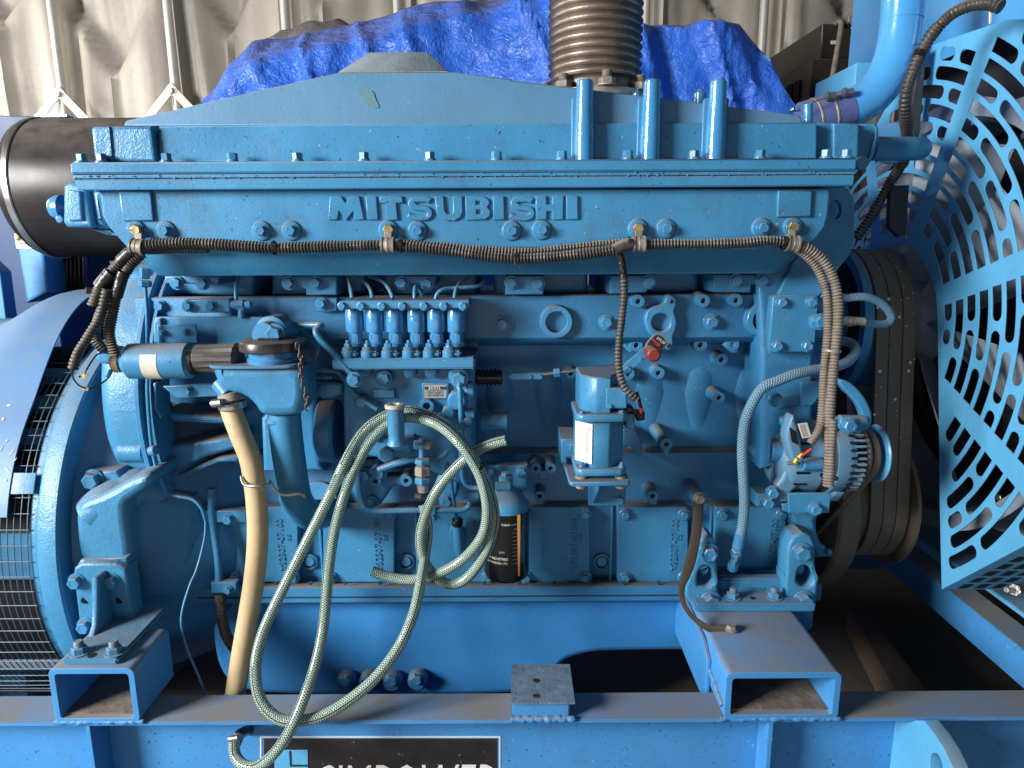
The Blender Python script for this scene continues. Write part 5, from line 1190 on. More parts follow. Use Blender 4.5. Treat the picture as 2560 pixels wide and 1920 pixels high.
# bellows rod to the stop lever
xcyl('rubber_boot', EN, 1, 1, 1905, 2130, 1600, 17, BLACK, 1.50)
for k in range(6): xcyl('boot_rib', EN, 1, 1, 1915 + 36 * k, 1931 + 36 * k, 1600, 21, BLACK, 1.50)
xcyl('clevis', EN, 2, 1, -30, 270, 1595, 7.5, BLUE, 1.50); PL('clevis_plate', EN, TR(2, 1, 0, 1565, 272, 1625), 1.492, .012, BLUE, .003)
for x in (150, 238): B(EN, P(2, 1, x, 1597), 1.492, 7, kind='dome')
LR = TB('link_rod', EN, [(*P(2, 1, 270, 1575), 1.495), (*P(2, 1, 430, 1553), 1.495), (*P(2, 1, 640, 1535), 1.495), (*P(2, 1, 900, 1500), 1.50)], .0045, STEEL, 12, smooth=60)
CL('rod_nut', EN, W(P(2, 1, 360, 1563), 1.495), W(P(2, 1, 415, 1558), 1.495), .010, BLUE, 6, .001)
def VPR(name, parent, xy, z0, z1, mat=None, bev=.003, label=None):
    return quad_prism(name, parent, [Vector((x, y, z0)) for x, y in xy], (0, 0, z1 - z0), mat or BLUE, bev, label)
def oct_(x0, x1, y0, y1, c): return [(x0 + c, y0), (x1 - c, y0), (x1, y0 + c), (x1, y1 - c), (x1 - c, y1), (x0 + c, y1), (x0, y1 - c), (x0, y0 + c)]
# ---- governor actuator
YA = 1.315
GA = thing('governor_actuator', 'blue boxy actuator with white and red label, standing on a bracket under the stop lever', 'actuator', W(P(2, 2, 780, 800), 1.36))
def gx_(x, Y=YA): return W(P(2, 2, x, 400), Y).x
def gz_(y, Y=YA): return W(P(2, 2, 780, y), Y).z
zt_ = W(P(2, 1, 740, 1605), YA).z
VPR('upper_housing', GA, [(gx_(592), YA + .045), (gx_(600), YA + .03), (gx_(722), YA), (gx_(850), YA), (gx_(880), YA + .03), (gx_(985), YA + .05), (gx_(985), YA + .12), (gx_(592), YA + .12)], gz_(262), zt_, BLUE, .003)
PL('junction_cover', GA, rrect(*P(2, 2, 810, 35), *P(2, 2, 995, 215), 4), YA - .001, .05, BLUE, .003)
for x, y in ((975, 75), (845, 192)): CL('cover_screw', GA, W(P(2, 2, x, y), YA), W(P(2, 2, x, y), YA - .005), m(5.5, P(2, 2, x, y), YA), BLUE, 14)
VPR('flange', GA, oct_(gx_(548), gx_(1005), YA - .012, YA + .12, .012), gz_(333, YA - .012), gz_(268, YA - .012), BLUE, .003)
PL('side_block', GA, TR(2, 2, 985, 255, 1062, 385), YA + .03, .05, BLUE, .003)
VPR('lower_housing', GA, oct_(gx_(560), gx_(985), YA - .002, YA + .11, .032), gz_(750), gz_(333), BLUE, .003)
# label lies on the left chamfer and front of the lower housing: built on the chamfer
xa_ = gx_(560); ang_ = R(45)
Lb = Matrix.Translation(((xa_ + .016), YA + .014, 0)) @ Matrix.Rotation(-ang_, 4, 'Z')
me = box_mesh((-.0215, -.0008, gz_(690)), (.0215, 0.0, gz_(345)), 0); me.transform(Matrix.Translation((0, -.0012, 0))); me.transform(Lb)
lab = finish('label', me, WHITE, GA, 0)
def chamfer_text(s, u, z, h, wdt, matr, ang=-90):
    cu_ = bpy.data.curves.new('tmp', 'FONT'); cu_.body = s; o_ = bpy.data.objects.new('tmp', cu_); me_ = bpy.data.meshes.new_from_object(o_)
    bpy.data.objects.remove(o_); bpy.data.curves.remove(cu_)
    xs = [v.co.x for v in me_.vertices]; ys = [v.co.y for v in me_.vertices]
    me_.transform(Matrix.Translation((-min(xs), -min(ys), 0))); me_.transform(Matrix.Diagonal((wdt / (max(xs) - min(xs)), h / (max(ys) - min(ys)), 1, 1)))
    me_.transform(Matrix.Rotation(R(ang), 4, 'Z')); me_.transform(AXM); me_.transform(Matrix.Translation((u, -.0024, z))); me_.transform(Lb)
    finish('lettering', me_, matr, lab, 0)
zl = gz_(345); zh = zl - gz_(690)
chamfer_text('WOODWARD', .006, zl - zh * .24, .0075, zh * .55, REDF)
chamfer_text('W', .006, zl - zh * .08, .012, zh * .12, REDF)
for k, (s, a0, ln) in enumerate((('WD. NO.  8406 - 2 009', .06, .55), ('PART NO. 8256-016 3.0 A  24 V', .06, .8), ('VOLTS  24', .06, .3), ('WOODWARD GOVERNOR CO.', .5, .38))):
    chamfer_text(s, -.003 - .0045 * min(k, 3) , zl - zh * a0, .0025, zh * ln, REDF)
VPR('base_plate', GA, oct_(gx_(548), gx_(1000), YA - .012, YA + .12, .012), gz_(800, YA - .012), gz_(740, YA - .012), BLUE, .003)
for x in (605, 950):
    q = W(P(2, 2, x, 735), YA - .002); bolt_at(GA, (q.x, YA + .002, gz_(739, YA - .012)), m(7.5, P(2, 2, x, 700), YA), (0, 0, 1), BLUE, 'stud', 'stud_nut')
    q = W(P(2, 2, x, 250), YA - .002); bolt_at(GA, (q.x, YA + .002, gz_(267, YA - .012)), m(7, P(2, 2, x, 250), YA), (0, 0, 1), BLUE, 'flange_bolt')
    q = W(P(2, 2, x, 820), YA)
    CL('rubber_mount', GA, (q.x, YA + .012, gz_(838)), (q.x, YA + .012, gz_(800)), m(16, P(2, 2, x, 820), YA), CLIPM, 24, .002)
    CL('rubber_mount', GA, (q.x, YA + .012, gz_(915)), (q.x, YA + .012, gz_(880)), m(15, P(2, 2, x, 820), YA), CLIPM, 24, .002)
VPR('mount_shelf', GA, [(gx_(510), YA - .016), (gx_(1010), YA - .016), (gx_(1030), YA - .006), (gx_(1030), YA + .14), (gx_(480), YA + .14), (gx_(495), YA - .006)], gz_(886, YA - .016), gz_(848, YA - .016), BLUE, .002)
PL('bracket_plate', GA, T(2, 2, 660, 880, 985, 880, 980, 1055, 662, 1052), 1.47, .01, BLUE, .002)
sg = W(P(2, 2, 770, 900), 1.33).x
PX('bracket_gusset', GA, [[(YA, gz_(886, YA)), (1.475, gz_(886, YA)), (1.475, W(P(2, 2, 720, 1045), 1.47).z), (YA + .03, gz_(905, YA))]], sg, .008, BLUE, .002, world=True)
B(GA, P(2, 2, 932, 1002), 1.47, 9.5)
PL('side_bracket', GA, T(2, 2, 425, 475, 560, 480, 560, 625, 470, 640, 480, 690, 425, 682), 1.40, .10, BLUE, .003); B(GA, P(2, 2, 530, 540), 1.40, 12)
PL('rear_bracket', GA, [T(2, 2, 960, 385, 1060, 380, 1120, 500, 1115, 620, 1080, 620, 1050, 560, 1000, 540, 960, 560)], 1.47, .02, BLUE, .003)
# plug and wires
PL('black_plug', GA, T(2, 2, 960, 250, 1000, 188, 1040, 195, 1070, 240, 1150, 245, 1150, 315, 1085, 325, 1060, 260), 1.34, .03, BLACK, .004)
TB('red_wire', GA, [(*P(2, 2, 1112, 190), 1.33), (*P(2, 2, 1118, 245), 1.335)], .0035, REDF, 8)
TB('black_wire', GA, [(*P(2, 2, 1075, 70), 1.325), (*P(2, 2, 1095, 130), 1.325), (*P(2, 2, 1112, 200), 1.33)], .0035, TAPE, 8)

# ---- stop lever
SL = thing('stop_lever', 'red knob on a flat blue lever with a small black STOP plate', 'lever', W(P(2, 1, 1000, 1530), 1.47))
PL('lever_arm', SL, T(2, 1, 970, 1490, 1150, 1335, 1190, 1400, 1030, 1545, 985, 1560), 1.468, .005, BLUE, .001)
CL('lever_hole', SL, W(P(2, 1, 1105, 1432), 1.469), W(P(2, 1, 1105, 1432), 1.4672), m(6, P(2, 1, 1105, 1432), 1.468), BLOCK, 16, 0)
B(SL, P(2, 1, 998, 1535), 1.468, 9)
pb = PL('plate_border', SL, smooth_loop(T(2, 1, 1243, 1215, 1300, 1230, 1345, 1290, 1345, 1335, 1290, 1368, 1200, 1345, 1145, 1360, 1160, 1300), 1), 1.462, .003, CLIPM, .0005)
PL('black_face', pb, smooth_loop(T(2, 1, 1245, 1228, 1295, 1242, 1332, 1295, 1332, 1328, 1288, 1352, 1200, 1335, 1165, 1340, 1175, 1300), 1), 1.4615, .002, INK, 0)
TX('lettering', pb, 'STOP', P(2, 1, 1247, 1268), 7, 1.459, WHITE, width=25, ang=-38)
PL('red_arrow', pb, T(2, 1, 1208, 1275, 1222, 1262, 1268, 1310, 1282, 1298, 1283, 1350, 1232, 1338, 1248, 1325), 1.459, .0008, DRED, 0)
CL('red_knob', SL, W(P(2, 1, 1195, 1375), 1.462), W(P(2, 1, 1228, 1412), 1.41), m(17.5, P(2, 1, 1225, 1410), 1.42), RED, 32, .004)

# ---- oil filter
def curved_text(name, parent, s, p, h, Yc, r, cxp, matr, width=None, ang=0, bold=0):
    o_ = TX(name, parent, s, p, h, Yc - r, matr, ext=.0002, width=width, ang=ang, bold=bold)
    cx0 = cxp; Mw = WM[o_.name]; off = Mw.translation
    for v in o_.data.vertices:
        x = v.co.x + off.x - cx0
        a_ = max(-1.45, min(1.45, x / r)); v.co.x = cx0 + r * math.sin(a_) - off.x; v.co.y += r * (1 - math.cos(a_))
    return o_
OFi = thing('oil_filter', 'black spin-on oil filter can with white print behind the coiled hose', 'oil filter', W(P(1, 3, 2200, 30), 1.44))
pc = (1266, 1365); Yf = 1.445; rF = m(58.5, pc, 1.40); cF = W(pc, Yf)
def fz(y): return W((1266, y), Yf - rF * .5).z
LT('filter_can', OFi, [(0, fz(1452)), (rF * .80, fz(1452)), (rF * .93, fz(1447)), (rF, fz(1436)), (rF, fz(1290)), (rF * 1.03, fz(1289)), (rF * 1.03, fz(1281)), (rF, fz(1279)), (0, fz(1279))], (cF.x, Yf, 0), (0, 0, 1), FILTERB, 48)
LT('filter_head', OFi, [(0, fz(1279)), (rF * 1.02, fz(1279)), (rF, fz(1268)), (rF * .72, fz(1245)), (rF * .38, fz(1228)), (rF * .30, fz(1222)), (rF * .30, fz(1200)), (0, fz(1199))], (cF.x, Yf, 0), (0, 0, 1), BLUE, 40)
CL('head_bolt', OFi, (cF.x, Yf, fz(1206)), (cF.x, Yf, fz(1190)), m(12, pc, Yf), BLUE, 6, .002)
PL('head_bracket', OFi, T(1, 2, 1990, 700, 2212, 705, 2345, 700, 2350, 900, 2250, 960, 2000, 900), 1.49, .03, BLUE, .004)
B(OFi, P(2, 2, 80, 757), 1.489, 13); B(OFi, P(1, 2, 2030, 755), 1.489, 10)
xcyl('side_union', OFi, 1, 2, 2070, 2200, 885, 12, BLUE, 1.43)
for s, x, y, h, wd, mt in (('TURNS', 1253, 1316, 6, 21, WHITE), ('JD97', 1247, 1386, 6.5, 15, GREYINK), ('MITSUBISHI HEAVY INDUSTRIES', 1166, 1402, 6.5, 103, WHITE), ('ENGINE & TURBOCHARGER, LTD.', 1166, 1413, 6.5, 104, WHITE),
                           ('INSTALLATION', 1286, 1327, 4.5, 30, GREYINK)):
    if x < 1225: s = s[-(14 if 'IND' in s else 16):]; x = 1208; wd = 62
    curved_text('lettering', OFi, s, (x, y), h, Yf, rF * 1.002, cF.x, mt, wd)
for k in range(9): curved_text('lettering', OFi, '%d. Clean the seat and oil gasket' % (k % 5 + 1), (1282, 1336 + k * 9.5), 3, Yf, rF * 1.002, cF.x, GREYINK, 38)
curved_text('print_arrow', OFi, '—>', (1277, 1315), 4, Yf, rF * 1.002, cF.x, WHITE, 14)
a0_ = -math.degrees(math.asin(min(1, (W((1300, 1365), Yf - rF).x - cF.x) / rF)))
LT('orange_stripe', OFi, [(rF * 1.003, fz(1446)), (rF * 1.005, fz(1446)), (rF * 1.005, fz(1292)), (rF * 1.003, fz(1292))], (cF.x, Yf, 0), (0, 0, 1), mat('orange_print', (.42, .22, .06), .4), 4, a0=270 - a0_ - 3, a1=270 - a0_ + 3, up=(0, -1, 0)) if False else \
    PL('orange_stripe', OFi, T(2, 2, 45, 1135, 72, 1132, 68, 1659, 52, 1659), Yf - rF * .93, .004, mat('orange_print', (.42, .22, .06), .4), 0)

# ---- temperature probe hanging on cable, with sealant blob
PRB = thing('probe_cable', 'thin blue cable ending in a pointed blue plug with sealant, inside the hose coil', 'probe', W(P(1, 2, 1740, 1380), 1.50))
TB('cable', PRB, [(*P(1, 2, 1660, 830), 1.43), (*P(1, 2, 1648, 760), 1.43), (*P(1, 2, 1660, 680), 1.43), (*P(1, 2, 1680, 760), 1.44), (*P(1, 2, 1700, 950), 1.46), (*P(1, 2, 1725, 1100), 1.49), (*P(1, 2, 1738, 1180), 1.50)], m(4.5, P(1, 2, 1700, 900), 1.45), BLUE, 10)
a = W(P(1, 2, 1738, 1170), 1.505); b = W(P(1, 2, 1755, 1385), 1.525)
LT('probe_body', PRB, [(0, 0), (.008, 0), (.011, .012), (.012, .03), (.014, .045), (.012, .10), (.005, (b - a).length - .01), (0, (b - a).length)], a, b - a, BLUE, 20)
CL('black_ring', PRB, a, a + (b - a) * .22, .0125, BLACK, 20)
PL('sealant', PRB, smooth_loop(T(1, 2, 1680, 1230, 1740, 1210, 1800, 1240, 1812, 1330, 1800, 1400, 1820, 1440, 1770, 1450, 1730, 1420, 1690, 1380, 1665, 1310), 2), 1.531, .008, CAST, .004)

# ---- charging alternator
AL = thing('charging_alternator', 'finned blue charging alternator with pulley and small metal label in front of the brown belts', 'alternator', W(P(3, 2, 450, 900), 1.52))
YAl = 1.525
def ax_(x, y=615): return W(P(3, 2, x, y), YAl - (.072 if x < 840 else .060)).x
ac = W(P(3, 2, 400, 615), YAl - .05); ac.y = YAl; ac.z = W(P(3, 2, 400, 600), YAl).z; r0 = m(95, P(3, 2, 500, 615), YAl)
LT('rear_housing', AL, [(0, ax_(110) - ac.x), (r0 * .55, ax_(110) - ac.x), (r0 * .72, ax_(135) - ac.x), (r0 * .93, ax_(205) - ac.x), (r0 * .98, ax_(260) - ac.x), (r0 * 1.0, ax_(470) - ac.x), (r0 * .9, ax_(475) - ac.x)], ac, (1, 0, 0), ALTM, 48)
LT('stator', AL, [(r0 * .97, ax_(440) - ac.x), (r0 * .97, ax_(640) - ac.x)], ac, (1, 0, 0), mat('grey_laminations', (.12, .13, .14), .5, metal=.4, bump=.002, bscale=60), 48)
fhs = LT('front_housing', AL, [(r0 * .9, ax_(590) - ac.x), (r0 * 1.02, ax_(595) - ac.x), (r0 * 1.03, ax_(690) - ac.x), (r0 * .95, ax_(760) - ac.x), (r0 * .75, ax_(800) - ac.x), (0, ax_(810) - ac.x)], ac, (1, 0, 0), ALTM, 48)
for k in range(15):
    a_ = R(-78 + k * 11)
    for part, xx, w_, mt in ((fhs, 718, .016, DARKHOLE), (AL, 300, .030, DARKHOLE)):
        if part is AL and k % 2: continue
        rr = r0 * (1.012 if xx == 718 else .985)
        c_ = Vector((ax_(xx), ac.y - rr * math.cos(a_), ac.z + rr * math.sin(a_)))
        M_ = Matrix.Translation(c_) @ Matrix.Rotation(-a_, 4, 'X')
        BX('vent_slot', part, (-w_ / 2, -.002, -.0032), (w_ / 2, .004, .0032), mt, .0015, M_)
for k in range(24):                                  # fins along the front rim
    a_ = R(-90 + k * 9); rr = r0 * .93
    c_ = Vector((ax_(790), ac.y - rr * math.cos(a_), ac.z + rr * math.sin(a_)))
    BX('fin', fhs, (-.012, -.006, -.0025), (.012, .006, .0025), ALTM, .001, Matrix.Translation(c_) @ Matrix.Rotation(-a_, 4, 'X'))
CL('end_cap', AL, (ax_(60), YAl - .035, W(P(3, 2, 120, 560), 1.5).z), (ax_(190), YAl - .035, W(P(3, 2, 120, 560), 1.5).z), m(30, P(3, 2, 100, 560), 1.5), BLUE, 32, .002)
PL('terminal_cover', AL, smooth_loop(T(3, 2, 200, 285, 235, 275, 300, 560, 330, 700, 300, 740, 215, 690, 180, 560, 150, 460), 1), YAl - .1, .04, ALTM, .006)
for k in range(5):
    PL('cover_slot', AL, T(3, 2, 186 + 13 * k, 380 + 8 * k, 193 + 13 * k, 378 + 8 * k, 214 + 12 * k, 500 + 6 * k, 207 + 12 * k, 503 + 6 * k), YAl - .1015, .002, DARKHOLE, 0)
lb = PL('metal_label', AL, T(3, 2, 258, 345, 340, 335, 376, 460, 300, 470), YAl - .0995, .003, PAPER, .0004)
for k in range(6): PL('print', lb, T(3, 2, 272 + 8 * k, 352 - k, 277 + 8 * k, 351 - k, 306 + 9 * k, 458 - k, 301 + 9 * k, 459 - k), YAl - .1, .0004, GREYINK, 0)
CL('ear', AL, W(P(3, 2, 95, 320), YAl - .06), W(P(3, 2, 165, 310), YAl - .06), m(13, P(3, 2, 100, 320), 1.45), BLUE, 20, .003)
xcyl('terminal_post', AL, 3, 2, 160, 250, 685, 5, CLIPM, YAl - .1)
CL('lower_barrel', AL, W(P(3, 2, 290, 690), YAl - .09), W(P(3, 2, 460, 690), YAl - .09), m(17, P(3, 2, 300, 690), 1.45), BLUE, 24)
PL('mount_foot', AL, T(3, 2, 150, 740, 240, 720, 480, 735, 480, 880, 260, 890, 210, 940, 190, 1030, 100, 1025, 70, 880, 120, 820), YAl - .07, .05, ALTM, .008)
PL('mount_foot', AL, T(3, 2, 600, 860, 740, 860, 610, 1020, 545, 1020), YAl - .05, .03, ALTM, .006)
PL('adjusting_arm', AL, smooth_loop(T(3, 2, 600, -40, 690, -30, 770, 30, 850, 130, 900, 240, 905, 330, 870, 400, 820, 400, 825, 300, 790, 200, 720, 110, 660, 60), 1), YAl - .065, .025, BLUE, .005)
CL('arm_barrel', AL, W(P(3, 2, 600, 330), YAl - .085), W(P(3, 2, 840, 335), YAl - .085), m(19, P(3, 2, 700, 330), 1.44), BLUE, 28, .004)
B(AL, P(3, 2, 692, 355), YAl - .105, 17)
CL('fan_disc', AL, (ax_(860), ac.y, ac.z), (ax_(900), ac.y, ac.z), m(74, P(3, 2, 900, 610), YAl), BROWN, 48, .004)
CL('pulley_rim', AL, (ax_(905), ac.y, ac.z), (ax_(918), ac.y, ac.z), m(64, P(3, 2, 900, 610), YAl), BLUE, 48, .002)
CL('pulley_hub', AL, (ax_(930), ac.y, ac.z), (ax_(1050), ac.y, ac.z), m(40, P(3, 2, 900, 610), YAl), BLUE, 48, .002)
CL('pulley_rim', AL, (ax_(1045), ac.y, ac.z), (ax_(1072), ac.y, ac.z), m(72, P(3, 2, 900, 610), YAl), GUARD, 48, .003)
PL('mount_bracket', AL, T(3, 2, 175, 945, 545, 940, 530, 1115, 178, 1115), 1.445, .006, BLUE, .002); B(AL, P(3, 2, 405, 1075), 1.445, 14)
PL('bracket_side', AL, T(3, 2, 120, 1040, 175, 1030, 178, 1115, 130, 1095), 1.447, .006, BLUE, .002)
for x, y in ((35, 935), (-5, 1020)): B(AL, P(3, 2, x, y), 1.455, 14)
PL('foot_block', EN, T(2, 2, 2115, 945, 2340, 960, 2350, 1060, 2115, 1062), 1.50, .05, BLUE, .004); B(EN, P(2, 2, 2190, 1010), 1.50, 12)
PL('case_block', EN, T(3, 2, 280, -20, 465, -20, 470, 90, 380, 190, 290, 190), 1.49, .05, BLUE, .003)
for x, y in ((60, 135),): B(EN, P(3, 2, x, y), 1.47, 14)
PL('pad', EN, T(3, 2, 20, 95, 90, 90, 270, 95, 280, 190, 100, 230, 10, 170), 1.49, .05, BLUE, .008)
TB('yellow_lead', AL, [(*P(3, 2, 300, 610), YAl - .12), (*P(3, 2, 255, 640), YAl - .12), (*P(3, 2, 232, 675), YAl - .11)], .0035, YELLOW, 10)
TB('red_lead', AL, [(*P(3, 2, 375, 560), YAl - .125), (*P(3, 2, 310, 608), YAl - .122), (*P(3, 2, 245, 645), YAl - .12)], .003, REDF, 10)

# ---- belts and pulleys at the front end
HC = WX((2205, 800), 1.03)
c1 = (HC.y, HC.z); r1 = .195; c2 = (1.85, .60); r2 = .165
def hull(ca, ra, cb, rb):
    dx, dz = cb[0] - ca[0], cb[1] - ca[1]; L_ = math.hypot(dx, dz); al = math.atan2(dz, dx); be = math.acos((ra - rb) / L_)
    pts = []
    n = 40
    for i in range(n + 1):
        t = al + be + (2 * math.pi - 2 * be) * i / n; pts.append((ca[0] + ra * math.cos(t), ca[1] + ra * math.sin(t)))
    for i in range(n + 1):
        t = al - be + (2 * be) * i / n; pts.append((cb[0] + rb * math.cos(t), cb[1] + rb * math.sin(t)))
    return pts
for k in range(3):
    x = .915 + k * .0335
    PX('fan_belt', EN, [hull(c1, r1, c2, r2), hull(c1, r1 - .012, c2, r2 - .012)], x, .0315, BROWN, .002, world=True, label='wide brown dusty drive belt with paint splashes')
sp_ = []
for k in range(46):
    t = random.random(); x = random.uniform(.916, 1.012); tt_ = random.uniform(-1.2, 1.6)
    if random.random() < .6:
        a_ = math.pi + random.uniform(-.9, .5); q = (c1[0] + (r1 + .0003) * math.cos(a_), c1[1] + (r1 + .0003) * math.sin(a_)); nn = Vector((0, math.cos(a_), math.sin(a_)))
    else:
        f_ = random.uniform(.1, .9); hl = hull(c1, r1, c2, r2); pa = min(hl, key=lambda v: abs(v[1] - c1[1] + .05) + v[0]); pb_ = min(hl, key=lambda v: abs(v[1] - c2[1]) + v[0]); q = (pa[0] + (pb_[0] - pa[0]) * f_ - .0005, pa[1] + (pb_[1] - pa[1]) * f_); nn = Vector((0, -1, .1))
    rr = random.choice((.0012, .0016, .002, .004)); me = lathe_mesh([(0, 0), (rr, 0), (rr * .8, .0006), (0, .0008)], 7)
    me.transform(Matrix.Translation((x, q[0], q[1])) @ basis(nn)); sp_.append(me)
finish('paint_splash', mesh_from(sp_), WHITE, EN, 60)
LT('fan_pulley', EN, [(.17, .885), (.196, .885), (.196, .908), (.183, .91), (.183, 1.02), (0, 1.02)], (0, c1[0], c1[1]), (1, 0, 0), BLUE, 64, up=(0, 0, 1))
CL('pulley_web', EN, (.895, c1[0], c1[1]), (.905, c1[0], c1[1]), .18, DARKHOLE, 48)
LT('pulley_hub', EN, [(0, .80), (.05, .80), (.06, .88), (.09, .894), (0, .894)], (0, c1[0], c1[1]), (1, 0, 0), BLUE, 40, up=(0, 0, 1))
LT('crank_damper', EN, [(0, .80), (.12, .80), (.225, .805), (.232, .812), (.232, .855), (.225, .862), (.10, .865), (.10, .91), (0, .91)], (0, 1.85, .60), (1, 0, 0), BROWN, 64, up=(0, 0, 1))
LT('crank_pulley', EN, [(0, .90), (.150, .90), (.150, 1.02), (.188, 1.022), (.188, 1.032), (0, 1.032)], (0, 1.85, .60), (1, 0, 0), BROWN, 64, up=(0, 0, 1))
al_c = (ac.y, ac.z); PX('alternator_belt', EN, [hull((1.85, .60), .14, al_c, .058), hull((1.85, .60), .13, al_c, .049)], ax_(925), .016, BROWN, .002, world=True)
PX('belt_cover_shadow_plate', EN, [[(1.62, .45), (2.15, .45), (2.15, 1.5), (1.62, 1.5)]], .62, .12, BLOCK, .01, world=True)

# ================================================================== RADIATOR WITH FAN GUARD
RA = thing('radiator', 'light blue radiator with slotted fan guard at the right edge', 'radiator', (1.5, 1.9, RZ))
XG = 1.03
def pyz(q): v = WX(q, XG); return (v.y, v.z)
out_px = [(2354, 1474), (2349, 1260), (2347, 1080), (2346, 960)] + T(3, 1, 1465, 1100, 1450, 880, 1400, 700, 1300, 530, 1180, 445, 1050, 450, 900, 520, 780, 640) + \
    [(2120, 760), (2095, 700), (2095, 520), (2130, 400)] + T(3, 0, 900, 1150, 1000, 960, 1150, 750, 1390, 398, 1700, 290, 2050, 172, 2400, 160) + [(2700, 250), (2830, 600), (2830, 1150)] + T(3, 2, 2500, 1300, 2212, 1400)
OUT = [pyz(q) for q in out_px]
cyc, czc = HC.y, HC.z
def inside(pt, poly, mar=.016):
    x, y = pt; ins = False; dmin = 9
    for i in range(len(poly)):
        x1, y1 = poly[i]; x2, y2 = poly[(i + 1) % len(poly)]
        if (y1 > y) != (y2 > y) and x < (x2 - x1) * (y - y1) / (y2 - y1) + x1: ins = not ins
        L2 = (x2 - x1) ** 2 + (y2 - y1) ** 2; t = max(0, min(1, ((x - x1) * (x2 - x1) + (y - y1) * (y2 - y1)) / L2)) if L2 else 0
        dmin = min(dmin, math.hypot(x - x1 - t * (x2 - x1), y - y1 - t * (y2 - y1)))
    return ins and dmin > mar
def dirang(q): a_ = pyz(q); return math.atan2(a_[1] - czc, a_[0] - cyc)
spk = [dirang((2458, 130)), dirang((2560, 655)), dirang((2560, 1205))]
# angles run: up ~ pi/2 .. toward viewer = pi .. down
spk = [a_ % (2 * math.pi) for a_ in spk]
_s = sorted(spk)
allspk = sorted(_s + [_s[0] - (_s[1] - _s[0]), _s[0] - 2 * (_s[1] - _s[0]), _s[-1] + (_s[-1] - _s[-2])])
print('SPK', [round(math.degrees(a_)) for a_ in allspk])
loops = [OUT]
pitch = .0418; sw = .0295; half_strip = .026
nslot = 0
for si in range(len(allspk) - 1):
    A0, A1 = allspk[si], allspk[si + 1]
    for k in range(14):
        rr = .252 + k * pitch; r_in, r_out = rr - sw / 2, rr + sw / 2
        m_ = half_strip / rr; a0 = A0 + m_; a1 = A1 - m_; span = (a1 - a0) * rr
        br = .020
        cut = ([0, .30, 1] if k % 2 else [0, .64, 1]) if k < 6 else ([0, .20, .68, 1] if k % 2 else [0, .44, .86, 1])
        for c0_, c1_ in zip(cut, cut[1:]):
            s0 = a0 + (a1 - a0) * c0_ + (br / 2 / rr if c0_ > 0 else 0); s1 = a0 + (a1 - a0) * c1_ - (br / 2 / rr if c1_ < 1 else 0)
            if (s1 - s0) * rr < sw * 1.0: continue
            # slots end square at a spoke and round at a bridge; clip to the outline by trimming
            n = 26; ok = [inside((cyc + rr * math.cos(s0 + (s1 - s0) * i / n), czc + rr * math.sin(s0 + (s1 - s0) * i / n)), OUT, .026) for i in range(n + 1)]
            i = 0
            while i <= n:
                if ok[i]:
                    j = i
                    while j < n and ok[j + 1]: j += 1
                    b0 = s0 + (s1 - s0) * i / n; b1 = s0 + (s1 - s0) * j / n
                    if (b1 - b0) * rr > .03:
                        q = []
                        rnd0 = not (i == 0 and c0_ == 0); rnd1 = not (j == n and c1_ == 1)
                        e0 = b0 + (sw / 2 / rr if rnd0 else 0); e1 = b1 - (sw / 2 / rr if rnd1 else 0)
                        ns = max(3, int((e1 - e0) * rr / .012))
                        for t in range(ns + 1): an = e0 + (e1 - e0) * t / ns; q.append((cyc + r_out * math.cos(an), czc + r_out * math.sin(an)))
                        if rnd1:
                            cx_, cz_ = cyc + rr * math.cos(e1), czc + rr * math.sin(e1)
                            for t in range(1, 7): ph = e1 + math.pi * t / 7; q.append((cx_ + sw / 2 * math.cos(ph), cz_ + sw / 2 * math.sin(ph)))
                        for t in range(ns + 1): an = e1 + (e0 - e1) * t / ns; q.append((cyc + r_in * math.cos(an), czc + r_in * math.sin(an)))
                        if rnd0:
                            cx_, cz_ = cyc + rr * math.cos(e0), czc + rr * math.sin(e0)
                            for t in range(1, 7): ph = e0 + math.pi + math.pi * t / 7; q.append((cx_ + sw / 2 * math.cos(ph), cz_ + sw / 2 * math.sin(ph)))
                        loops.append(q); nslot += 1
                    i = j + 1
                else: i += 1
FG = PX('fan_guard', RA, loops, XG, .003, GUARD, .0008, world=True, label='pale blue plate pierced with curved slots')
# rolled rim of the guard
inn = [(cyc + (y - cyc) * .992, czc + (z - czc) * .992) for y, z in OUT]
RIMO = [OUT[0]] + OUT[-7:]
rim = []
for (a_, b_) in zip([OUT[-1], OUT[-2], OUT[-3], OUT[-4], OUT[-5], OUT[-6]], [OUT[0], OUT[-1], OUT[-2], OUT[-3], OUT[-4], OUT[-5]]):
    quad_prism('rim_panel', FG, [(XG + .0035, b_[0], b_[1]), (XG + .0035, a_[0], a_[1]), (XG + .15, a_[0], a_[1]), (XG + .15, b_[0], b_[1])], Vector((0, (cyc - a_[0]), (czc - a_[1]))).normalized() * .003, GUARD, 0)
a_, b_ = OUT[0], OUT[-1]
for r_ in range(3):
    for k in range(6):
        t0, t1 = .04 + k * .16, .04 + k * .16 + .11
        x_ = XG + .03 + r_ * .04
        pq = [Vector((x_, b_[0] * t + a_[0] * (1 - t), b_[1] * t + a_[1] * (1 - t))) for t in (t0, t1)]
        nn = Vector((0, a_[0] - cyc, a_[1] - czc)).normalized() * .0008
        quad_prism('rim_slot', FG, [pq[0] + nn, pq[1] + nn, pq[1] + nn + Vector((.022, 0, 0)), pq[0] + nn + Vector((.022, 0, 0))], nn * .5, DARKHOLE, 0)
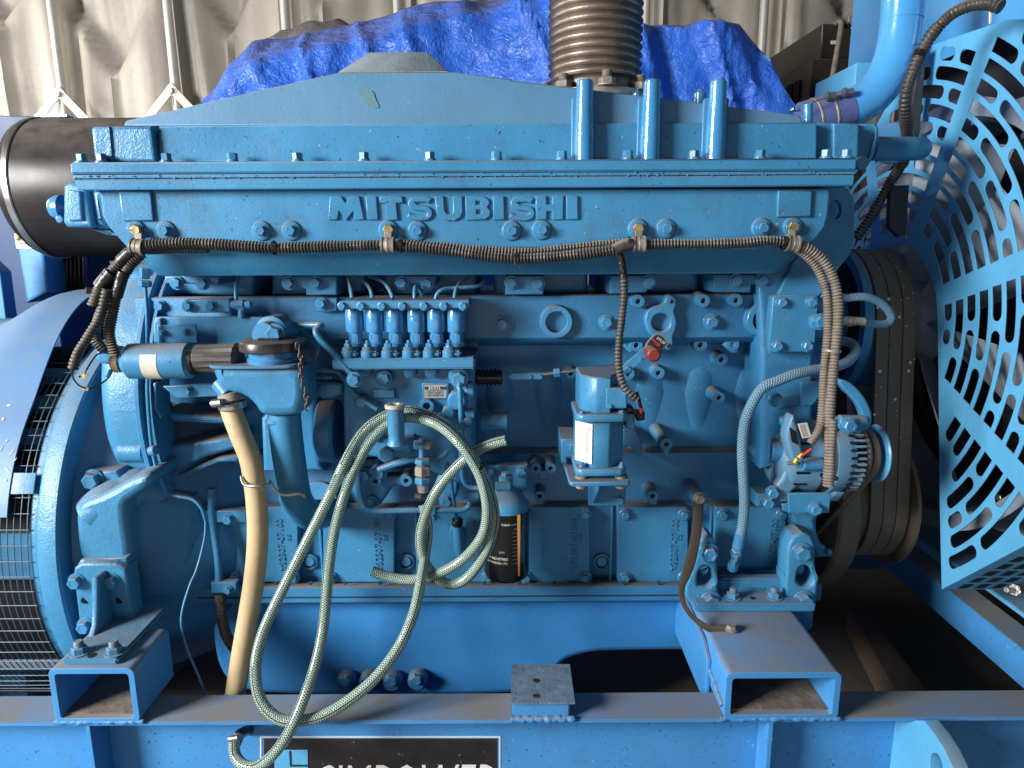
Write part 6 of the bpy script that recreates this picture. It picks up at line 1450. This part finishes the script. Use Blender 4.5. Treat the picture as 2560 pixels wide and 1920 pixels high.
# shroud panel, core and fan
circle = [(cyc + .56 * math.cos(2 * math.pi * i / 72), czc + .56 * math.sin(2 * math.pi * i / 72)) for i in range(72)]
PX('shroud_panel', RA, [[(1.15, 1.80), (2.75, 1.80), (2.75, 2.4), (1.15, 2.4)]], 1.24, .004, PIPEB, .001, world=True)
PX('radiator_core', RA, [[(1.2, RZ + .1), (2.7, RZ + .1), (2.7, 2.3), (1.2, 2.3)]], 1.40, .15, CORE, .004, world=True)
ring = [(cyc + .59 * math.cos(2 * math.pi * i / 72), czc + .59 * math.sin(2 * math.pi * i / 72)) for i in range(72)]
PX('shroud_ring', RA, [ring, circle], 1.36, .02, FANM, .001, world=True)
LT('shroud_drum', RA, [(.575, 1.16), (.53, 1.17), (.515, 1.22), (.515, 1.36), (.52, 1.362), (.58, 1.362)], (0, cyc, czc), (1, 0, 0), mat('pale_shroud_steel', (.30, .38, .46), .55, bump=.0008, var=.2, grime=.4, dust=.4), 96, up=(0, 0, 1))
for k in range(8):
    a_ = 2 * math.pi * k / 8 + .25
    bl = []
    for rr, wd, tw in ((.10, .05, .9), (.2, .075, .75), (.34, .10, .6), (.475, .12, .5)):
        bl.append([Vector((1.13 + s * wd * math.sin(tw), cyc + rr * math.cos(a_) - s * wd * math.cos(tw) * math.sin(a_), czc + rr * math.sin(a_) + s * wd * math.cos(tw) * math.cos(a_))) for s in (-1, -.5, 0, .5, 1)])
    grid('fan_blade', RA, bl, FANM, .003)
CL('fan_hub', RA, (1.07, cyc, czc), (1.17, cyc, czc), .11, FANM, 40)
for k in range(10):
    a_ = 2 * math.pi * k / 10; CL('hub_bolt', RA, (1.062, cyc + .08 * math.cos(a_), czc + .08 * math.sin(a_)), (1.072, cyc + .08 * math.cos(a_), czc + .08 * math.sin(a_)), .009, STEEL, 6)
for k in range(16):
    a_ = 2 * math.pi * k / 16 + .1; CL('rivet', RA, (1.184, cyc + .515 * math.cos(a_), czc + .515 * math.sin(a_)), (1.19, cyc + .515 * math.cos(a_), czc + .515 * math.sin(a_)), .008, STEEL, 12)
PL('guard_strut', RA, T(3, 0, 1330, 420, 1372, 400, 1310, 1180, 1190, 1180, 1290, 640), 1.80, .02, CORE, .002)
PL('guard_strut', RA, T(3, 1, 1080, -60, 1222, -60, 1210, 160, 1200, 370, 1130, 390, 1050, 300, 1060, 0), 1.75, .02, CORE, .003)  # blue strut coloured near-black to stand in for the shade on it
CL('guard_bolt', RA, W(P(3, 3, 2060, 120), 1.35), W(P(3, 3, 2170, 125), 1.37), .006, STEEL, 10); CL('guard_nut', RA, W(P(3, 3, 2130, 120), 1.36), W(P(3, 3, 2180, 125), 1.37), .014, STEEL, 6)
# dark back wall of the frame end (engine room side of the radiator)
# ================================================================== AIR CLEANER
AC = thing('air_cleaner', 'glossy black horizontal air cleaner canister with bright rim at its left end', 'air cleaner', (-1.1, 2.07, 1.2))
ay, az, ar = 2.07, CAM_H + .150, .19
LT('canister', AC, [(0, -1.30), (ar, -1.30), (ar, -.60), (ar * .98, -.59), (0, -.59)], (0, ay, az), (1, 0, 0), TANK, 96, up=(0, 0, 1))
LT('rim_band', AC, [(ar * .98, -1.318), (ar * 1.015, -1.318), (ar * 1.022, -1.314), (ar * 1.022, -1.302), (ar * 1.01, -1.299)], (0, ay, az), (1, 0, 0), STEEL, 96, up=(0, 0, 1))
LT('end_cover', AC, [(0, -1.35), (ar * .9, -1.35), (ar * .97, -1.335), (ar * .98, -1.315)], (0, ay, az), (1, 0, 0), TANK, 64, up=(0, 0, 1))
for k, dz in enumerate((-.045, -.09, -.15)):
    a_ = math.asin(dz / ar); LT('seam', AC, [(ar + .0006, -1.29), (ar + .0014, -1.285), (ar + .0014, -.6)], (0, ay, az), (1, 0, 0), TANK, 3, a0=180 - math.degrees(a_) - .4 + 90 - 90, a1=180 - math.degrees(a_) + .4, up=(0, 0, 1))
BX('clip', AC, (-1.32, ay - .02, az + ar * 1.015), (-1.23, ay + .02, az + ar * 1.015 + .006), STEEL, .002)

# ================================================================== EXHAUST BELLOWS
YB = 1.75
EB = thing('exhaust_bellows', 'brown steel exhaust bellows with rings and bolted flange rising behind the engine casing', 'exhaust bellows', W((1488, 220), YB))
bc = W((1488, 120), YB); rB = m(118.5, (1488, 150), YB) * .985
zf = W((1488, 214), YB - .125).z; pit = m(20.9, (1488, 120), YB - .1) * 1.0
pr_ = []
z_ = zf + .022
while z_ < zf + .62:
    for k in range(8):
        u = k / 8; pr_.append((rB * (1 - .105 * (abs(math.cos(math.pi * u)) ** .55)), z_ + u * pit))
    z_ += pit
LT('bellows', EB, [(rB * .86, zf)] + pr_, (bc.x, YB, 0), (0, 0, 1), BELLOW, 96, smooth=70)
LT('flange', EB, [(rB * .8, zf - .014), (rB * 1.15, zf - .014), (rB * 1.155, zf - .012), (rB * 1.155, zf - .001), (rB * 1.15, zf), (rB * .8, zf)], (bc.x, YB, 0), (0, 0, 1), mat('dull_steel_flange', (.42, .40, .38), .5, metal=.6, bump=.0015, bscale=90, var=.25, vscale=40), 96)
LT('lower_flange', EB, [(rB * .8, zf - .032), (rB * 1.16, zf - .032), (rB * 1.18, zf - .03), (rB * 1.18, zf - .017), (rB * .8, zf - .016)], (bc.x, YB, 0), (0, 0, 1), CLIPM, 96)
for a_ in (7, 57, -43, 107, -93, 157, -143):
    x = bc.x + rB * 1.06 * math.sin(R(a_)); y = YB - rB * 1.06 * math.cos(R(a_))
    bolt_at(EB, (x, y, zf + .0005), .0185, (0, 0, 1), CLIPM, 'stud', 'stud_nut')

# ================================================================== COOLANT PIPE
WPi = thing('coolant_pipe', 'fat bright blue coolant pipe curving down to a violet rubber hose', 'coolant pipe', W(P(3, 0, 700, 1000), 1.85))
pts = [(*P(3, 0, 1165, -500), 1.85), (*P(3, 0, 1168, -200), 1.85), (*P(3, 0, 1165, 0), 1.85), (*P(3, 0, 1150, 170), 1.85), (*P(3, 0, 1115, 400), 1.85), (*P(3, 0, 1045, 620), 1.85), (*P(3, 0, 920, 800), 1.85), (*P(3, 0, 760, 920), 1.85), (*P(3, 0, 600, 975), 1.85)]
rP = m(49, P(3, 0, 1150, 200), 1.85)
TB('bent_pipe', WPi, pts, rP, PIPEB, 48, step=.012)
CL('weld_ring', WPi, W(P(3, 0, 1150, 190), 1.85), W(P(3, 0, 1152, 165), 1.85), rP * 1.025, PIPEB, 48, .003)
TB('rubber_hose', WPi, [(*P(3, 0, 690, 945), 1.85), (*P(3, 0, 560, 985), 1.85), (*P(3, 0, 380, 1035), 1.85), (*P(3, 0, 300, 1060), 1.85)], rP * 1.04, PURPLE, 48)
for x, y, dx in ((545, 990, 16), (415, 1026, 16)):
    a_ = W(P(3, 0, x, y), 1.85); b_ = W(P(3, 0, x - dx * 1.6, y + 7), 1.85); CL('hose_clamp', WPi, a_, b_, rP * 1.075, CLIPM, 48, .002)
for x, y in ((550, 825), (700, 795)):
    CL('clamp_screw', WPi, W(P(3, 0, x - 40, y + 5), 1.80), W(P(3, 0, x + 35, y), 1.80), .009, STEEL, 14); CL('screw_head', WPi, W(P(3, 0, x - 50, y + 6), 1.80), W(P(3, 0, x - 30, y + 4), 1.80), .012, STEEL, 6)
TB('wire_strand', WPi, [(*P(3, 0, 300, 970), 1.78), (*P(3, 0, 340, 920), 1.78), (*P(3, 0, 420, 870), 1.78), (*P(3, 0, 530, 845), 1.78)], .0018, STEEL, 8)
box_b = PX('blue_bracket_box', WPi, [[(1.95, W(P(3, 0, 800, 780), 1.95).z), (2.2, W(P(3, 0, 800, 780), 1.95).z), (2.2, W(P(3, 0, 800, 540), 1.95).z), (1.95, W(P(3, 0, 800, 540), 1.95).z)]], W(P(3, 0, 760, 600), 1.95).x, .16, GUARD, .003, world=True)

# ================================================================== WIRING HARNESS
HA = thing('wiring_harness', 'long black corrugated conduit clipped along the casing, branching down at both ends', 'wiring harness', W((1280, 620), 1.35))
YH = 1.352
def DH(*v):   # display px triples
    return [(v[i] * 1.15732, v[i + 1] * 1.15732, v[i + 2]) for i in range(0, len(v), 3)]
r1_ = m(14.5, (1000, 620), YH)
CORR('conduit', HA, DH(300, 533, YH, 360, 526, YH, 430, 526, YH, 500, 530, YH, 590, 535, YH, 700, 533, YH, 838, 530, YH, 940, 538, YH - .002, 1030, 550, YH - .003, 1110, 558, YH - .004, 1200, 555, YH - .003, 1290, 545, YH, 1335, 538, YH), r1_, .0062)
CORR('conduit', HA, DH(320, 540, YH + .014, 380, 538, YH + .014, 450, 538, YH + .014), r1_ * .8, .0055)
CORR('conduit', HA, DH(868, 526, YH + .012, 960, 532, YH + .012, 1060, 541, YH + .012, 1150, 543, YH + .012, 1250, 533, YH + .012, 1345, 523, YH + .008), r1_ * .74, .0062)
CORR('conduit', HA, DH(1385, 528, YH, 1440, 527, YH, 1520, 527, YH, 1600, 525, YH, 1660, 520, YH, 1712, 525, YH), r1_ * .9, .0062)
CORR('conduit', HA, DH(1712, 528, YH, 1745, 537, YH, 1778, 562, YH, 1800, 600, YH, 1810, 650, YH - .004, 1809, 710, YH - .008, 1800, 800, YH - .015, 1793, 880, YH - .022, 1791, 960, YH - .03, 1789, 1048, YH - .03), r1_ * .93, .0064, CONDUIT_D)
CORR('conduit', HA, DH(1712, 532, YH + .01, 1740, 550, YH + .01, 1768, 585, YH + .01, 1786, 640, YH + .006, 1788, 720, YH, 1780, 800, YH - .008, 1778, 860, YH - .012, 1772, 920, YH - .015, 1750, 958, YH - .018), r1_ * .80, .0055, CONDUIT_D)
CORR('conduit', HA, DH(1800, 905, YH - .03, 1797, 960, YH - .035, 1793, 1050, YH - .035), r1_ * .8, .0064, CONDUIT_D)
# left branches
CORR('conduit', HA, DH(295, 535, YH, 270, 558, YH, 240, 590, YH, 215, 625, YH - .005, 202, 660, YH - .008), r1_ * 1.05, .0062)
CORR('conduit', HA, DH(232, 625, YH - .015, 218, 680, YH - .018, 195, 720, YH - .02, 170, 760, YH - .02, 158, 795, YH - .02), r1_ * .85, .0074)
CORR('conduit', HA, DH(305, 548, YH + .005, 280, 575, YH + .003, 258, 620, YH, 245, 670, YH, 236, 720, YH, 248, 765, YH + .004), r1_ * .95, .0055)
CORR('conduit', HA, DH(260, 590, YH + .01, 235, 640, YH + .012, 212, 690, YH + .012, 205, 730, YH + .014, 228, 758, YH + .016), r1_ * .95, .0055)
TB('taped_joint', HA, DH(282, 545, YH, 262, 565, YH), r1_ * 1.15, TAPE, 16)
TB('taped_joint', HA, DH(242, 590, YH - .004, 228, 606, YH - .006, 218, 620, YH - .006), r1_ * 1.3, TAPE, 16)
TB('taped_joint', HA, DH(268, 588, YH - .006, 262, 605, YH - .006, 252, 640, YH - .006), r1_ * 1.0, TAPE, 16)
CL('bolt_tag', HA, W(P(0, 1, 740, 850), 1.34), W(P(0, 1, 790, 855), 1.345), .007, RUST, 6)
# middle drop to the actuator
TB('taped_joint', HA, DH(1330, 545, YH, 1340, 553, YH - .002, 1345, 580, YH - .002, 1347, 608, YH - .003), r1_ * .68, TAPE, 14)
TB('taped_joint', HA, DH(1328, 541, YH - .004, 1350, 530, YH - .004, 1372, 526, YH - .004), r1_ * 1.1, CONDUIT, 16)
CORR('conduit', HA, DH(1347, 600, YH - .004, 1348, 640, YH - .008, 1343, 690, YH - .012, 1337, 740, YH - .018, 1336, 790, YH - .025, 1345, 830, YH - .035, 1362, 852, YH - .04, 1375, 862, YH - .04), r1_ * .73, .0072)
for x, y, ln in ((298, 533, 30), (838, 530, 32), (1380, 527, 30), (1711, 526, 30)):
    p = d(x, y); c_ = W(p, YH); rr = r1_ * 1.28; w_ = m(ln * .5, p, YH)
    o_ = LT('clip', HA, [(rr * .92, -w_), (rr * 1.12, -w_), (rr * 1.12, -w_ * .75), (rr, -w_ * .7), (rr, -w_ * .1), (rr * 1.06, 0), (rr, w_ * .1), (rr, w_ * .7), (rr * 1.12, w_ * .75), (rr * 1.12, w_), (rr * .92, w_)], c_, (1, 0, -.12 if x < 400 or x > 1700 else 0), CLIPM, 28)
    PL('clip_tab', HA, rect(p[0] - 9, p[1] - 34, p[0] + 9, p[1] - 10), YH + .012, .003, CLIPM, .001)
for x, y in ((592, 535), (866, 532), (1112, 558), (1359, 527), (1692, 525)):
    p = d(x, y); c_ = W(p, YH); rr = r1_ * 1.12
    LT('cable_tie', HA, [(rr, -.0022), (rr + .0012, -.0022), (rr + .0012, .0022), (rr, .0022)], c_, (1, 0, 0), TAPE if x != 1112 else CLIPM, 24)
    BX('tie_lock', HA, (c_.x - .004, c_.y - rr - .004, c_.z + .001), (c_.x + .004, c_.y - rr + .001, c_.z + .010), TAPE, .001)
for x, y, dz_ in ((1797, 757, 1.5), (1793, 925, 1.5), (1791, 1030, 1.2)):
    p = d(x, y); c_ = W(p, YH - .02); rr = r1_ * 1.45
    LT('cable_tie', HA, [(rr, -.002), (rr + .0012, -.002), (rr + .0012, .002), (rr, .002)], c_, (.12, 0, 1), TAPE if y > 800 else CLIPM, 24)

# ================================================================== HOSES
def hose(name, label, cat, pts, r, mat_, seg=20, group=None):
    o_ = TB(name, None, pts, r, mat_, seg, step=.006)
    return tag(o_, label, cat, group)
rH = m(13.2, (1000, 1200), 1.36)
G1 = 'clear green hoses looped in front of the engine'
hose('clear_hose', 'clear green braided hose whose open end points up right, looping down left to the frame', 'hose',
     DH(1094, 951, 1.34, 1060, 960, 1.345, 1025, 977, 1.35, 985, 1010, 1.352, 945, 1058, 1.35, 918, 1115, 1.345, 908, 1165, 1.34, 916, 1210, 1.335, 940, 1245, 1.33, 970, 1262, 1.325, 1000, 1255, 1.322, 1030, 1225, 1.32, 1055, 1180, 1.32, 1068, 1120, 1.322,
        1060, 1070, 1.325, 1040, 1020, 1.328, 1005, 965, 1.335, 965, 920, 1.385, 915, 893, 1.40, 870, 887, 1.402, 820, 905, 1.395, 780, 940, 1.375, 745, 1000, 1.335, 715, 1065, 1.325, 680, 1135, 1.31, 640, 1215, 1.29, 600, 1295, 1.265, 567, 1370, 1.235, 552, 1440, 1.205,
        560, 1505, 1.18, 590, 1545, 1.165, 630, 1558, 1.16, 690, 1548, 1.165, 750, 1515, 1.175, 810, 1465, 1.19, 860, 1400, 1.215, 892, 1330, 1.245, 908, 1262, 1.285, 918, 1200, 1.34, 924, 1140, 1.37, 914, 1090, 1.385), rH, CLEARH, group=G1)
hose('clear_hose', 'clear green braided hose, open end left of the coil, ending at the black drain stub', 'hose',
     DH(803, 1233, 1.33, 840, 1246, 1.33, 890, 1252, 1.328, 945, 1240, 1.322, 1000, 1208, 1.318, 1040, 1160, 1.31, 1052, 1110, 1.30, 1046, 1060, 1.30, 1028, 1010, 1.305, 990, 955, 1.315, 940, 915, 1.365, 880, 902, 1.385, 840, 915, 1.385, 800, 955, 1.365, 768, 1010, 1.34,
        742, 1075, 1.31, 722, 1150, 1.295, 710, 1230, 1.275, 704, 1300, 1.255, 696, 1370, 1.23, 680, 1440, 1.20, 656, 1510, 1.165, 625, 1580, 1.14, 590, 1630, 1.13, 555, 1655, 1.135, 525, 1652, 1.145, 508, 1630, 1.16, 506, 1600, 1.172), rH * .97, CLEARH, group=G1)
for x, y in ((1033, 1010),):
    p = d(x, y); c_ = W(p, 1.315)
    ct = LT('cable_tie', None, [(rH * 1.75, -.003), (rH * 1.85, -.003), (rH * 1.85, .003), (rH * 1.75, .003)], c_, (.55, 0, -.85), TAPE, 24, squash=.75)
    tag(ct, 'black cable tie holding the two clear green hoses together', 'cable tie')
CL('hose_clamp', FP, W(d(914, 1062), 1.385), W(d(913, 1045), 1.385), rH * 1.15, STEEL, 24, .001); CL('clamp_screw', FP, W(P(1, 2, 1375, 970), 1.375), W(P(1, 2, 1430, 975), 1.375), .006, RUST, 12)
TH = thing('tan_hose', 'thick tan rubber hose hanging from a steel clamp beside the oil filler', 'hose', W(d(505, 1490), 1.31))
TB('hose', TH, DH(495, 868, 1.365, 503, 895, 1.36, 520, 940, 1.35, 540, 990, 1.345, 550, 1045, 1.34, 556, 1110, 1.335, 556, 1180, 1.33, 548, 1260, 1.325, 535, 1340, 1.32, 521, 1420, 1.315, 508, 1500, 1.31, 500, 1550, 1.31), m(26, (630, 1200), 1.34), TANH, 28)
CL('sleeve', TH, W(P(0, 2, 1990, 75), 1.362), W(P(0, 2, 2010, 150), 1.36), m(32, P(0, 2, 2000, 120), 1.36), CLIPM, 36, .002)
CL('hose_clamp', TH, W(P(0, 2, 2000, 150), 1.36), W(P(0, 2, 2012, 210), 1.36), m(33.5, P(0, 2, 2000, 120), 1.36), STEEL, 36, .002)
for k in range(8):
    PL('clamp_slot', TH, T(0, 2, 1968 + 11 * k, 172, 1973 + 11 * k, 172, 1976 + 11 * k, 196, 1971 + 11 * k, 196), 1.36 - m(33.7, P(0, 2, 2000, 120), 1.36), .0012, INK, 0)
CL('clamp_screw', TH, W(P(0, 2, 1835, 170), 1.335), W(P(0, 2, 1925, 160), 1.33), .0085, STEEL, 14)
CL('outlet_stub', TH, W(P(0, 2, 1900, -20), 1.375), W(P(0, 2, 1985, 90), 1.365), m(24, P(0, 2, 1950, 50), 1.36), BLUE, 28)
wr = TB('wire_loop', TH, [(*P(0, 2, 2085, 800), 1.325), (*P(0, 2, 2110, 870), 1.312), (*P(1, 2, 0, 882), 1.30), (*P(1, 2, 110, 862), 1.315), (*P(1, 2, 112, 835), 1.335), (*P(1, 2, 165, 915), 1.34), (*P(1, 2, 240, 958), 1.345), (*P(1, 2, 330, 955), 1.35), (*P(1, 2, 390, 945), 1.355), (*P(1, 2, 420, 975), 1.36)], m(4, (640, 1220), 1.32), STEEL, 10)

# blue painted braided hoses
BH1 = thing('braided_hose', 'long blue braided hose hanging down in front of the block beside the strap', 'hose', W(P(2, 2, 1910, 1560), 1.45), 'blue painted braided hoses')
TB('hose', BH1, [(*P(3, 1, 650, 1285), 1.60), (*P(3, 1, 730, 1315), 1.58), (*P(3, 1, 755, 1380), 1.55), (*P(3, 1, 690, 1465), 1.52), (*P(3, 1, 560, 1515), 1.49), (*P(3, 1, 420, 1535), 1.47), (*P(3, 1, 250, 1570), 1.45), (*P(3, 1, 90, 1630), 1.44), (*P(3, 2, -40, 30), 1.435), (*P(2, 2, 2080, 160), 1.43), (*P(2, 2, 2012, 330), 1.43), (*P(2, 2, 1990, 560), 1.43), (*P(2, 2, 1998, 800), 1.435), (*P(2, 2, 2008, 1000), 1.44), (*P(2, 2, 1998, 1180), 1.445), (*P(2, 2, 1978, 1300), 1.45)], m(13, (1860, 1150), 1.43), BRAIDB, 22)
CL('ferrule', BH1, W(P(2, 2, 1982, 1280), 1.45), W(P(2, 2, 1950, 1420), 1.455), m(14.5, (1850, 1350), 1.45), BLUE, 24, .003)
for a_, b_, r_ in (((1945, 1425), (1938, 1450), 14), ((1935, 1455), (1925, 1500), 16), ((1920, 1505), (1908, 1560), 13)): CL('hex_fitting', BH1, W(P(2, 2, *a_), 1.455), W(P(2, 2, *b_), 1.46), m(r_, (1850, 1350), 1.45), BLUE, 6, .002)
CL('elbow_end', BH1, W(P(2, 2, 1912, 1530), 1.46), W(P(2, 2, 1905, 1600), 1.47), m(15, (1850, 1350), 1.45), BLUE, 20, .004)
BH2 = thing('braided_hose', 'short blue braided hose making a U loop in front of the brown belts', 'hose', W(P(3, 1, 690, 1110), 1.55), 'blue painted braided hoses')
TB('hose', BH2, [(*P(3, 1, 560, 905), 1.52), (*P(3, 1, 680, 915), 1.52), (*P(3, 1, 820, 905), 1.52), (*P(3, 1, 940, 940), 1.53), (*P(3, 1, 1030, 1010), 1.54), (*P(3, 1, 1065, 1080), 1.55), (*P(3, 1, 1040, 1130), 1.55), (*P(3, 1, 960, 1145), 1.54), (*P(3, 1, 830, 1128), 1.52)], m(10, P(3, 1, 900, 950), 1.53), BRAIDB, 20)
for x0, x1, r_ in ((690, 720, 13), (722, 750, 12), (752, 835, 11)): CL('hex_fitting', BH2, W(P(3, 1, x0, 1115), 1.51), W(P(3, 1, x1, 1122), 1.51), m(r_, P(3, 1, 750, 1120), 1.51), CLIPM, 12, .001)
CL('banjo_body', BH2, W(P(3, 1, 520, 1110), 1.50), W(P(3, 1, 695, 1115), 1.51), m(12, P(3, 1, 690, 1110), 1.5), CLIPM, 20, .004)

# braided earth strap
pts = path3([(*P(2, 2, 1612, 960), 1.492), (*P(2, 2, 1610, 1030), 1.485), (*P(2, 2, 1605, 1110), 1.46), (*P(2, 2, 1590, 1300), 1.43), (*P(2, 2, 1550, 1500), 1.41), (*P(2, 2, 1500, 1660), 1.395), (*P(2, 3, 1468, 80), 1.385), (*P(2, 3, 1470, 200), 1.375), (*P(2, 3, 1530, 320), 1.36), (*P(2, 3, 1630, 410), 1.345)])
e_ = WZ(P(2, 3, 1740, 462), RB[2] + .003); e2 = WZ(P(2, 3, 1905, 455), RB[2] + .003)
pts += [e_, e2]
v_ = resample(catmull(pts, .004), .008); n_ = len(v_)
me = sweep_mesh(v_, lambda s, i: .0115 * (1 if i < n_ * .45 else (1 - .55 * math.sin(math.pi * min(1, (i - n_ * .45) / (n_ * .5))))), 12, flat=.0022)
STp = finish('earth_strap', me, STRAPM, None, 60); tag(STp, 'flat tarnished braided earth strap from the block down to the box beam', 'earth strap')
B(STp, P(2, 2, 1618, 985), 1.487, 13, mat=CLIPM, kind='flange_bolt'); 
q = WZ(P(2, 3, 1895, 458), RB[2] + .006); bolt_at(STp, (q.x, q.y, RB[2] + .005), .0105, (0, 0, 1), CLIPM, 'flange_bolt')

# thin cables and small tubes on the left
TBK = thing('sensing_tube', 'thin blue tube running down the flywheel housing from an elbow fitting', 'tube', W(P(0, 2, 1400, 850), 1.44))
CL('elbow_fitting', TBK, W(P(0, 1, 1250, 655), 1.43), W(P(0, 1, 1250, 750), 1.43), m(12.5, P(0, 1, 1250, 700), 1.43), BLUE, 6, .002)
CL('nut', TBK, W(P(0, 1, 1252, 765), 1.43), W(P(0, 1, 1253, 820), 1.43), m(16, P(0, 1, 1250, 700), 1.43), BLUE, 6, .002)
TB('tube', TBK, [(*P(0, 1, 1255, 820), 1.43), (*P(0, 1, 1270, 1050), 1.43), (*P(0, 1, 1275, 1300), 1.43), (*P(0, 1, 1275, 1600), 1.435), (*P(0, 2, 1275, 100), 1.44), (*P(0, 2, 1300, 450), 1.44), (*P(0, 2, 1335, 660), 1.445), (*P(0, 2, 1390, 830), 1.45), (*P(0, 2, 1440, 930), 1.455), (*P(0, 2, 1540, 970), 1.44), (*P(0, 2, 1660, 995), 1.44), (*P(0, 2, 1740, 1070), 1.44), (*P(0, 2, 1778, 1180), 1.45)], m(4.5, P(0, 2, 1280, 500), 1.44), BLUE, 12)
TB('thin_cable', TBK, [(*P(0, 2, 1778, 1180), 1.45), (*P(0, 2, 1765, 1350), 1.44), (*P(0, 2, 1700, 1600), 1.42), (*P(0, 3, 1640, 80), 1.40), (*P(0, 3, 1575, 300), 1.38), (*P(0, 3, 1570, 450), 1.37), (*P(0, 3, 1620, 640), 1.35), (*P(0, 3, 1710, 850), 1.33), (*P(0, 3, 1780, 1040), 1.31)], .0028, BLUE, 8)
CL('tube_clip', TBK, W(P(0, 2, 1300, 580), 1.435), W(P(0, 2, 1350, 570), 1.43), m(12, P(0, 2, 1300, 580), 1.43), BLUE, 16)
DP = TB('drain_tube', EN, [(*P(0, 2, 1830, 970), 1.50), (*P(0, 2, 1828, 1080), 1.50), (*P(0, 2, 1845, 1250), 1.50), (*P(0, 2, 1880, 1500), 1.49), (*P(0, 2, 1890, 1700), 1.48)], m(8.8, P(0, 2, 1850, 1300), 1.5), BLUE, 16)
CL('tube_nut', EN, W(P(0, 2, 1830, 900), 1.50), W(P(0, 2, 1830, 975), 1.50), m(11, P(0, 2, 1830, 950), 1.5), BLOCK, 16)
PL('side_cover_tab', EN, T(0, 2, 1765, 1095, 2125, 1095, 2130, 1200, 1760, 1200), 1.50, .02, BLUE, .003); B(EN, P(0, 2, 1975, 1165), 1.50, 12)
PL('tee_block', EN, TR(0, 3, 1820, 55, 2040, 150), 1.47, .02, BLUE, .003); B(EN, P(0, 3, 1972, 120), 1.468, 9)
for a_, b_, r_ in (((1900, 155), (1905, 225), 13), ((1905, 225), (1915, 300), 11), ((1912, 300), (1925, 380), 12)): CL('brass_union', EN, W(P(0, 3, *a_), 1.475), W(P(0, 3, *b_), 1.475), m(r_, P(0, 3, 1900, 200), 1.47), RUST, 8, .002)
TB('rubber_tail', EN, [(*P(0, 3, 1920, 370), 1.475), (*P(0, 3, 1950, 500), 1.47), (*P(0, 3, 2010, 600), 1.46), (*P(0, 3, 2100, 700), 1.46)], m(13, P(0, 3, 1900, 200), 1.47), RUST, 16)

# black conduit at the radiator
RC = thing('radiator_conduit', 'dusty black corrugated conduit arching beside the fan guard', 'conduit', W(P(3, 0, 1200, 1180), 1.62))
YR = 1.56
CORR('conduit', RC, [(*P(3, 0, 2010, 60), YR - .12), (*P(3, 0, 1900, 25), YR - .10), (*P(3, 0, 1760, 45), YR - .07), (*P(3, 0, 1620, 100), YR - .04), (*P(3, 0, 1500, 200), YR), (*P(3, 0, 1400, 320), YR), (*P(3, 0, 1320, 460), YR), (*P(3, 0, 1250, 620), YR), (*P(3, 0, 1195, 790), YR), (*P(3, 0, 1185, 960), YR + .02), (*P(3, 0, 1195, 1100), YR + .06), (*P(3, 0, 1195, 1250), YR + .12), (*P(3, 0, 1150, 1420), YR + .16), (*P(3, 0, 1040, 1600), YR + .2), (*P(3, 1, 900, 200), YR + .2), (*P(3, 1, 760, 400), YR + .2)], m(15, P(3, 0, 1300, 500), YR), .0085)
TB('tape_wrap', RC, [(*P(3, 0, 1325, 445), YR), (*P(3, 0, 1300, 500), YR)], m(16.5, P(3, 0, 1300, 500), YR), TAPE, 16)
CL('cable_clip', RC, W(P(3, 0, 1850, 85), YR - .08), W(P(3, 0, 1870, -20), YR - .08), m(10, P(3, 0, 1850, 50), YR - .08), CLIPM, 14)
CL('clip_bolt', RC, W(P(3, 0, 1280, 650), YR + .02), W(P(3, 0, 1320, 635), YR + .02), .012, STEEL, 14)
PL('white_strap', RC, T(3, 0, 1915, 60, 1945, 60, 1930, 205, 1915, 205), YR - .1, .003, WHITE, .001)
